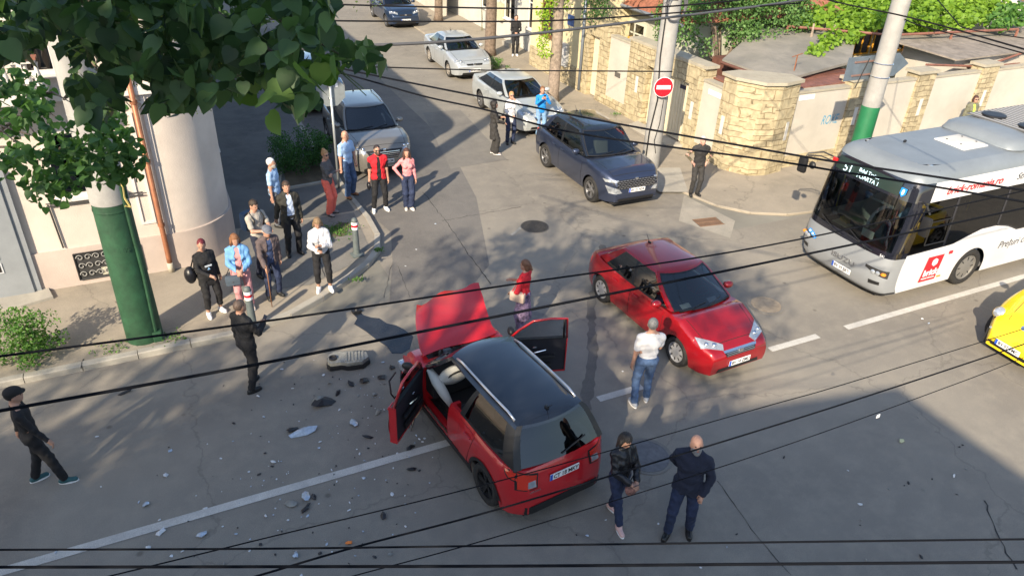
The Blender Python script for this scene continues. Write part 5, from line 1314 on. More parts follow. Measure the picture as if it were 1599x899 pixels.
    if skirt:
        f = both(both(smin([seg((0, 0, .92), (0, 0, .45), .14*g, .20*g, .85), elip((0, 0, .95), (.165*g, .12*g, .13))], .03), above(.40)), below(1.03))
        f0 = f; f = lambda P: f0(P)+.008*np.sin(np.arctan2(P[..., 1], P[..., 0])*11)*np.clip((1.-P[..., 2])*2, 0, 1)
        add_sdf('skirt', f, [-.32, -.3, .36], [.32, .3, 1.06], .0155, skirt, root)
    f = shell(.004 if not jacket else -.001, sleeve if not jacket or jsleeve == 'none' else 'none', top_hem)
    add_sdf('top', fold(f, .0055), [lo[0], lo[1], .5 if top_hem < .8 else .78], [hi[0], hi[1], 1.53], .0145, top, root)
    if jacket:
        f = shell(.015, jsleeve, jacket_hem, .015, .004)
        if open_front > 0: f = minus(f, both(both(lambda P: np.abs(P[..., 0]-.0)-open_front*(.55+.45*np.clip((1.5-P[..., 2])/.5, 0, 1)), lambda P: .0-P[..., 1]+ly(1.1)*0), lambda P: P[..., 2]-9))
        else: f = minus(f, seg(L(0, .14, 1.52), L(0, .14, 1.38), .06, .02))
        col = both(seg(L(-.03, -.01, 1.475), L(.03, -.01, 1.475), .074, .074), lambda P: P[..., 1]-.05-ly(1.5))
        f = smin([f, both(col, lambda P: np.abs(P[..., 2]-1.48)-.03)], .01)
        add_sdf('jacket', fold(f, .008), [lo[0], lo[1], jacket_hem-.1], [hi[0], hi[1], 1.55], .0145, jacket, root)
    # shoes
    shm = shoes or mat('shoe_black', (.015, .015, .015), .5); slm = sole or mat('sole_dark', (.02, .02, .02), .8)
    for s_, (fx, fy) in zip((-1, 1), feet):
        an = J[s_][2]; toe = s_*.22
        d = Vector((sin(toe), cos(toe), 0)); a = Vector((an.x, an.y, .045))-d*.045; b = Vector((an.x, an.y, .035))+d*.135
        f = both(smin([seg(a, b, .043, .038), seg(Vector((an.x, an.y, .08)), a+d*.04, .046, .045)], .03), above(.016))
        add_sdf('shoe', f, [min(a.x, b.x)-.07, min(a.y, b.y)-.07, .0], [max(a.x, b.x)+.07, max(a.y, b.y)+.07, .16], .0125, shm, root)
        s1 = MB(); n = 14; pl = []
        for q in range(n):
            t = 2*pi*q/n; c_ = cos(t); pl.append(tuple((((a+b)/2)+d*c_*.135+Vector((d.y, -d.x, 0))*sin(t)*(.046+.004*c_)).xy))
        s1.prism(pl, 0, .024, slm); s1.build('sole', root)
    root['_'] = 0; del root['_']
    info = dict(arms=arms, J=J, L=L, hp=hp_, k=k, root=root, hc=hc)
    return info
def world(pi_, p): 
    r = pi_['root']; M = Matrix.Translation(r.location) @ Matrix.Rotation(r.rotation_euler.z, 4, 'Z') @ Matrix.Scale(pi_['k'], 4); return M @ Vector(p)
def held(pi_, name, mb, lab, cat, smooth=False):
    """a thing carried by a person, built in the person's frame, top level"""
    r = pi_['root']; M = Matrix.Translation(r.location) @ Matrix.Rotation(r.rotation_euler.z, 4, 'Z') @ Matrix.Scale(pi_['k'], 4)
    o = mb.build(name, None, smooth, None if smooth else 40); cpt = Vector(np.mean(np.array(mb.V), axis=0)); o.data.transform(Matrix.Translation(-cpt)); o.matrix_world = M @ Matrix.Translation(cpt); return tag(o, lab, cat)
def phone(pi_, side, lab):
    sh, el, hd = pi_['arms'][side]; d = (hd-el).normalized(); p = hd+d*.09+Vector((0, 0, .02)); m = MB(); M = frame(p, (1, 0, 0), (0, .55, .8)); m.box((-.037, -.075, -.004), (.037, .075, .004), mat('phone_case', (.02, .02, .025), .3), M, bev=.006); m.box((-.033, -.069, .0042), (.033, .069, .005), mat('phone_glass', (.03, .05, .09), .1), M)
    return held(pi_, 'phone', m, lab, 'phone')
G = 'people watching the crash scene'
def g0(px, py, z=0): p = at(px, py, z); return (p.x, p.y, z)
def toward(dx, dy): return atan2(dy, dx)
FC = toward(0, -1)
Z1 = .12
blackc = cloth('black', (.010, .010, .012), .2); navy = cloth('navy', (.012, .016, .035)); jeans = cloth('jeans', (.055, .10, .20), .35, 9); djeans = cloth('dark_jeans', (.016, .026, .065), .3, 9)
white = cloth('white', (.54, .54, .56), .05); lblue = cloth('light_blue', (.32, .48, .72), .06); red = cloth('red', (.60, .018, .03), .1); pink = cloth('pink', (.66, .25, .26), .08); coral = cloth('coral', (.72, .14, .10), .08)
greyc = cloth('grey_knit', (.085, .085, .09), .25, 30); denim = cloth('denim', (.13, .30, .55), .2, 9); rose = cloth('rose', (.50, .24, .25), .1); taupe = cloth('taupe', (.10, .075, .075), .2); olive = cloth('dark_olive', (.028, .027, .022), .2); tee = cloth('sand_tee', (.36, .33, .29), .08)
camo = cloth('camo', (.17, .14, .09), 0, 16, c2=(.035, .035, .02)); plum = cloth('plum_print', (.34, .24, .38), 0, 13, c2=(.02, .015, .03)); blue = cloth('blue', (.01, .22, .62), .1); char = cloth('charcoal', (.03, .028, .027), .2)
leather = mat('leather_black', (.010, .010, .013), .38, bump=.6, bscale=10); WS = mat('white_shoe', (.78, .78, .78), .5); WSO = mat('white_sole', (.8, .8, .8), .6); BR = mat('brown_shoe', (.25, .11, .05), .6); GS = mat('grey_shoe', (.25, .22, .22), .6)
def near(x): return x
TC = toward(.55, -.85)      # towards the crash
# left pavement group
a = person(g0(335, 488, Z1), toward(.35, -1), 'woman with short burgundy hair in black clothes and white shoes on the left pavement', 1.64, 1.22, True, ('rest', 'clasp'), ((-.15, 0), (.14, .05)), blackc, 'long', .72, trousers=blackc, leg_hem=.22, shoes=WS, sole=WSO, hair='crop', hairc=(.13, .012, .02), look=-.5, group=G, nod=.3)
m = MB(); M = Matrix.Translation((.0, 0, 0)); m.box((-.07, .160, 1.19), (.07, .172, 1.225), mat('print_pale', (.55, .6, .65), .8)); m.prism([(-.03, 0), (.03, 0), (.0, .055)], 0, .004, mat('print_blue', (.25, .45, .7), .8), frame((0, .168, 1.12), (1, 0, 0), (0, 0, 1)))
o = m.build('chest_print', a['root'])
m = MB(); m.ell((.30, -.08, 1.0), (.12, .13, .19), leather, 14); m.tube([(.25, .03, 1.12), (.20, .02, 1.45), (.24, -.12, 1.15)], .014, leather, 6); held(a, 'backpack', m, 'black backpack hanging from the burgundy haired woman\'s shoulder', 'backpack', True)
a = person(g0(385, 480, Z1), toward(-.1, -1), 'woman with wavy auburn hair in denim jacket and pink trousers holding a small bag', 1.66, 1.14, True, ('clasp', 'clasp'), ((-.12, 0), (.10, .06)), rose, 'long', .88, denim, .92, .07, trousers=rose, shoes=mat('beige_shoe', (.6, .5, .42), .6), sole=WSO, hair='loose', hairc=(.20, .085, .035), look=.35, group=G, nod=.35)
m = MB(); m.box((.02, .20, .72), (.30, .28, .93), mat('bag_grey', (.075, .10, .13), .5), bev=.02); m.box((.015, .277, .80), (.305, .287, .93), MATS['bag_grey'], bev=.01); m.box((.15, .285, .80), (.175, .293, .83), CHROME); m.tube([(.04, .24, .93), (-.10, .15, 1.25), (-.13, -.02, 1.49), (.05, -.14, 1.2), (.28, .2, .93)], .008, leather, 5); held(a, 'handbag', m, 'flat grey handbag on a long strap worn over pink trousers', 'handbag')
a = person(g0(428, 462, Z1), toward(.25, -1), 'old man in flat cap and open taupe jacket leaning on a cane', 1.66, 1.05, False, ('rest', 'cane'), ((-.13, 0), (.12, .02)), cloth('navy_stripe', (.03, .05, .12), .5, 20), 'long', .86, taupe, .78, .075, trousers=djeans, hair='fringe', hairc=(.45, .45, .45), hat=mat('cap_grey', (.12, .13, .16), .9, noise=.15, scale=20), lean=.16, nod=.25, group=G)
sh, el, hd = a['arms'][1]; m = MB(); m.tube([hd+Vector((.0, -.06, .05)), hd+Vector((0, .0, .06)), hd+Vector((0, .06, .04)), (hd.x+.02, hd.y+.10, 0.01)], [.014, .015, .013, .010], mat('cane_wood', (.22, .10, .05), .5), 6); held(a, 'cane', m, 'brown walking cane gripped by the old man in the flat cap', 'walking cane', True)
a = person(g0(412, 428, Z1), toward(.55, -.8), 'young man in sand T-shirt photographing with his phone, backpack strap on his shoulder', 1.76, 1.0, False, ('phone', 'phone'), ((-.12, 0), (.12, 0)), tee, 'short', .88, trousers=navy, hair='short', hairc=(.035, .022, .015), nod=.35, group=G)
phone(a, 1, 'dark phone held up by the young man in the sand T-shirt')
m = MB(); m.box((-.15, -.34, 1.02), (.15, -.14, 1.42), mat('pack_blue', (.02, .06, .13), .7), bev=.06); 
for s_ in (-1, 1): m.tube([(s_*.11, -.16, 1.40), (s_*.13, -.02, 1.505), (s_*.13, .12, 1.36), (s_*.15, .03, 1.08), (s_*.12, -.15, 1.05)], .016, BLACK, 6)
held(a, 'backpack', m, 'dark blue backpack on the back of the young man in sand T-shirt', 'backpack')
m = MB()
a = person(g0(460, 396, Z1), toward(.15, -1), 'man in dark open jacket over a pale blue shirt standing on the left pavement', 1.78, 1.15, False, ('rest', 'aft'), ((-.12, 0), (.13, 0)), cloth('pale_shirt', (.42, .50, .66), .05), 'long', .90, olive, .72, .085, trousers=blackc, hair='short', hairc=(.05, .03, .02), group=G, nod=.2)
a = person(g0(507, 452, Z1), toward(-.15, -1), 'young woman in short white jacket and cropped black trousers reading her phone', 1.68, .98, True, ('chest', 'phone'), ((-.13, .02), (.12, 0)), white, 'long', 1.0, white, .95, .03, trousers=blackc, leg_hem=.24, shoes=WS, sole=WSO, hair='long', hairc=(.20, .13, .07), nod=.6, group=G)
phone(a, 1, 'black phone in the hand of the young woman in white jacket')
a = person(g0(436, 352, Z1), toward(1, -.55), 'white haired bearded man in light blue T-shirt behind the group', 1.74, 1.15, False, ('rest', 'rest'), ((-.10, 0), (.10, 0)), lblue, 'short', .86, trousers=cloth('grey_trousers', (.12, .13, .15)), hair='short', hairc=(.62, .62, .62), beard=(.34, .33, .31), group=G)
a = person(g0(516, 334, Z1), toward(.75, -.7), 'woman with blonde bun in grey jumper and coral trousers beside the sign post', 1.70, 1.02, True, ('cross', 'cross'), ((-.10, 0), (.10, .03)), greyc, 'long', .84, trousers=coral, shoes=GS, hair='bun', hairc=(.35, .20, .09), shades=True, look=-.3, group=G, ankle=.035)
a = person(g0(546, 306, Z1), toward(.55, -.85), 'balding man in light blue short sleeved shirt and jeans by the sign post', 1.80, 1.12, False, ('pocket', 'rest'), ((-.12, 0), (.13, .06)), lblue, 'short', .92, trousers=jeans, shoes=BR, hair='fringe', hairc=(.25, .18, .13), group=G, ankle=.03, sk=(.48, .26, .18))
a = person(g0(594, 328), toward(-.05, -1), 'man in red quilted vest over black clothes with white trainers', 1.78, 1.08, False, ('rest', 'rest'), ((-.15, 0), (.17, .03)), blackc, 'short', .86, cloth('red_vest', (.55, .012, .022), .12, 5), .88, .055, 'none', trousers=blackc, leg_hem=.14, shoes=WS, sole=WSO, hair='crop', hairc=(.03, .02, .02), shades=True, group=G, beard=(.06, .04, .03))
m = MB(); hd = a['arms'][1][2]; m.ell(hd+Vector((.03, .02, -.14)), (.05, .09, .11), leather, 12); m.tube([hd+Vector((.0, .04, -.02)), hd+Vector((.03, .02, -.08))], .008, BLACK, 5); held(a, 'pouch_bag', m, 'small black bag dangling from the hand of the man in red vest', 'handbag', True)
a = person(g0(638, 325), toward(-.1, -1), 'woman in tight pink jumper and flared jeans with one hand on her hip', 1.66, .90, True, ('rest', 'hip'), ((-.07, .05), (.06, 0)), pink, 'long', .98, trousers=djeans, shoes=mat('cream_shoe', (.6, .52, .45), .6), sole=WSO, hair='loose', hairc=(.07, .03, .02), group=G, ankle=.035)
# officer with phone
a = person(g0(396, 603), toward(.95, .55), 'bald man in black suit seen from behind holding a phone on the road', 1.78, 1.06, False, ('rest', 'phone'), ((-.10, .06), (.12, -.12)), white, 'long', .95, blackc, .84, 0, trousers=blackc, hair='crop', hairc=(.12, .08, .06), group=G, sk=(.45, .24, .16))
phone(a, 1, 'phone held in front of the bald man in black suit')
a = person((-2.52, 9.95, 0), toward(1, .1), 'person in black hooded top and dark teal trainers walking in from the left edge', 1.76, 1.0, False, ('aft', 'fwd'), ((-.12, -.14), (.12, .22)), blackc, 'long', .84, trousers=blackc, shoes=mat('teal_shoe', (.02, .09, .10), .6), sole=WSO, hair='short', hairc=(.012, .010, .01), hat=mat('cap_black', (.012, .012, .012), .9), lean=-.03, group=G)
a = person(g0(815, 520), toward(-.75, 1.0), 'woman in bright red blouse and patterned dark skirt with a pale shoulder bag', 1.66, 1.02, True, ('bag', 'chest'), ((-.09, 0), (.09, .04)), red, 'elbow', .86, trousers=plum, skirt=plum, hair='tail', hairc=(.16, .075, .04), group=G, nod=.1)
m = MB(); m.box((-.31, -.14, .92), (-.20, .18, 1.13), mat('bag_cream', (.55, .42, .33), .55), bev=.03); m.tube([(-.26, -.11, 1.12), (-.20, -.03, 1.48), (-.26, .14, 1.12)], .010, red, 6); held(a, 'shoulder_bag', m, 'cream shoulder bag under the arm of the woman in red blouse', 'handbag')
a = person(g0(1000, 630), toward(.35, 1), 'grey haired man in white polo shirt and blue jeans seen from behind', 1.78, 1.10, False, ('rest', 'clasp'), ((-.13, -.04), (.12, .10)), white, 'short', .92, trousers=jeans, shoes=mat('grey_trainer', (.3, .32, .36), .6), sole=WSO, hair='short', hairc=(.14, .14, .14), look=-.3, group=G)
a = person(g0(958, 808), toward(.05, -1), 'woman in black leather jacket and jeans typing on her phone while walking', 1.62, 1.02, True, ('phone_low', 'phone_low'), ((-.07, -.18), (.07, .24)), blackc, 'long', .90, leather, .93, .035, trousers=djeans, leg_hem=.13, shoes=mat('pink_shoe', (.65, .42, .38), .6), sole=WSO, hair='loose', hairc=(.010, .008, .010), nod=.5, group=G)
phone(a, 1, 'phone held by the woman in black leather jacket')
hd = a['arms'][-1][2]; m = MB(); m.ell((-.03, .26, .86), (.11, .07, .12), mat('bag_print', (.42, .20, .16), .6, noise=0, col2=(.06, .03, .03), scale=14), 14); m.tube([(-.12, .26, .92), (-.08, .2, 1.05), (.06, .25, .93)], .010, leather, 6); held(a, 'handbag', m, 'brown patterned handbag hanging below the phone of the leather jacket woman', 'handbag', True)
a = person(g0(1058, 830), toward(-.75, -.75), 'bald grey bearded man in black jacket and dark jeans right of the leather jacket woman', 1.80, 1.14, False, ('pocket', 'back'), ((-.14, -.06), (.13, .10)), blackc, 'long', .88, navy, .82, 0, trousers=djeans, hair='fringe', hairc=(.35, .33, .32), look=.3, group=G, sk=(.48, .29, .22), nod=-.25, beard=(.22, .21, .20), shoes=mat('boot_black', (.012, .012, .012), .4))
m = MB(); m.box((-.275, -.02, 1.17), (-.262, .07, 1.20), PLATE); 
# far side of the junction
a = person(g0(770, 240), toward(.9, -.3), 'curly haired woman in long black coat beside the silver saloon', 1.68, 1.02, True, ('chest', 'phone_low'), ((-.08, .0), (.08, .08)), white, 'long', .9, char, .52, .05, trousers=char, hair='curly', hairc=(.018, .014, .012), shoes=GS, sole=WSO, group=G, ankle=.05)
a = person(g0(796, 224), toward(-.1, -1), 'blonde person in long white shirt shading the eyes with one hand', 1.70, 1.0, True, ('eyes', 'clasp'), ((-.10, 0), (.10, 0)), white, 'long', .74, trousers=djeans, hair='short', hairc=(.45, .24, .10), shades=True, group=G)
m = MB(); m.ell((.26, 0, .92), (.05, .10, .13), leather, 12); m.tube([(.25, -.06, 1.02), (.20, 0, 1.47), (.25, .06, 1.02)], .008, BLACK, 5); held(a, 'shoulder_bag', m, 'small black shoulder bag of the person in long white shirt', 'handbag', True)
a = person(g0(843, 213), toward(-.25, -1), 'person in bright blue jacket taking a photo beside the slate blue SUV', 1.68, 1.04, True, ('phone_up', 'phone_up'), ((-.10, 0), (.10, 0)), blue, 'long', .86, trousers=cloth('pale_jeans', (.16, .28, .45), .2), hair='short', hairc=(.20, .10, .05), group=G)
phone(a, 1, 'phone raised by the person in bright blue jacket')
a = person(g0(1083, 304, .06), toward(-.3, -1), 'grey haired man in dark vest over camouflage sleeves, hands on hips', 1.72, 1.08, False, ('hip', 'hip'), ((-.10, 0), (.10, 0)), camo, 'long', .88, char, .90, 0, 'none', trousers=char, hair='crop', hairc=(.5, .48, .46), group=G, sk=(.50, .28, .21))
a = person((15.25, 31.2, .06), toward(-.4, -1), 'man in black tracksuit standing in the doorway up the side street', 1.78, 1.0, False, ('clasp', 'clasp'), ((-.08, 0), (.08, 0)), blackc, 'long', .84, trousers=blackc, hair='crop', hairc=(.02, .015, .01), shoes=WS, sole=WSO, group=G)
p = aty(1518, 170, 15.4)
a = person((p.x, 15.4, .06), toward(-.4, -1), 'person in olive jacket and lime top with sunglasses standing behind the bus', 1.70, 1.0, True, ('rest', 'rest'), ((-.1, 0), (.1, 0)), cloth('lime', (.45, .75, .08), .05), 'long', .9, cloth('olive_jacket', (.13, .13, .09), .2), .82, .06, trousers=djeans, hair='bob', hairc=(.05, .02, .015), shades=True, group=G)
a = person((14.38, 9.36, .46), toward(-1, 0), 'bus driver in pale shirt behind the wheel of the city bus', 1.70, 1.0, False, (((-.12, .35, 1.12), (-.8, -.2, -.5)), ((.12, .35, 1.12), (.8, -.2, -.5))), ((-.1, .42), (.1, .42)), lblue, 'short', .9, trousers=blackc, hair='short', group=None)
# ------------------------------------------------------------------ buildings
def stucco(name, c, stain=.12, rough=.9):
    m = mat(name, c, rough, noise=stain, scale=.9, bump=.25, bscale=40); return m
CREAM = stucco('cream_stucco', (.56, .49, .43)); PLINTH = stucco('plinth_stucco', (.46, .385, .34)); LILAC = stucco('pale_lilac_stucco', (.52, .475, .45))
WHITEW = stucco('white_trim', (.62, .59, .55), .06); PANELW = stucco('white_wall_panel', (.47, .435, .375), .10); YELLOW = stucco('yellow_stucco', (.58, .50, .31), .12)
COPING = ground_mat('coping', (.36, .33, .26), (.40, .36, .28), (.25, .22, .17), 2.2, stain=.3, agg=.4); STONE = stone_mat()
TILE = mat('roof_tile', (.26, .10, .06), .8, noise=.4, scale=9, bump=.6, bscale=14); WG = glass('window_glass', (.08, .09, .10), .08)
GREYM = mat('grey_gate', (.26, .28, .30), .5, .1, noise=.08, scale=3); COPPER = mat('copper_pipe', (.30, .12, .06), .5, .3, noise=.2, scale=8)
IRONB = mat('wrought_iron', (.03, .03, .03), .5)
b = empty('corner_house', (0, 0, 0), 0, 'cream two storey house with rounded corner on the left pavement', 'house')
hF = 15.8; RC = 1.30; cx, cy = -.25, hF+RC; HE = 5.95
def wall_poly(off):  # outline of the street side, offset outwards
    pts = [(-16, hF-off), (-.42, hF-off)]
    pts += [(cx+(RC+off)*cos(R(a)), cy+(RC+off)*sin(R(a))) for a in range(-90, 1, 9)]
    return pts+[(cx+RC+off, 36)]
def strip(name, pts, z0, z1, m, depth, par, T=None):
    inner = [(p[0], p[1]+depth) if i < 2 else p for i, p in enumerate(pts)]
    mb = MB(); n = len(pts); V = [(x, y, z0) for x, y in pts]+[(x, y, z1) for x, y in pts]
    F = [(i, i+1, n+i+1, n+i) for i in range(n-1)]; V2 = [(p[0]-(.0), p[1], z1) for p in pts]
    back = [(pts[-1][0]-6, pts[-1][1]), (pts[0][0], pts[-1][1])]
    k = len(V); V += [(*q, z1) for q in back]; F.append(tuple(range(n, 2*n))+(k, k+1)); mb.add(V, F, m)
    return mb.build(name, par, autos=30)
strip('plinth', wall_poly(.05), .0, .95, PLINTH, .1, b); strip('wall', wall_poly(0), .95, 3.95, CREAM, .1, b); strip('string_course', wall_poly(.09), 3.95, 4.15, WHITEW, .1, b)
strip('wall', wall_poly(0), 4.15, HE-.25, CREAM, .1, b); strip('cornice', wall_poly(.16), HE-.25, HE-.08, WHITEW, .1, b)
m = MB(); e_ = wall_poly(.42); n = len(e_); V = [(x, y, HE-.06) for x, y in e_]+[(x, y, HE) for x, y in e_]; ridge = [(-16, 22, HE+2.2), (-4, 22, HE+2.2), (-4, 36, HE+2.2), (-16, 36, HE+2.2)]
F = [(i, i+1, n+i+1, n+i) for i in range(n-1)]+[tuple(range(n))[::-1]]; k = 2*n; V += ridge; F += [(n, n+1, k+1, k)]+[(n+i, n+i+1, k+1) for i in range(1, n-2)]+[(2*n-2, 2*n-1, k+2, k+1)]; m.add(V, F, TILE); m.build('roof', b)
# recess strip with copper downpipe
m = MB(); m.tube([(-.42, hF-.12, HE-.2), (-.42, hF-.12, .45), (-.42, hF-.14, .32)], .055, COPPER, 10)
for z in (1.2, 2.6, 3.8, 5.0): m.lathe([(.07, z), (.07, z+.06)], COPPER, 10, Matrix.Translation((-.42, hF-.12, 0)))
m.tube([(-.42, hF-.14, .34), (-.42, hF-.14, .13)], .065, mat('pipe_boot', (.42, .38, .30), .8), 10); m.build('downpipe', b, True)
m = MB(); m.tube([(1.12, 19.2, HE-.2), (1.12, 19.2, .12)], .05, mat('dark_red_pipe', (.10, .03, .03), .5), 10); m.build('downpipe', b, True)
m = MB(); m.box((-.30, hF-.03, .95), (-.22, hF+.1, 3.95), LILAC); m.build('corner_moulding', b)
# upper panel mouldings
def mould(x0, x1, z0, z1, w=.05, d=.03, mm=WHITEW):
    m = MB()
    for a, c in (((x0, z0), (x1, z0+w)), ((x0, z1-w), (x1, z1)), ((x0, z0+w), (x0+w, z1-w)), ((x1-w, z0+w), (x1, z1-w))): m.box((a[0], hF-d, a[1]), (c[0], hF+.01, c[1]), mm)
    return m.build('wall_moulding', b)
mould(-.78, -.5, 1.25, 3.6)
def window(x0, x1, z0, z1, par, y=hF, fm=WHITEW, axis='y', sill=True, name='window', bars=(1, 1), pane=None, curtain=True, face=-1):
    """window set in a wall facing -y (or -x if axis='x')"""
    def bx(m, a, c, mm):
        if axis == 'y': m.box((a[0], y+face*a[1], a[2]), (c[0], y+face*c[1], c[2]), mm)
        else: m.box((y+face*a[1], a[0], a[2]), (y+face*c[1], c[0], c[2]), mm)
    f = MB(); w = .07
    bx(f, (x0, -.02, z0), (x0+w, .05, z1), fm); bx(f, (x1-w, -.02, z0), (x1, .05, z1), fm); bx(f, (x0+w, -.02, z0), (x1-w, .05, z0+w), fm); bx(f, (x0+w, -.02, z1-w), (x1-w, .05, z1), fm)
    for i in range(bars[0]): xx = x0+(x1-x0)*(i+1)/(bars[0]+1); bx(f, (xx-.03, -.02, z0+w), (xx+.03, .04, z1-w), fm)
    for i in range(bars[1]): zz = z0+(z1-z0)*(.68 if bars[1] == 1 else (i+1)/(bars[1]+1)); bx(f, (x0+w, -.02, zz-.025), (x1-w, .035, zz+.025), fm)
    fr = f.build(name, par)
    g = MB(); bx(g, (x0+w, .006, z0+w), (x1-w, .012, z1-w), pane or WG); g.build('pane', fr)
    if curtain:
        g = MB(); bx(g, (x0+w, .002, z0+w), (x1-w, .004, z1-w), mat('curtain_dim', (.12, .11, .10), .9, noise=.4, scale=5)); g.build('curtain', fr)
    if sill: g = MB(); bx(g, (x0-.06, -.02, z0-.06), (x1+.06, .12, z0), fm); g.build('sill', fr)
    return fr
window(-2.15, -.98, 2.05, 3.40, b); window(-5.1, -3.9, 2.05, 3.4, b); window(-2.15, -.98, 4.45, 5.6, b)
for yy in (18.8, 21.5, 24.5, 28): window(yy, yy+1.1, 1.6, 3.2, b, y=cx+RC, axis='x', face=1)
# sill rail and conduit
m = MB(); m.tube([(-2.35, hF-.06, 1.92), (-.62, hF-.06, 1.92)], .016, IRONB, 5); m.tube([(-2.35, hF-.06, 1.98), (-.62, hF-.06, 1.98)], .012, IRONB, 5); m.build('sill_rail', b); m = MB(); m.tube([(-2.32, hF-.04, 1.95), (-2.28, hF-.04, 1.0)], .018, IRONB, 5); m.build('conduit', b)
# balcony with balusters and red tile edge
bal = MB(); bal.box((-6.5, hF-.95, 4.16), (-1.75, hF+.02, 4.34), WHITEW, bev=.02); bb = bal.build('balcony', b)
for k in range(30):
    m = MB(); m.lathe([(.03, 4.34), (.05, 4.42), (.065, 4.56), (.035, 4.72), (.03, 4.80), (.05, 4.86)], WHITEW, 10, Matrix.Translation((-6.4+k*.16, hF-.88, 0))); m.build('baluster', bb, True)
m = MB(); m.box((-6.5, hF-.97, 4.86), (-1.75, hF-.78, 4.92), WHITEW); m.box((-6.52, hF-1.0, 4.92), (-1.72, hF-.74, 4.955), TILE); m.build('balcony_rail', bb)
# ornament scrolls under the cornice
m = MB()
for k in range(5):
    x = -1.4+k*.26
    m.tube([(x+.10*cos(t)*(1-t/9), hF-.03, 3.72+.10*sin(t)*(1-t/9)) for t in np.linspace(0, 6.5, 16)], .014, WHITEW, 5)
m.build('stucco_ornament', b)
# basement window with scroll grille
bw = MB(); bw.box((-2.15, hF-.062, .24), (-.92, hF-.052, .84), mat('basement_dark', (.03, .03, .03), .8)); bw.box((-1.72, hF-.066, .27), (-1.1, hF-.063, .45), mat('leaf_litter_pale', (.4, .38, .3), .9, noise=.5, scale=20)); bo = bw.build('basement_window', b)
gr = MB(); SC = mat('grille_silver', (.45, .44, .42), .5, .4)
for a, c in (((-2.15, .24), (-.92, .24)), ((-.92, .24), (-.92, .84)), ((-.92, .84), (-2.15, .84)), ((-2.15, .84), (-2.15, .24))): gr.tube([(a[0], hF-.08, a[1]), (c[0], hF-.08, c[1])], .014, IRONB, 5)
for i in range(8):
    for j in range(3):
        x, z = -2.05+i*.15, .36+j*.19; s_ = 1 if (i+j) % 2 else -1
        gr.tube([(x+s_*.07*cos(t)*(1-t/10), hF-.08, z+.07*sin(t)*(1-t/10)) for t in np.linspace(0, 7, 14)], .009, SC, 5)
gr.build('scroll_grille', bo)
# doorway gate at the left
gt = empty('double_door', (0, 0, 0), 0, 'grey metal double door with arched panes at the left edge of the house front', 'door')
m = MB(); m.box((-5.3, hF-.10, .12), (-2.86, hF-.052, 2.75), GREYM); m.build('door_frame', gt)
for x0, x1, s_ in ((-5.1, -4.02, -1), (-3.98, -2.98, 1)):
    m = MB(); m.box((x0, hF-.14, .16), (x1, hF-.10, 2.6), GREYM, bev=.01); lf = m.build('door_leaf', gt)
    xm = (x0+x1)/2
    m = MB(); m.tube([(xm+.22*cos(t), hF-.15, 2.12+.22*sin(t)) for t in np.linspace(0, 2*pi, 20)], .03, mat('light_grey_trim', (.5, .52, .54), .5), 6); 
    for k in range(4): m.box((xm-.11, hF-.155, .7+k*.3), (xm+.11, hF-.14, .92+k*.3), MATS['light_grey_trim'])
    m.build('leaf_trim', lf)
    m = MB()
    for k in range(4): m.box((xm-.08, hF-.16, .73+k*.3), (xm+.08, hF-.154, .89+k*.3), WG)
    m.lathe([(.2, 0), (.001, .004)], WG, 20, frame((xm, hF-.15, 2.12), (1, 0, 0), (0, 0, 1))); m.build('pane', lf)
m = MB(); m.box((-3.98, hF-.18, 1.15), (-3.93, hF-.13, 1.35), CHROME, bev=.01); m.build('handle', gt)
m = MB(); m.prism([(-5.3, hF-.052), (-2.75, hF-.052), (-2.65, hF-.45), (-3.2, hF-.62), (-5.3, hF-.62)], .10, .17, CONC); tag(m.build('door_step'), 'low concrete step before the grey double door', 'doorstep')
# ---------------- right side garden wall
gw = empty('garden_wall', (0, 0, 0), 0, 'cream panel garden wall with stone clad pillars round the corner', 'wall')
def stone(poly, z0, z1, name='stone_pillar', cop=True, over=.06, par=gw):
    m = MB(); m.prism(poly, z0, z1, STONE); o = m.build(name, par)
    if cop:
        c = Vector(np.mean(np.array(poly), axis=0)); P2 = [tuple(Vector(p)+(Vector(p)-c).normalized()*over*1.5) for p in poly]; m = MB(); m.prism(P2, z1, z1+.09, COPING); m.build('coping', par)
    return o
def rect(x0, x1, y0, y1): return [(x0, y0), (x1, y0), (x1, y1), (x0, y1)]
XW = 15.2
stone([(XW, 17.0), (XW, 16.42), (XW+.42, 15.72), (XW+.95, 15.56), (16.88, 15.66), (16.9, 16.2), (16.4, 16.6), (15.8, 17.0)], 0.02, 2.78)
def panel(x0, x1, y0, y1, z1=2.35, name='wall_panel'):
    m = MB(); m.prism(rect(x0, x1, y0, y1), .42, z1, PANELW); m.build(name, gw); m = MB(); m.prism(rect(x0-.03, x1+.03, y0-.03, y1+.03), z1, z1+.07, COPING); m.build('coping', gw)
    m = MB(); m.prism(rect(x0-.05, x1, y0-.05, y1) if False else rect(x0-.04 if x1-x0 < 1 else x0, x1, y0-.04 if y1-y0 < 1 else y0, y1), .02, .42, STONE); m.build('wall_base', gw)
panel(XW+.06, XW+.28, 17.0, 17.95)
stone(rect(XW, XW+.5, 17.95, 18.55), .02, 2.12, cop=False); stone(rect(XW, XW+.5, 20.9, 22.0), .02, 2.12, cop=False)
stone(rect(XW, XW+.5, 17.95, 22.0), 2.12, 2.72, 'gate_beam')
panel(XW+.06, XW+.28, 22.0, 23.35, 2.55)
stone(rect(XW, XW+.45, 23.35, 24.0), .02, 2.9, cop=False); stone(rect(XW, XW+.45, 24.7, 25.05), .02, 2.9, cop=False); stone(rect(XW, XW+.45, 24.0, 24.7), 2.35, 2.9, 'gate_beam', cop=False)
GC = mat('gate_cream', (.62, .55, .40), .6, noise=.06, scale=4)
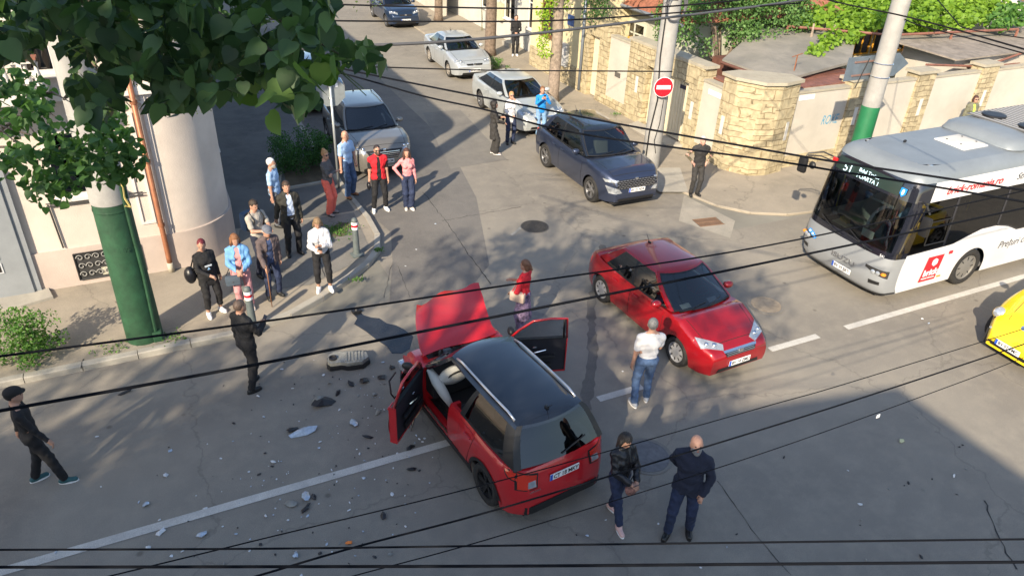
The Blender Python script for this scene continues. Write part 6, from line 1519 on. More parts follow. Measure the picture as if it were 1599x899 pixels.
gg = empty('garage_gate', (0, 0, 0), 0, 'cream double gate recessed in the stone clad wall behind the concrete pole', 'gate')
for y0, y1 in ((18.57, 19.71), (19.73, 20.88)):
    m = MB(); m.box((XW+.25, y0, .10), (XW+.31, y1, 2.11), GC); 
    for k in range(7): m.box((XW+.235, y0+.06+k*.155, .2), (XW+.25, y0+.16+k*.155, 2.0), GC)
    m.build('gate_leaf', gg)
m = MB(); m.box((XW+.22, 18.95, 1.78), (XW+.235, 19.25, 1.90), mat('name_sign', (.02, .02, .05), .5)); m.build('sign_plate', gg)
dg = empty('side_door', (0, 0, 0), 0, 'narrow cream door recessed in stone beside the yellow house', 'door'); m = MB(); m.box((XW+.2, 24.02, .1), (XW+.26, 24.68, 2.34), GC); m.box((XW+.185, 24.1, .3), (XW+.2, 24.6, 2.2), GC); m.build('door_leaf', dg); m = MB(); m.box((XW+.15, 24.1, 1.1), (XW+.185, 24.14, 1.25), CHROME); m.build('handle', dg)
m = MB(); m.prism([(XW, 18.4), (XW, 21.0), (XW-.5, 20.8), (XW-.5, 18.6)], .055, .16, CONC); tag(m.build('gate_ramp'), 'low concrete ramp in front of the cream double gate', 'ramp')
# long wall along the main road
YW = 15.85
pil = [(19.25, 19.95), (22.15, 22.95), (25.3, 26.1), (28.6, 29.4), (31.9, 32.7), (35.2, 36)]
x = 16.88
for a, c in pil:
    panel(x, a, YW+.05, YW+.27, 2.35); stone(rect(a, c, YW-.03, YW+.45), .02, 2.55); x = c
panel(x, 46, YW+.05, YW+.27)
# white rectangles on the pillars
PQ = mat('white_board', (.56, .55, .52), .6)
def plaque(px, o, ex):
    m = MB(); M = frame(o, ex, (0, 0, 1)); m.box((-.07, -.28, 0), (.07, .28, .012), PQ, M); m.build('white_plaque', gw)
plaque(0, (XW-.003, 18.25, 1.35), (0, -1, 0)); plaque(0, (XW-.003, 21.35, 1.35), (0, -1, 0)); plaque(0, (XW-.003, 16.75, 1.35), (0, -1, 0))
plaque(0, (16.70, 15.64, 1.35), (1, .25, 0))
for a, c in pil: plaque(0, ((a+c)/2+.05, YW-.034, 1.45), (1, 0, 0))
# street plates and graffiti
SP = mat('street_plate_blue', (.05, .12, .40), .5)
def splate(o, ex, txt):
    m = MB(); M = frame(o, ex, (0, 0, 1)); m.box((-.30, -.075, 0), (.30, .075, .01), PLATE, M); e = m.build('street_plate', gw); text('plate_text', txt, .085, SP, e, M @ Matrix.Translation((-.27, -.03, .0105)), ext=.0005, sx=.8)
splate((XW+.05, 17.35, 2.12), (0, -1, 0), 'Str. Mihai'); splate((17.5, YW+.045, 2.22), (1, 0, 0), 'B-dul Traian')
GF_ = mat('graffiti_blue', (.05, .28, .45), .7)
text('graffiti', 'ROXE', .42, GF_, gw, frame((18.35, YW+.046, 1.28), (1, 0, 0), (.05, 0, 1)), .25, .0005, sx=.62)
m = MB(); m.box((XW+.045, 22.5, 1.25), (XW+.06, 22.85, 1.42), mat('mail_slot', (.10, .09, .08), .6)); m.build('mail_slot', gw)
# yellow house
yh = empty('yellow_house', (0, 0, 0), 0, 'pale yellow house with stone plinth and grey downpipe on the side street', 'house')
m = MB(); m.box((XW+.02, 25.06, .9), (22, 29.6, 4.6), YELLOW); m.build('wall', yh); m = MB(); m.box((XW-.03, 25.06, 0), (22, 29.6, .9), STONE); m.build('plinth', yh)
m = MB(); m.tube([(XW-.06, 25.12, 4.6), (XW-.06, 25.12, .15)], .06, mat('zinc', (.22, .25, .30), .5, .4), 10); m.build('downpipe', yh, True)
m = MB(); m.box((XW-.14, 26.2, .75), (XW+.02, 26.85, 1.65), mat('meter_grey', (.42, .42, .42), .5), bev=.02); m.build('meter_box', yh)
m = MB(); m.box((XW-.0, 26.0, 2.35), (XW+.012, 26.5, 2.75), mat('number_plate_blue', (.04, .08, .22), .5)); m.build('house_number', yh)
m = MB(); m.box((XW+.0, 25.08, 4.6), (22.3, 29.7, 4.72), TILE); m.build('roof', yh); window(27.4, 28.6, 1.6, 3.4, yh, y=XW+.02, axis='x', fm=mat('brown_frame', (.15, .07, .03), .6))
# low tiled house behind the gate
th = empty('tiled_house', (0, 0, 0), 0, 'low house with red tiled roof and dark windows behind the cream gate', 'house')
m = MB(); m.box((17.2, 21.7, 0), (24, 26.5, 3.25), stucco('faded_green_wall', (.42, .42, .34))); m.build('wall', th); 
m = MB(); m.add([(16.7, 21.2, 3.3), (24.5, 21.2, 3.3), (24.5, 27, 3.3), (16.7, 27, 3.3), (19, 23.5, 4.9), (22, 23.5, 4.9), (22, 25.5, 4.9), (19, 25.5, 4.9)], [(0, 1, 5, 4), (1, 2, 6, 5), (2, 3, 7, 6), (3, 0, 4, 7), (4, 5, 6, 7), (3, 2, 1, 0)], TILE); m.build('roof', th)
m = MB(); m.tube([(16.68, 21.2, 3.27), (16.68, 27, 3.27)], .06, MATS['zinc'], 8); m.build('gutter', th)
OR = mat('orange_frame', (.62, .30, .03), .6, noise=.1, scale=6)
window(22.2, 23.2, 1.4, 2.7, th, y=17.2, axis='x', fm=stucco('pale_frame', (.5, .5, .42)), bars=(0, 0)); window(24, 25.4, 1.4, 2.7, th, y=17.2, axis='x', fm=MATS['pale_frame'])
m = MB(); m.box((16.0, 21.3, 2.35), (16.2, 23.4, 2.5), OR); m.box((16.0, 21.3, 2.0), (16.15, 21.45, 2.4), OR); m.build('orange_beam', th)
# house with orange frames behind the garden
oh = empty('orange_framed_house', (0, 0, 0), 0, 'long garden house with orange window frames behind trees and vines', 'house')
m = MB(); m.box((17.5, 28, 0), (36, 29, 4.2), stucco('garden_house_wall', (.50, .46, .36))); m.box((24.6, 23.8, 0), (33, 28, 3.1), MATS['garden_house_wall']); m.build('wall', oh)
for k in range(7): window(24.8+k*1.15, 25.8+k*1.15, .9, 2.5, oh, y=23.8, fm=OR, sill=False, bars=(1, 1))
for k in range(9): window(17.8+k*1.9, 19.3+k*1.9, .8, 2.9, oh, y=28, fm=OR, sill=False, bars=(1, 1))
m = MB(); m.box((24.4, 23.5, 3.1), (33.2, 28.2, 3.2), TILE); m.box((17.2, 27.7, 4.2), (36.3, 31, 4.35), TILE); m.build('roof', oh)
wh = empty('white_house', (0, 0, 0), 0, 'white house with tall yellow framed windows at the upper right edge', 'house')
m = MB(); m.box((33.6, 20.5, 0), (46, 27, 5.5), WHITEW); m.build('wall', wh)
for k in range(4): window(36.1+k*2.4, 37.6+k*2.4, .5, 3.3, wh, y=20.5, fm=OR, bars=(1, 2))
m = MB(); m.box((33.2, 20.0, 5.5), (46, 27, 5.6), TILE); m.build('roof', wh)
m = MB(); m.box((33.4, 20.2, 3.6), (34.6, 20.5, 3.75), OR); m.build('lintel', wh)
# grey roofed shed and its red neighbour
sh_ = empty('garden_shed', (0, 0, 0), 0, 'flat grey felt roofed shed just behind the corner of the wall', 'shed')
m = MB(); m.add([(16.75, 19.0, 2.66), (16.95, 16.5, 2.62), (20.7, 17.35, 2.70), (24.1, 20.3, 2.95), (20.2, 21.3, 3.0), (16.75, 19.0, 2.58), (16.95, 16.5, 2.54), (20.7, 17.35, 2.62), (24.1, 20.3, 2.87), (20.2, 21.3, 2.92)],
    [(0, 1, 2, 3, 4), (9, 8, 7, 6, 5), (0, 5, 6, 1), (1, 6, 7, 2), (2, 7, 8, 3), (3, 8, 9, 4), (4, 9, 5, 0)], ground_mat('roof_felt', (.20, .19, .165), (.27, .25, .215), (.17, .16, .15), .8, stain=.3, agg=.3)); m.build('roof', sh_)
BRN = mat('brown_wood', (.12, .05, .035), .7, noise=.2, scale=6); RDW = mat('red_painted_wood', (.20, .085, .06), .7, noise=.25, scale=5)
m = MB(); m.tube([(16.72, 19.0, 2.56), (16.92, 16.5, 2.52)], .05, BRN, 6); m.box((17.2, 17.0, 0), (20.2, 20, 2.5), BRN); m.build('wall', sh_); m = MB(); m.tube([(18.0, 17.1, 2.66), (18.0, 17.1, 3.15)], .02, COPPER, 5); m.tube([(17.8, 17.1, 3.1), (18.2, 17.1, 3.18)], .015, COPPER, 5); m.build('roof_pipe', sh_)
rs = empty('red_lean_to', (0, 0, 0), 0, 'narrow red sheet roof running behind the white wall panel', 'lean-to'); m = MB(); 
for k in range(12): m.box((17.0+k*.30, 16.15, 2.42), (17.28+k*.30, 17.9, 2.45), RDW, Matrix.Rotation(0, 4, 'X'))
m.box((17.0, 16.12, 2.37), (20.6, 17.9, 2.415), RDW); m.build('roof', rs); m = MB(); m.box((15.6, 17.4, 2.40), (15.9, 18.9, 2.44), RDW); m.build('edge_board', rs)
s2 = empty('plank_shed', (0, 0, 0), 0, 'low shed with weathered brown plank roof behind the long wall', 'shed')
m = MB()
for k in range(15): 
    a = Vector((23.8+k*.62, 18.9+k*.02)); m.add([(a.x, a.y, 2.95), (a.x+.6, a.y, 2.95), (a.x+1.2, a.y-2.6, 2.75), (a.x+.6, a.y-2.6, 2.75), (a.x, a.y, 2.9), (a.x+.6, a.y, 2.9), (a.x+1.2, a.y-2.6, 2.7), (a.x+.6, a.y-2.6, 2.7)], [(3, 2, 1, 0), (4, 5, 6, 7), (0, 1, 5, 4), (2, 3, 7, 6), (1, 2, 6, 5), (3, 0, 4, 7)], mat('plank_roof', (.22, .19, .16), .9, noise=.3, scale=3))
m.build('roof', s2); m = MB(); m.box((24.8, 16.6, 0), (33, 18.7, 2.65), PANELW); m.build('wall', s2); window(25.3, 25.9, 1.3, 2.2, s2, y=16.6, fm=BRN, sill=False, bars=(0, 0)); window(27.2, 28.2, 1.3, 2.3, s2, y=16.6, fm=RDW, sill=False)
m = MB(); m.tube([(23.1, 16.4, 2.65), (26, 16.3, 2.4), (28, 16.4, 2.7)], .04, RDW, 6); m.tube([(24.0, 16.35, 2.3), (28, 16.35, 2.35)], .03, RDW, 6); m.build('red_beam', s2)
# side street right, farther houses
fh = empty('far_house', (0, 0, 0), 0, 'pale house with windows behind the street tree and the man in black', 'house')
m = MB(); m.box((16.2, 29.7, 0), (24, 44, 6), stucco('grey_white_wall', (.48, .47, .43))); m.build('wall', fh)
for y0 in (30.6, 33.2, 36): window(y0, y0+1.2, 1.1, 2.8, fh, y=16.2, axis='x')
m = MB(); m.box((15.9, 29.9, 0), (16.2, 30.5, 2.6), CREAM); m.build('door_surround', fh); m = MB(); m.box((15.6, 32.6, .06), (16.2, 33.4, .25), CONC); m.build('step', fh); m = MB(); m.box((15.98, 34.5, .9), (16.18, 35.0, 1.7), mat('ac_cream', (.5, .46, .32), .6)); m.build('wall_box', fh)
fw = empty('far_wall', (0, 0, 0), 0, 'long low cream wall along the far right pavement', 'wall'); m = MB(); m.prism([(15.3, 44), (15.2, 40.5), (15.5, 40.5), (16, 60), (15.7, 60)], 0, 2.2, PANELW); m.build('wall', fw)
f2 = empty('far_left_house', (0, 0, 0), 0, 'house standing behind the leaves on the left of the side street', 'house'); m = MB(); m.box((-12, 36.5, 0), (1.2, 60, 6), CREAM); m.build('wall', f2); m = MB(); m.box((-12, 36.2, 6), (1.5, 60, 6.2), TILE); m.build('roof', f2)
# unseen blocks behind the viewpoint, added and shaped to throw the wide shadow
PAL = stucco('pale_shadow_block_wall', (.5, .46, .40))
k1 = empty('shadow_block', (0, 0, 0), 0, 'unseen block behind the viewpoint, shaped to throw the wide shadow', 'building', 'unseen near-side shadow blocks')
OX, OY, OH = -1.72, -4.75, 10.0
m = MB(); m.prism([(OX, -18), (OX, OY), (-13.1, -2.35), (-13.1, -18)], 0, OH, PAL); m.build('wall', k1)
k2 = empty('shadow_block', (0, 0, 0), 0, 'taller unseen block farther along the near side, shaped to shade the road', 'building', 'unseen near-side shadow blocks')
m = MB(); m.box((-45, -18, 0), (-19.9, OY+.3, 13.8), PAL); m.box((-19.9, -18, 0), (-17.9, OY+.3, 12.5), PAL); m.box((-17.9, -18, 0), (-13.15, OY+.3, 13.8), PAL); m.build('wall', k2)

# ------------------------------------------------------------------ poles, signs, bollards
GRN = mat('green_pole_paint', (.015, .062, .028), .65, noise=.35, scale=3, bump=.3, bscale=12); GRN2 = mat('bright_green_paint', (.014, .14, .055), .5, noise=.12, scale=4)
CP_ = ground_mat('pole_concrete', (.29, .285, .27), (.35, .34, .32), (.23, .22, .21), 1.5, stain=.0, agg=.3)
def pole(x, y, z0, z1, r0, r1, zg, gm, lab, extra=None):
    e = empty('utility_pole', (x, y, 0), 0, lab, 'pole', 'concrete utility poles'); f = lambda z: r0+(r1-r0)*z/z1
    if zg: m = MB(); m.lathe([(f(0)+.012, z0), (f(zg)+.012, zg-.02), (f(zg)+.008, zg), (f(zg), zg)], gm, 32); m.build('painted_base', e, autos=60)
    m = MB(); m.lathe([(f(0), z0 if not zg else zg-.1), (f(z1), z1), (0.001, z1)], CP_, 32); m.build('shaft', e, autos=60); return e
e1 = pole(-1.05, 13.27, .1, 9.5, .305, .235, 3.0, GRN, 'thick leaning looking pole, green below and grey above, beside the left kerb')
m = MB(); m.tube([(.20, -.23, .12), (.24, -.22, 1.5), (.22, -.20, 3.2)], .035, GRN, 8); m.box((.14, -.30, .1), (.3, -.16, .32), GRN, bev=.02); m.build('cable_duct', e1)
m = MB(); m.box((.20, -.18, 2.95), (.30, -.10, 3.5), GRN, bev=.02); m.tube([(.26, -.2, 3.3), (.24, -.22, 3.0), (.30, -.24, 2.82), (.22, -.25, 2.86)], .02, mat('rag_yellow', (.45, .36, .12), .9), 6); m.build('bracket', e1)
text('pole_number', '762', .13, mat('pole_stencil', (.012, .05, .025), .7), e1, frame((-.04, -.297, 2.03), (1, 0, 0), (0, .01, 1)), ext=.004, sx=.9)
for z in (2.75, 3.6, 4.4): 
    m = MB(); rr_ = .305-.07*z/9.5+.016; m.lathe([(rr_, z), (rr_+.004, z+.02), (rr_, z+.04)], GRN if z < 3 else CP_, 32); m.build('band', e1)
e2 = pole(13.2, 17.35, .05, 10, .27, .225, 0, None, 'grey concrete pole with a no entry sign by the stone clad gate')
m = MB(); m.tube([(-.26, -.1, .06), (-.27, -.12, 1.2), (-.20, -.20, 2.2), (-.25, -.12, 3.4), (-.23, -.1, 6), (-.22, -.1, 9)], .02, BLACK, 6); m.tube([(-.05, -.27, .6), (-.16, -.26, 1.0), (-.06, -.27, 1.5), (-.03, -.26, 2.2)], .010, BLACK, 5); m.build('cable', e2)
m = MB()
for k in range(6):
    rr_ = .30+.012*k; m.tube([(rr_*cos(t)-.1, -.30-.012*(k % 3), 4.72+rr_*1.15*sin(t)+.02*k) for t in np.linspace(0, 2*pi, 26)], .012, mat('cable_grey', (.10, .10, .11), .6), 5)
m.box((-.2, -.27, 5.0), (-.1, -.20, 5.1), LAMP); m.build('cable_coil', e2)
def disc(name, M, parts, par=None):
    e = par
    for r0, r1, z, mm, nm in parts: m = MB(); m.lathe([(r1, 0), (r1, z), (r0, z)] if r0 else [(r1, 0), (r1, z), (.001, z)], mm, 40, M); m.build(nm, e)
SR = mat('sign_red', (.62, .008, .02), .4); SW = mat('sign_white', (.82, .82, .82), .4); SB = mat('sign_back', (.30, .33, .34), .5, .5, noise=.08, scale=8)
ns = empty('no_entry_sign', (13.0, 16.97, 2.62), 0, 'round red no entry sign with white bar on the concrete pole', 'road sign')
M = frame((0, -.02, 0), (.955, -.296, 0), (0, 0, 1)); m = MB(); m.lathe([(.001, -.01), (.285, -.01), (.285, 0), (.001, 0)], SW, 40, M); m.build('sign_plate', ns); m = MB(); m.lathe([(.272, 0), (.272, .003), (.001, .003)], SR, 40, M); m.build('red_disc', ns); m = MB(); m.box((-.205, -.055, .003), (.205, .055, .006), SW, M); m.build('white_bar', ns)
m = MB(); m.box((-.05, -.01, -.2), (.20, .12, -.17), CHROME); m.box((-.05, -.01, .17), (.20, .12, .2), CHROME); m.build('bracket', ns)
e3 = pole(17.05, 13.3, .05, 10, .235, .20, 2.78, GRN2, 'pole with bright green base rising behind the bus front')
ds = empty('direction_sign', (17.05, 13.3, 3.72), 0, 'grey back of an arrow shaped direction sign strapped to the pole behind the bus', 'road sign')
m = MB(); M = frame((0, .27, 0), (1, 0, 0), (0, 0, 1)); m.prism([(-.98, -.30), (.85, -.30), (1.30, 0), (.85, .30), (-.98, .30)], 0, .02, mat('sign_back_dark', (.16, .20, .24), .5, .4, noise=.15, scale=5), M); m.build('sign_board', ds)
m = MB()
for z in (-.17, .17): m.box((-.75, .22, z-.02), (.55, .25, z+.02), mat('bracket_rust', (.2, .12, .1), .7)); m.tube([(.24*cos(t), .24*sin(t), z) for t in np.linspace(0, 2*pi, 20)], .012, CHROME, 5)
m.tube([(-.3, .2, .25), (-.55, .2, -.5)], .015, BLACK, 5); m.build('bracket', ds)
ss = empty('stop_sign', (4.03, 18.86, .11), 0, 'grey back of an octagonal stop sign on a thin metal post', 'road sign')
m = MB(); m.tube([(0, 0, 0), (0, 0, 2.98)], .033, mat('galvanised', (.45, .48, .48), .45, .6), 10); m.lathe([(.033, 2.98), (.036, 3.0), (.001, 3.01)], MATS['galvanised'], 10); m.build('post', ss, True)
M = frame((.02, .07, 2.62), (1, -.08, 0), (0, 0, 1)); m = MB(); m.prism([(.385*cos(R(22.5+45*k)), .385*sin(R(22.5+45*k))) for k in range(8)], -.01, .01, SB, M); m.build('sign_back', ss)
m = MB(); m.box((-.06, .03, 2.45), (.06, .06, 2.50), CHROME); m.box((-.06, .03, 2.75), (.06, .06, 2.80), CHROME); m.box((.14, .045, 2.74), (.26, .05, 2.84), PLATE); m.build('clamp', ss)
def bollard(p, lab):
    e = empty('bollard', p, random.random(), lab, 'bollard', 'grey bollards with red and white tops'); m = MB(); BG_ = mat('bollard_grey', (.10, .12, .12), .6, noise=.15, scale=8)
    m.lathe([(.14, 0), (.14, .03), (.085, .05), (.075, .10), (.068, .66)], BG_, 20); m.build('post', e, autos=50)
    m = MB(); m.lathe([(.069, .66), (.073, .66), (.073, .72)], SW, 20); m.lathe([(.0735, .72), (.0735, .775)], SR, 20); m.lathe([(.073, .775), (.073, .84)], SW, 20); m.build('stripe', e); m = MB(); m.lathe([(.073, .84), (.075, .85), (.06, .91), (.03, .935), (.001, .94)], BG_, 20); m.build('cap', e, True); m = MB(); m.box((-.13, -.13, 0), (.13, .13, .02), BG_); m.build('base_plate', e)
bollard((3.47, 14.95, .12), 'bollard standing alone near the curved kerb'); p = at(396, 512, .12); bollard((p.x, p.y, .12), 'bollard hidden behind the man in black suit')
# ------------------------------------------------------------------ wires
WB = mat('cable_black', (.006, .007, .010), .95, spec=.1); WT = mat('thin_wire', (.012, .012, .014), .95, spec=.1)
def wire(pts, r, lab, m=WB, grp='overhead cables'):
    P = [Vector(p) for p in pts]; Q = []
    n = len(P)
    for i in range(n-1):
        p0, p1, p2, p3 = P[max(i-1, 0)], P[i], P[i+1], P[min(i+2, n-1)]
        for t in np.linspace(0, 1, 9)[:-1]: Q.append(.5*((2*p1)+(p2-p0)*t+(2*p0-5*p1+4*p2-p3)*t*t+(-p0+3*p1-3*p2+p3)*t**3))
    Q.append(P[-1]); mb = MB(); mb.tube(Q, r, m, 6); o = mb.build('overhead_cable', None, True); return tag(o, lab, 'cable', grp)
def wy(y, *pp): return [aty(px, py, y) for px, py in pp]
def wz(z, *pp): return [at(px, py, z) for px, py in pp]
wire(wy(6.2, (-140, 572), (0, 556), (445, 497), (800, 444), (1200, 383), (1599, 298), (1760, 260)), .0105, 'thick cable crossing above the raised bonnet and the red saloon roof')
wire(wy(5.4, (-140, 668), (0, 641), (230, 600), (445, 560), (800, 489), (1200, 409), (1599, 325), (1760, 288)), .0135, 'thickest cable crossing in front of the raised bonnet')
D4 = lambda d, *pp: [atd(px, py, d) for px, py in pp]
wire(D4(4.0, (-100, 858), (400, 856), (800, 851), (1200, 846), (1700, 840)), .006, 'upper of the two level cables near the bottom edge')
wire(D4(3.9, (-100, 885), (400, 884), (800, 883), (1200, 880), (1700, 876)), .0085, 'lower and thicker of the two level cables near the bottom edge')
wire(wy(4.3, (60, 925), (170, 899), (400, 843), (800, 745), (1200, 633), (1320, 599), (1599, 513), (1700, 480)), .0055, 'thin cable passing just behind the woman in leather jacket')
wire(wy(4.0, (290, 930), (400, 899), (560, 852), (800, 788), (1200, 667), (1410, 600), (1599, 537), (1700, 500)), .009, 'thick cable crossing the bald man and the crashed rear bumper'); 
wire(wy(3.8, (440, 930), (550, 899), (800, 830), (1200, 704), (1490, 600), (1599, 558), (1700, 520)), .005, 'lowest thin cable slanting across the near lane')
wire(wz(6.0, (440, 85), (560, 113), (800, 161), (957, 192), (1200, 235), (1300, 252), (1467, 277), (1599, 297), (1700, 312)), .010, 'cable from the left leaves to the bus, upper one'); wire(wz(5.8, (430, 92), (543, 117), (660, 150), (760, 172), (900, 208), (1200, 250), (1300, 266), (1450, 290), (1640, 322)), .010, 'cable from the left leaves to the bus, lower one')
wire(wz(6.4, (380, 2), (516, 7), (660, 11), (860, 14), (1050, 10), (1250, -10)), .012, 'topmost thin wire over the side street', WT); wire(wz(6.2, (420, 30), (540, 33), (760, 34), (900, 31), (1060, 20), (1250, 5)), .012, 'thin wire over the dark blue saloon bonnet', WT)
wire(wz(6.2, (420, 80), (560, 72), (700, 65), (860, 50), (1050, 27), (1200, 8), (1290, -6)), .019, 'sagging twisted cable over the silver two door car', mat('cable_faded', (.07, .07, .075), .6)); 
wire(wz(6.3, (1190, -30), (1300, 2), (1400, 23), (1483, 44), (1599, 77), (1700, 105)), .012, 'thin wire crossing before the bright green vine', WT); wire(wz(6.0, (560, 104), (760, 110), (900, 111), (1050, 112)), .008, 'hair thin wire reaching the concrete pole', WT)
wire(wz(5.5, (1460, -5), (1490, 30), (1510, 45), (1599, 60)), .012, 'thin wire dropping in front of the vine', WT); wire(wz(5.0, (1400, 22), (1430, 38), (1520, 62), (1640, 95)), .015, 'thin wire sagging over the plank shed', WT)
wire([(13.2, 17.1, 4.9), (9, 17.5, 5.6), (1.1, 19.5, 5.4)], .008, 'service wire from concrete pole to the corner house', WT); wire([(13.35, 17.35, 4.9), (15.5, 22, 4.0), (16.7, 24, 3.3)], .01, 'service wire from concrete pole to the tiled house', WT)
m = MB(); p = aty(1372, 647, 3.85); m.box((p.x-.02, p.y-.003, p.z-.045), (p.x+.025, p.y+.003, p.z), PLATE); tag(m.build('paper_tag'), 'small white tag hanging from the lowest thin cable', 'tag')
# ------------------------------------------------------------------ vegetation
def leaf_shape(kind):
    if kind == 'linden':
        xy = [(0, 0), (.20, -.06), (.42, .06), (.48, .30), (.40, .55), (.20, .82), (0, 1.06), (-.20, .82), (-.40, .55), (-.48, .30), (-.42, .06), (-.20, -.06)]
        mid = [(0, .28, -.05), (0, .65, -.03)]
        V = [(x, y, .10*abs(x)-.07*y*y) for x, y in xy]+mid
        F = [(12, 0, 1, 2), (12, 2, 3), (12, 3, 4, 13), (13, 4, 5, 6), (13, 6, 7, 8), (12, 13, 8, 9), (12, 9, 10), (12, 10, 11, 0)]
    else:
        V = [(0, 0, 0), (.30, .35, .08), (.22, .75, .03), (0, 1, -.06), (-.22, .75, .03), (-.30, .35, .08), (0, .5, -.03)]
        F = [(0, 1, 6), (1, 2, 6), (2, 3, 6), (3, 4, 6), (4, 5, 6), (5, 0, 6)]
    return np.array(V), F
def leaves(name, P, size, m, parent, kind='small', down=.35, flat=0.0, cnt=None):
    """many single leaves at points P, each turned its own way"""
    P = np.asarray(P, float); n = len(P); LV, LF = leaf_shape(kind); k = len(LV)
    sz = rng.uniform(.65, 1.15, n)*size
    y = rng.normal(size=(n, 3)); y[:, 2] -= down*2; y[:, 2] *= (1-flat); y /= np.linalg.norm(y, axis=1)[:, None]
    up = rng.normal(size=(n, 3))*.7+np.array([-.35, -.3, 1.0]); z = up-(up*y).sum(1)[:, None]*y; z /= np.linalg.norm(z, axis=1)[:, None]; x = np.cross(y, z)
    V = P[:, None]+sz[:, None, None]*(LV[None, :, 0:1]*x[:, None]+LV[None, :, 1:2]*y[:, None]+LV[None, :, 2:3]*z[:, None])
    V = V.reshape(-1, 3); me = bpy.data.meshes.new(name); lens = np.array([len(f) for f in LF]); flat_ = np.concatenate([np.array(f) for f in LF])
    li = (flat_[None]+np.arange(n)[:, None]*k).ravel(); lt = np.tile(lens, n); ls = np.concatenate([[0], np.cumsum(lt)[:-1]])
    me.vertices.add(len(V)); me.vertices.foreach_set('co', V.ravel()); me.loops.add(len(li)); me.loops.foreach_set('vertex_index', li.astype(np.int32)); me.polygons.add(len(lt)); me.polygons.foreach_set('loop_start', ls.astype(np.int32)); me.polygons.foreach_set('loop_total', lt.astype(np.int32))
    me.materials.append(m); me.update(calc_edges=True); o = bpy.data.objects.new(name, me); COL.objects.link(o); o.parent = parent; return o
def clumps(C, r, n, sq=1.0):
    out = []
    for c in C:
        d = rng.normal(size=(n, 3)); d /= np.linalg.norm(d, axis=1)[:, None]; rr = r*rng.uniform(.25, 1, n)**.5
        q = d*rr[:, None]; q[:, 2] *= sq; out.append(np.array(c)+q)
    return np.concatenate(out)
def limbs(mb, a, tips, r, m):
    a = Vector(a)
    for t in tips:
        t = Vector(t); mid = (a+t)/2+Vector((rng.normal()*.12, rng.normal()*.12, .15)); mb.tube([a, mid, t], [r, r*.6, r*.2], m, 6)
BARK = mat('bark', (.16, .12, .09), .95, noise=.4, scale=10, bump=1.0, bscale=22); BARK2 = mat('bark_pale', (.24, .19, .15), .95, noise=.35, scale=8, bump=.8, bscale=18)
L_DARK = leaf_mat('linden_leaf', (.012, .036, .014), (.085, .155, .06), .36, .45); L_MID = leaf_mat('mid_leaf', (.045, .11, .035), (.09, .19, .05), .35)
L_BRI = leaf_mat('vine_leaf', (.10, .20, .02), (.21, .34, .035), .35); L_SHR = leaf_mat('shrub_leaf', (.05, .13, .03), (.13, .26, .05), .35); L_BUSH = leaf_mat('bush_leaf', (.025, .08, .022), (.06, .16, .035), .3); L_YG = leaf_mat('young_leaf', (.20, .34, .03), (.36, .5, .05), .4)
L_FLW = leaf_mat('linden_bract', (.22, .28, .08), (.35, .40, .14), .4)
# --- linden overhanging the viewpoint from the left
lt = empty('linden_tree', (-5.2, 2.0, 0), 0, 'large linden branch with broad dark leaves hanging into the upper left corner', 'tree')
def loc(P): return np.asarray(P)-np.array([-5.2, 2.0, 0])
bnd_x = [0, 30, 60, 80, 100, 125, 150, 180, 195, 210, 240, 290, 320, 330, 345, 370, 395, 425, 445, 470, 484, 492, 535, 550, 580, 600]
bnd_y = [95, 100, 70, 62, 95, 180, 190, 180, 95, 145, 180, 200, 175, 150, 165, 160, 140, 165, 190, 188, 175, 118, 112, 108, 118, 110]
pts = []; 
while len(pts) < 3600:
    px = rng.uniform(-60, 600); py = rng.uniform(-60, 200)
    if py > np.interp(px, bnd_x, bnd_y)-14: continue
    if px > 515 and py < 60: continue
    if px > 545 and (py < 70): continue
    if px > 400 and rng.random() < .35: continue
    if sin(px*.045+1.3)*sin(py*.06+px*.013) > .30 and rng.random() < .85: continue
    if px > 430 and rng.random() < .3: continue
    if py > 105 and rng.random() < .25: continue
    if 60 < px < 175 and 80 < py < 120 and rng.random() < .6: continue
    d = rng.uniform(2.1, 4.6) if px < 430 else rng.uniform(2.0, 3.2)
    pts.append(atd(px, py, d))
leaves('foliage', loc(pts), .066, L_DARK, lt, 'linden', .55)
pts2 = []
while len(pts2) < 500:
    px = rng.uniform(0, 590); py = rng.uniform(-20, 190)
    if py < np.interp(px, bnd_x, bnd_y)-10: pts2.append(atd(px, py, rng.uniform(2.2, 4.2)))
leaves('blossom', loc(clumps(pts2[:90], .035, 8)), .012, L_FLW, lt, 'small', .2)
m = MB(); root_ = Vector((1.2, .3, 9.2))
for px, py, d in ((100, 60, 3.6), (250, 90, 3.2), (330, 60, 3.0), (420, 80, 2.7), (480, 120, 2.6), (540, 90, 2.5), (180, 150, 3.5), (280, 160, 3.2), (400, 20, 2.8)):
    t = Vector(loc([atd(px, py, d)])[0]); a = Vector(loc([atd(px*.4-60, -60, d+.6)])[0]); mid = (a+t)/2+Vector((0, 0, .1)); m.tube([a, mid, t], [.018, .010, .004], BARK, 6)
    for k in range(4):
        q = t+Vector(rng.normal(size=3))*.07; m.tube([mid.lerp(t, .5+.12*k), q], [.005, .002], mat('twig_green', (.10, .14, .05), .8), 4)
m.build('branch', lt)
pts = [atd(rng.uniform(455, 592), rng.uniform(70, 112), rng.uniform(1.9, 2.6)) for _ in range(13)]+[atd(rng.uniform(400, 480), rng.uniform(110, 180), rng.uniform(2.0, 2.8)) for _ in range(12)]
leaves('foliage', loc(pts), .088, leaf_mat('sunlit_linden_leaf', (.05, .11, .025), (.13, .22, .06), .45), lt, 'linden', .5)  # same linden leaves in a lighter green that stands in for sunlight
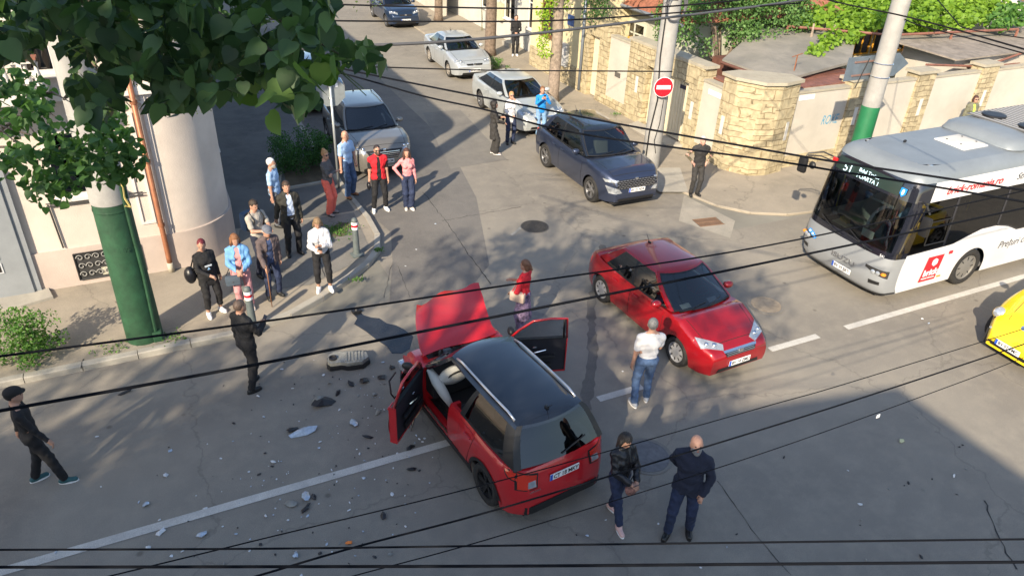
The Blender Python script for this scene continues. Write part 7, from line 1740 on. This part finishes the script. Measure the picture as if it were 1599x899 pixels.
# smaller leaved twigs farther down on the left
C = []; 
for px, py in ((20, 150), (45, 170), (60, 150), (15, 200), (70, 185), (50, 130), (25, 240), (55, 250), (90, 250), (120, 255), (150, 250), (175, 255), (60, 280), (95, 285), (130, 225), (150, 205), (175, 200), (190, 215), (205, 240), (120, 280), (80, 225), (20, 130), (190, 250), (165, 180), (75, 300), (100, 235), (10, 175), (0, 260), (140, 275), (200, 260)):
    C.append(atd(px+rng.normal()*5, py+rng.normal()*5, rng.uniform(5.6, 6.6)))
leaves('foliage', loc(clumps(C, .17, 38, .7)), .072, L_MID, lt, 'linden', .3)
m = MB()
for a, t in (((-80, 150), (40, 235)), ((-80, 190), (60, 215)), ((0, 205), (70, 180)), ((30, 190), (60, 215)), ((-60, 230), (120, 250)), ((60, 150), (110, 160)), ((100, 155), (130, 150)), ((60, 240), (200, 230)), ((-20, 120), (90, 185))):
    A_ = Vector(loc([atd(*a, 6.3)])[0]); T_ = Vector(loc([atd(*t, 6.1)])[0]); m.tube([A_, (A_+T_)/2+Vector((0, 0, .06)), T_], [.014, .010, .004], BARK, 5)
m.build('branch', lt)
# the crown proper, to the left of and behind the viewpoint
C = []
cc = np.array([-6.0, .4, 9.3])
while len(C) < 92:
    v = rng.uniform(-1, 1, 3)
    if np.linalg.norm(v) > 1: continue
    q = cc+v*np.array([4.3, 3.9, 2.3])
    if q[0] > -1.9 and q[1] > -1: continue
    C.append(q)
C += [(rng.uniform(-3.6, -2.3), rng.uniform(-2.2, .2), rng.uniform(9.8, 11.0)) for _ in range(10)]  # extra clumps out of view, added to shade the hanging leaves
leaves('crown', loc(clumps(C, .55, 80)), .16, L_DARK, lt, 'small', .3)
m = MB(); m.tube([(0, 0, 0), (.1, 0, 4), (0, -.1, 8), (0, -.2, 11)], [.26, .2, .16, .05], BARK, 12); limbs(m, (0, 0, 6.5), [(-3, 0, 9.5), (2, .6, 9.5), (.5, 1.5, 9.5), (0, -3, 9.5), (3, -2.5, 10.8), (-2, 1, 10.5)], .1, BARK); m.build('trunk', lt)
# second street tree on the near side, farther left (its shade falls on the left of the road)
l2 = empty('linden_tree', (-14.5, .6, 0), 0, 'linden on the near pavement farther left whose shade covers the road', 'tree'); C = []
while len(C) < 60:
    v = rng.uniform(-1, 1, 3)
    if np.linalg.norm(v) < 1: C.append(v*np.array([4.2, 1.6, 1.8])+np.array([0, -.2, 9.0]))
leaves('crown', clumps(C, .65, 75), .18, L_DARK, l2, 'small', .3); m = MB(); m.tube([(0, 0, 0), (0, 0, 6), (0, 0, 11)], [.26, .2, .08], BARK, 10); m.build('trunk', l2)
# --- street trees on the right pavement of the side street
def street_tree(x, y, r, lab, h, crown, n, lm, bark, sprouts=None):
    t = empty('street_tree', (x, y, .05), 0, lab, 'tree', 'street trees on the right pavement'); m = MB()
    m.tube([(0, 0, 0), (.02, 0, .3), (.06, .02, 2), (0, 0, 4), (-.05, 0, h)], [r*1.25, r, r*.93, r*.85, r*.7], bark, 14); limbs(m, (0, 0, h-.4), crown[::3], r*.4, bark); m.build('trunk', t, True)
    leaves('crown', clumps(crown, .7, n), .15, lm, t, 'small', .3)
    if sprouts is not None: leaves('sprouts', clumps(sprouts, .26, 90), .10, L_YG, t, 'small', .2)
    return t
cr = [tuple(v) for v in (rng.uniform(-1, 1, (60, 3))*np.array([2.6, 2.8, 1.6])+np.array([.2, .2, 6.9]))]
street_tree(13.55, 24.35, .22, 'brown street tree trunk with yellow green sprouts between silver saloon and yellow house', 5.2, cr, 60, L_MID, BARK2, [(-.45, .1, 2.6), (-.5, 0, 3.1), (-.35, -.1, 3.6), (-.5, .1, 2.2), (.3, .0, 3.9), (.25, .05, 3.5), (-.65, 0, 3.3), (-.2, .2, 3.9), (-.45, 0, 1.85)])
cr = [tuple(v) for v in (rng.uniform(-1, 1, (50, 3))*np.array([2.4, 2.6, 1.5])+np.array([0, 0, 6.0]))]
street_tree(14.15, 31.6, .26, 'dark street tree trunk beside the silver two door car', 4.6, cr, 60, L_MID, BARK)
cr = [tuple(v) for v in (rng.uniform(-1, 1, (50, 3))*np.array([2.6, 2.6, 1.6])+np.array([0, 0, 6.2]))]
street_tree(14.6, 39.5, .22, 'far street tree by the long low cream wall', 4.6, cr, 50, L_MID, BARK)
# ivy hanging beside yellow house
iv = empty('climbing_plant', (XW+.3, 24.9, 2.6), 0, 'leafy creeper hanging over the corner of the yellow house', 'climbing plant'); leaves('foliage', clumps([(-.3, .1, .6), (-.2, -.5, .7), (-.25, -.9, .75), (0, -.3, 1.0), (-.3, 0, 1.1), (-.2, -.7, 1.15), (-.25, -.4, .3)], .32, 110), .09, L_MID, iv, 'small', .3); m = MB(); m.tube([(.1, .1, -2.4), (.0, 0, 0), (-.1, -.3, .8)], [.03, .025, .01], BARK, 6); m.build('stem', iv)
# --- garden vegetation on the right
tr = empty('garden_tree', (18.3, 19.2, 0), 0, 'bushy green tree behind the gate and grey shed roof', 'tree')
def img_clumps(poly, z, n, jit=.25):
    """clump centres over a ground-plan polygon at height about z"""
    poly = [Vector(p) for p in poly]; out = []; xs = [p.x for p in poly]; ys = [p.y for p in poly]
    while len(out) < n:
        x, y = rng.uniform(min(xs), max(xs)), rng.uniform(min(ys), max(ys)); ins = False
        for i in range(len(poly)):
            a, c = poly[i], poly[i-1]
            if (a.y > y) != (c.y > y) and x < (c.x-a.x)*(y-a.y)/(c.y-a.y)+a.x: ins = not ins
        if ins: out.append((x, y, z+rng.normal()*jit))
    return out
C = [(rng.uniform(16.3, 21.6), rng.uniform(20.2, 22.6), rng.uniform(2.7, 4.7)) for _ in range(120)]
C = [c for c in C if not (c[0] > 17.3 and c[0] < 18.6 and c[2] < 3.0)]
leaves('crown', np.array(clumps(C, .42, 95))-np.array([18.3, 19.2, 0]), .12, leaf_mat('garden_leaf', (.07, .15, .045), (.15, .27, .08), .35), tr, 'small', .25); m = MB(); m.tube([(0, 1.9, 0), (.1, 1.8, 1.6), (-.3, 1.9, 3.2)], [.13, .1, .05], BARK, 10); limbs(m, (.1, 1.8, 1.6), [(-1.6, 2.2, 3.4), (1.6, 2.4, 3.4), (.6, 3, 3.8), (-.8, 1.6, 3.6)], .06, BARK); m.build('trunk', tr)
vn = empty('grape_vine', (24, 20, 0), 0, 'bright yellow green grape vine spread over a pergola above the garden', 'vine')
C = img_clumps([(21.9, 22.6), (21.6, 20.9), (22.4, 19.2), (24.2, 17.9), (26.5, 18.3), (29.3, 19.0), (34, 21), (36, 24), (25.5, 25.5)], 3.3, 190, .10)
leaves('foliage', np.array(clumps(C, .50, 75, .45))-np.array([24, 20, 0]), .17, L_BRI, vn, 'linden', .1, .45)
C = [(19.9, 18.2, 2.85), (20.4, 18.6, 2.85), (20.9, 18.7, 2.9), (21.5, 18.9, 2.95), (22.2, 18.9, 3.0), (21.0, 18.9, 3.1), (21.7, 19.2, 3.15), (22.6, 19.2, 3.1)]
leaves('foliage', np.array(clumps(C, .30, 60, .5))-np.array([24, 20, 0]), .13, L_BRI, vn, 'linden', .1, .2)
C = [(30.0, 18.2, 3.4), (30.6, 18.6, 3.4), (29.6, 18.6, 3.3), (31.0, 19.0, 3.6), (30.2, 18.8, 3.6), (29.0, 18.2, 3.3), (31.6, 19.4, 3.4)]
leaves('foliage', np.array(clumps(C, .5, 90, .6))-np.array([24, 20, 0]), .15, L_SHR, vn, 'linden', .1, .2)
m = MB()
for x, y in ((21.3, 19.9), (21.9, 19.5), (22.4, 19.4)): m.tube([(x-24, y-20, 0), (x-23.9, y-20, 2.9), (x-23.7, y-19.8, 3.3)], [.07, .05, .03], BARK2, 8)
m.build('stem', vn)
pg = empty('pergola', (24, 20, 0), 0, 'red brown wooden pergola carrying the grape vine', 'pergola')
for x, y in ((20.9, 20.6), (23.6, 18.4), (26.5, 18.2), (29.6, 17.8), (29.9, 22.5), (24.2, 23)): m = MB(); m.tube([(x-24, y-20, 0), (x-24, y-20, 3.15)], .05, RDW, 6); m.build('post', pg)
for a, c in (((20.9, 20.6), (23.6, 18.4)), ((23.6, 18.4), (29.6, 17.8)), ((20.9, 20.6), (24.2, 23)), ((22.2, 19.6), (27, 22))): m = MB(); m.tube([(a[0]-24, a[1]-20, 3.15), (c[0]-24, c[1]-20, 3.15)], .045, RDW, 6); m.build('beam', pg)
# --- kerbside plants
def shrub(name, p, lab, cat, C, r, n, size, lm, stems=5):
    e = empty(name, p, 0, lab, cat); leaves('foliage', clumps(C, r, n, .9), size, lm, e, 'small', -.1)
    m = MB(); 
    for k in range(stems): c = C[k % len(C)]; m.tube([(rng.normal()*.03, rng.normal()*.03, 0), (c[0]*.5, c[1]*.5, c[2]*.5), c], [.012, .008, .003], mat('stem_green', (.12, .12, .05), .8), 5)
    m.build('stem', e)
C = [(rng.normal()*.24, rng.normal()*.2, .12+rng.uniform(0, .75)) for _ in range(44)]
shrub('weed_shrub', (-2.88, 13.25, .1), 'bright green wild shrub growing at the left kerb', 'shrub', C, .17, 60, .06, L_SHR, 16)
C = [(rng.uniform(-.75, .75), rng.uniform(-.55, .55), .15+rng.uniform(0, .85)) for _ in range(80)]
shrub('round_bush', (3.35, 20.55, .1), 'dense dark green bush beside the front of the greige crossover', 'bush', C, .22, 95, .055, L_BUSH, 10)
C = [(rng.normal()*.2, rng.normal()*.2, .08+rng.uniform(0, .35)) for _ in range(14)]
shrub('low_shrub', (13.3, 29.2, .05), 'low tuft growing at the far kerb by the second tree', 'shrub', C, .15, 50, .06, L_SHR, 5)
C = [(rng.uniform(-.5, .5), rng.uniform(-.5, .5), rng.uniform(2.6, 3.4)) for _ in range(14)]
shrub('hanging_ivy', (15.9, 36.5, 0), 'dark ivy clump hanging over the far wall beside the tree', 'ivy', C, .35, 90, .10, L_BUSH, 3)
m = MB(); q = [(2.55, 19.35), (2.8, 20.4), (2.65, 20.4), (2.4, 19.35)]; m.prism(q, .10, .17, CONC); m.prism([(2.6, 19.3), (4.0, 19.45), (4.0, 19.35), (2.6, 19.2)], .10, .17, CONC); tag(m.build('planter_edge'), 'low concrete edging round the dark green bush', 'planter edging')
sheet('planting_soil', [(2.75, 19.4), (4.0, 19.5), (4.0, 21.5), (2.95, 21.5)], .124, EARTH)
sheet('planting_soil', blob(3.35, 16.35, .42, .28, .3), .126, EARTH)
gp = []
for c, r, n in (((3.35, 16.35), .45, 500), ((4.0, 15.0), .12, 60), ((3.2, 13.85), .15, 60), ((-.6, 13.0), .25, 80), ((15.1, 20.5), .3, 60), ((14.9, 22), .2, 50), ((-1.6, 13.05), .3, 60)):
    for _ in range(n): gp.append((c[0]+rng.normal()*r*.5, c[1]+rng.normal()*r*.4, .12))
o = leaves('grass', gp, .05, L_SHR, None, 'small', -.6); tag(o, 'thin grass and weeds in the pavement cracks', 'grass', None, 'stuff')
# ------------------------------------------------------------------ debris
WPL = mat('broken_white_plastic', (.62, .64, .66), .35, noise=.15, scale=10); GPL = mat('broken_grey_plastic', (.22, .22, .20), .5, noise=.3, scale=12); BPL = mat('broken_black_plastic', (.018, .018, .02), .45); CPL = mat('broken_clear_plastic', (.45, .52, .60), .12, .2, noise=.2, scale=20)
def shard(name, p, sx, sy, sz, m, lab, cat, group=None, rz=None, n=9, thick=.012, par=None):
    ph = rng.uniform(.6, 1.15, n); rot = rz if rz is not None else rng.uniform(0, 6.28); mb = MB(); top = []; bot = []
    cxp = rng.uniform(-.2, .2); 
    for k in range(n):
        a = 2*pi*k/n; x, y = sx*ph[k]*cos(a), sy*ph[k]*sin(a); z = sz*(.45+.55*cos(a*1.0+cxp*5))*rng.uniform(.4, 1)
        top.append((x, y, z+thick)); bot.append((x*.97, y*.97, z))
    V = top+bot+[(0, 0, sz*1.0+thick), (0, 0, sz*.8)]
    F = [(k, (k+1) % n, 2*n) for k in range(n)]+[((k+1) % n+n, k+n, 2*n+1) for k in range(n)]+[(k, k+n, (k+1) % n+n, (k+1) % n) for k in range(n)]
    mb.add(V, F, m); o = mb.build(name); o.location = (p[0], p[1], .006); o.rotation_euler = (0, 0, rot); return tag(o, lab, cat, group)
# engine cover, ribbed
p = at(542, 568); e = empty('engine_cover', (p.x, p.y, .01), R(-14), 'large grey engine cover with a round hole lying on the road', 'car debris')
m = MB(); pl_ = [(-.36, -.10), (-.30, -.19), (-.10, -.17), (.02, -.22), (.30, -.20), (.42, -.06), (.38, .10), (.10, .17), (-.25, .19), (-.35, .10)]
m.prism(pl_, .0, .09, BPL); m.prism([(x*.94, y*.94) for x, y in pl_], .09, .16, GPL); 
for k in range(6): m.box((-.02+k*.06, -.15, .16), (.01+k*.06, .12, .175), GPL)
m.build('cover_shell', e, autos=35); m = MB(); m.lathe([(.075, .16), (.075, .19), (.055, .19), (.05, .165), (.001, .163)], BPL, 20, Matrix.Translation((-.24, -.03, 0))); m.build('filler_hole', e)
p = at(505, 630); shard('grille_fragment', p, .20, .15, .09, BPL, 'crushed black and grey grille fragment left of the open door', 'car debris'); p2_ = at(497, 627); shard('grille_fragment', p2_, .10, .10, .12, GPL, 'grey plastic piece leaning on the crushed grille fragment', 'car debris')
p = at(474, 676); shard('headlamp_fragment', p, .22, .09, .07, CPL, 'long clear broken headlamp piece lying on the road', 'car debris', rz=.1); p = at(457, 672); shard('lamp_base', p, .10, .06, .05, BPL, 'dark end of the broken headlamp piece', 'car debris')
p = at(568, 596); shard('bumper_fragment', p, .14, .09, .06, BPL, 'black plastic chunk near the torn wheel arch', 'car debris'); p = at(553, 661); shard('blue_grey_fragment', p, .12, .07, .04, CPL, 'small blue grey shard left of the open door', 'car debris')
p = at(557, 487); e = MB(); e.box((-.10, -.06, 0), (.10, .06, .05), BPL, bev=.015); e.lathe([(.05, .05), (.03, .08), (.001, .08)], BPL, 12); o = e.build('fluid_cap', autos=40); o.location = (p.x, p.y, .006); tag(o, 'black part lying at the tip of the fluid spill', 'car debris')
for (px, py, sx, sy, m_, lab) in ((478, 776, .14, .09, CPL, 'pale clear shard below the lane line'), (454, 788, .13, .07, GPL, 'grey brown flap left of the pale shard'), (477, 795, .11, .05, BPL, 'black curved strip beside the pale shard'), (490, 777, .06, .04, BPL, 'small black stub touching the pale shard'),
    (228, 788, .08, .07, CPL, 'folded pale blue fragment near the left edge of the debris'), (315, 835, .10, .09, CPL, 'blue and black broken piece above the level cables'), (259, 743, .07, .05, WPL, 'cream and dark knob shaped fragment'), (232, 856, .05, .06, WPL, 'red and white crumpled scrap by the lane line'),
    (251, 832, .12, .06, WPL, 'flat white scrap touching the lane line'), (598, 806, .05, .09, BPL, 'black curled strip right of the scattered chips'), (195, 614, .14, .03, BPL, 'thin dark strip near the left kerb shade'), (575, 683, .10, .04, BPL, 'thin black sliver below the open door'),
    (643, 733, .08, .05, BPL, 'black knob left of the rear wheel'), (462, 867, .10, .06, CPL, 'translucent scrap under the level cable'), (546, 848, .06, .04, mat('orange_plastic', (.75, .2, .03), .4), 'orange indicator fragment under the cables'), (427, 722, .07, .04, WPL, 'white flake just above the lane line'),
    (1408, 689, .09, .04, mat('pale_leaf', (.5, .5, .3), .8), 'pale curled leaf in the shade right of the bald man'), (1489, 744, .05, .03, WPL, 'white scrap alone on the empty right lane'), (403, 620, .06, .03, WPL, 'white sliver just below the man in black suit'), (360, 694, .0, .0, None, '')):
    if m_ is None: continue
    p = at(px, py); k_ = .72 if m_ in (WPL, CPL) else .95; shard('car_fragment', p, sx*k_, sy*k_, .035, m_, lab, 'car debris')
known_w = [(158, 760), (217, 784), (249, 812), (152, 682), (266, 704), (321, 794), (348, 822), (368, 834), (345, 716), (389, 737), (364, 689), (435, 720), (518, 734), (498, 700), (562, 709), (526, 752), (568, 747), (614, 731), (612, 772), (633, 787), (620, 708), (546, 785), (567, 830), (415, 806), (432, 748), (480, 806), (450, 812), (390, 860), (555, 868), (530, 640), (528, 677), (650, 680), (660, 690), (655, 686), (648, 692), (663, 685), (457, 607), (412, 651), (420, 690), (500, 690), (510, 850), (285, 861), (268, 868), (87, 862), (430, 794), (545, 797), (671, 754), (633, 822), (470, 900), (390, 842), (600, 640), (575, 560), (598, 566), (440, 577), (505, 586), (925, 670), (972, 580), (946, 812), (917, 836), (1028, 818), (1094, 886), (1135, 854), (1324, 735), (1343, 788), (680, 350), (633, 416), (650, 390), (668, 542), (870, 610), (1440, 498), (1450, 505)]
known_b = [(365, 661), (357, 632), (425, 728), (405, 741), (423, 745), (414, 708), (407, 850), (432, 784), (522, 757), (620, 755), (600, 803), (655, 735), (545, 824), (530, 848), (430, 866), (500, 864), (610, 866), (575, 700), (585, 870), (560, 618), (580, 634), (460, 600), (470, 590), (405, 600), (530, 592), (600, 600), (440, 830), (545, 880), (350, 880), (900, 835), (1150, 834), (1433, 652), (1498, 698), (1503, 695), (1508, 733), (1455, 748), (1412, 758), (1387, 764), (1418, 754), (1493, 772), (1345, 812), (1343, 820), (1438, 869), (1352, 874), (1224, 714)]
for lst, mt, lab in ((known_w, [WPL, CPL, WPL], 'tiny pale chip of broken lamp scattered on the road'), (known_b, [BPL, GPL, BPL], 'tiny dark chip of broken plastic scattered on the road')):
    for i, (px, py) in enumerate(lst):
        p = at(px, py); s_ = rng.uniform(.018, .042); shard('road_chip', p, s_, s_*rng.uniform(.4, .9), s_*.4, mt[i % 3], lab, 'chip', 'chips '+lab[5:9], n=6, thick=.004)
for _ in range(150):
    px, py = (rng.normal(600, 45), rng.normal(630, 50)) if _ % 2 else (rng.normal(470, 110), rng.normal(740, 75))
    if 0 < px < 690 and 560 < py < 899 and not (px > 600 and py < 680): p = at(px, py); s_ = rng.uniform(.008, .02); shard('glass_crumb', p, s_, s_*.8, s_*.5, [WPL, CPL, BPL][int(rng.integers(0, 3))], 'minute crumb of glass or plastic among the crash debris', 'chip', 'glass crumbs', n=5, thick=.003)
for (px, py, sx, sy, m_, lab) in ((596, 590, .10, .07, BPL, 'black liner piece beside the torn wheel arch'), (585, 617, .07, .05, GPL, 'grey bracket piece left of the open front door'), (548, 600, .09, .05, BPL, 'black strip between engine cover and door'), (612, 575, .08, .06, BPL, 'dark lump just under the buckled front'),
    (528, 615, .08, .03, BPL, 'thin black stick near the crushed grille'), (590, 645, .06, .05, GPL, 'small grey clip block left of the door tip'), (640, 700, .10, .05, BPL, 'black pipe end below the open door'), (515, 600, .05, .03, GPL, 'small grey chunk below the engine cover')):
    p = at(px, py); shard('car_fragment', p, sx, sy, .05, m_, lab, 'car debris')
# wheel scuffs: torn wiring heap by the front wheel
p = at(655, 692);
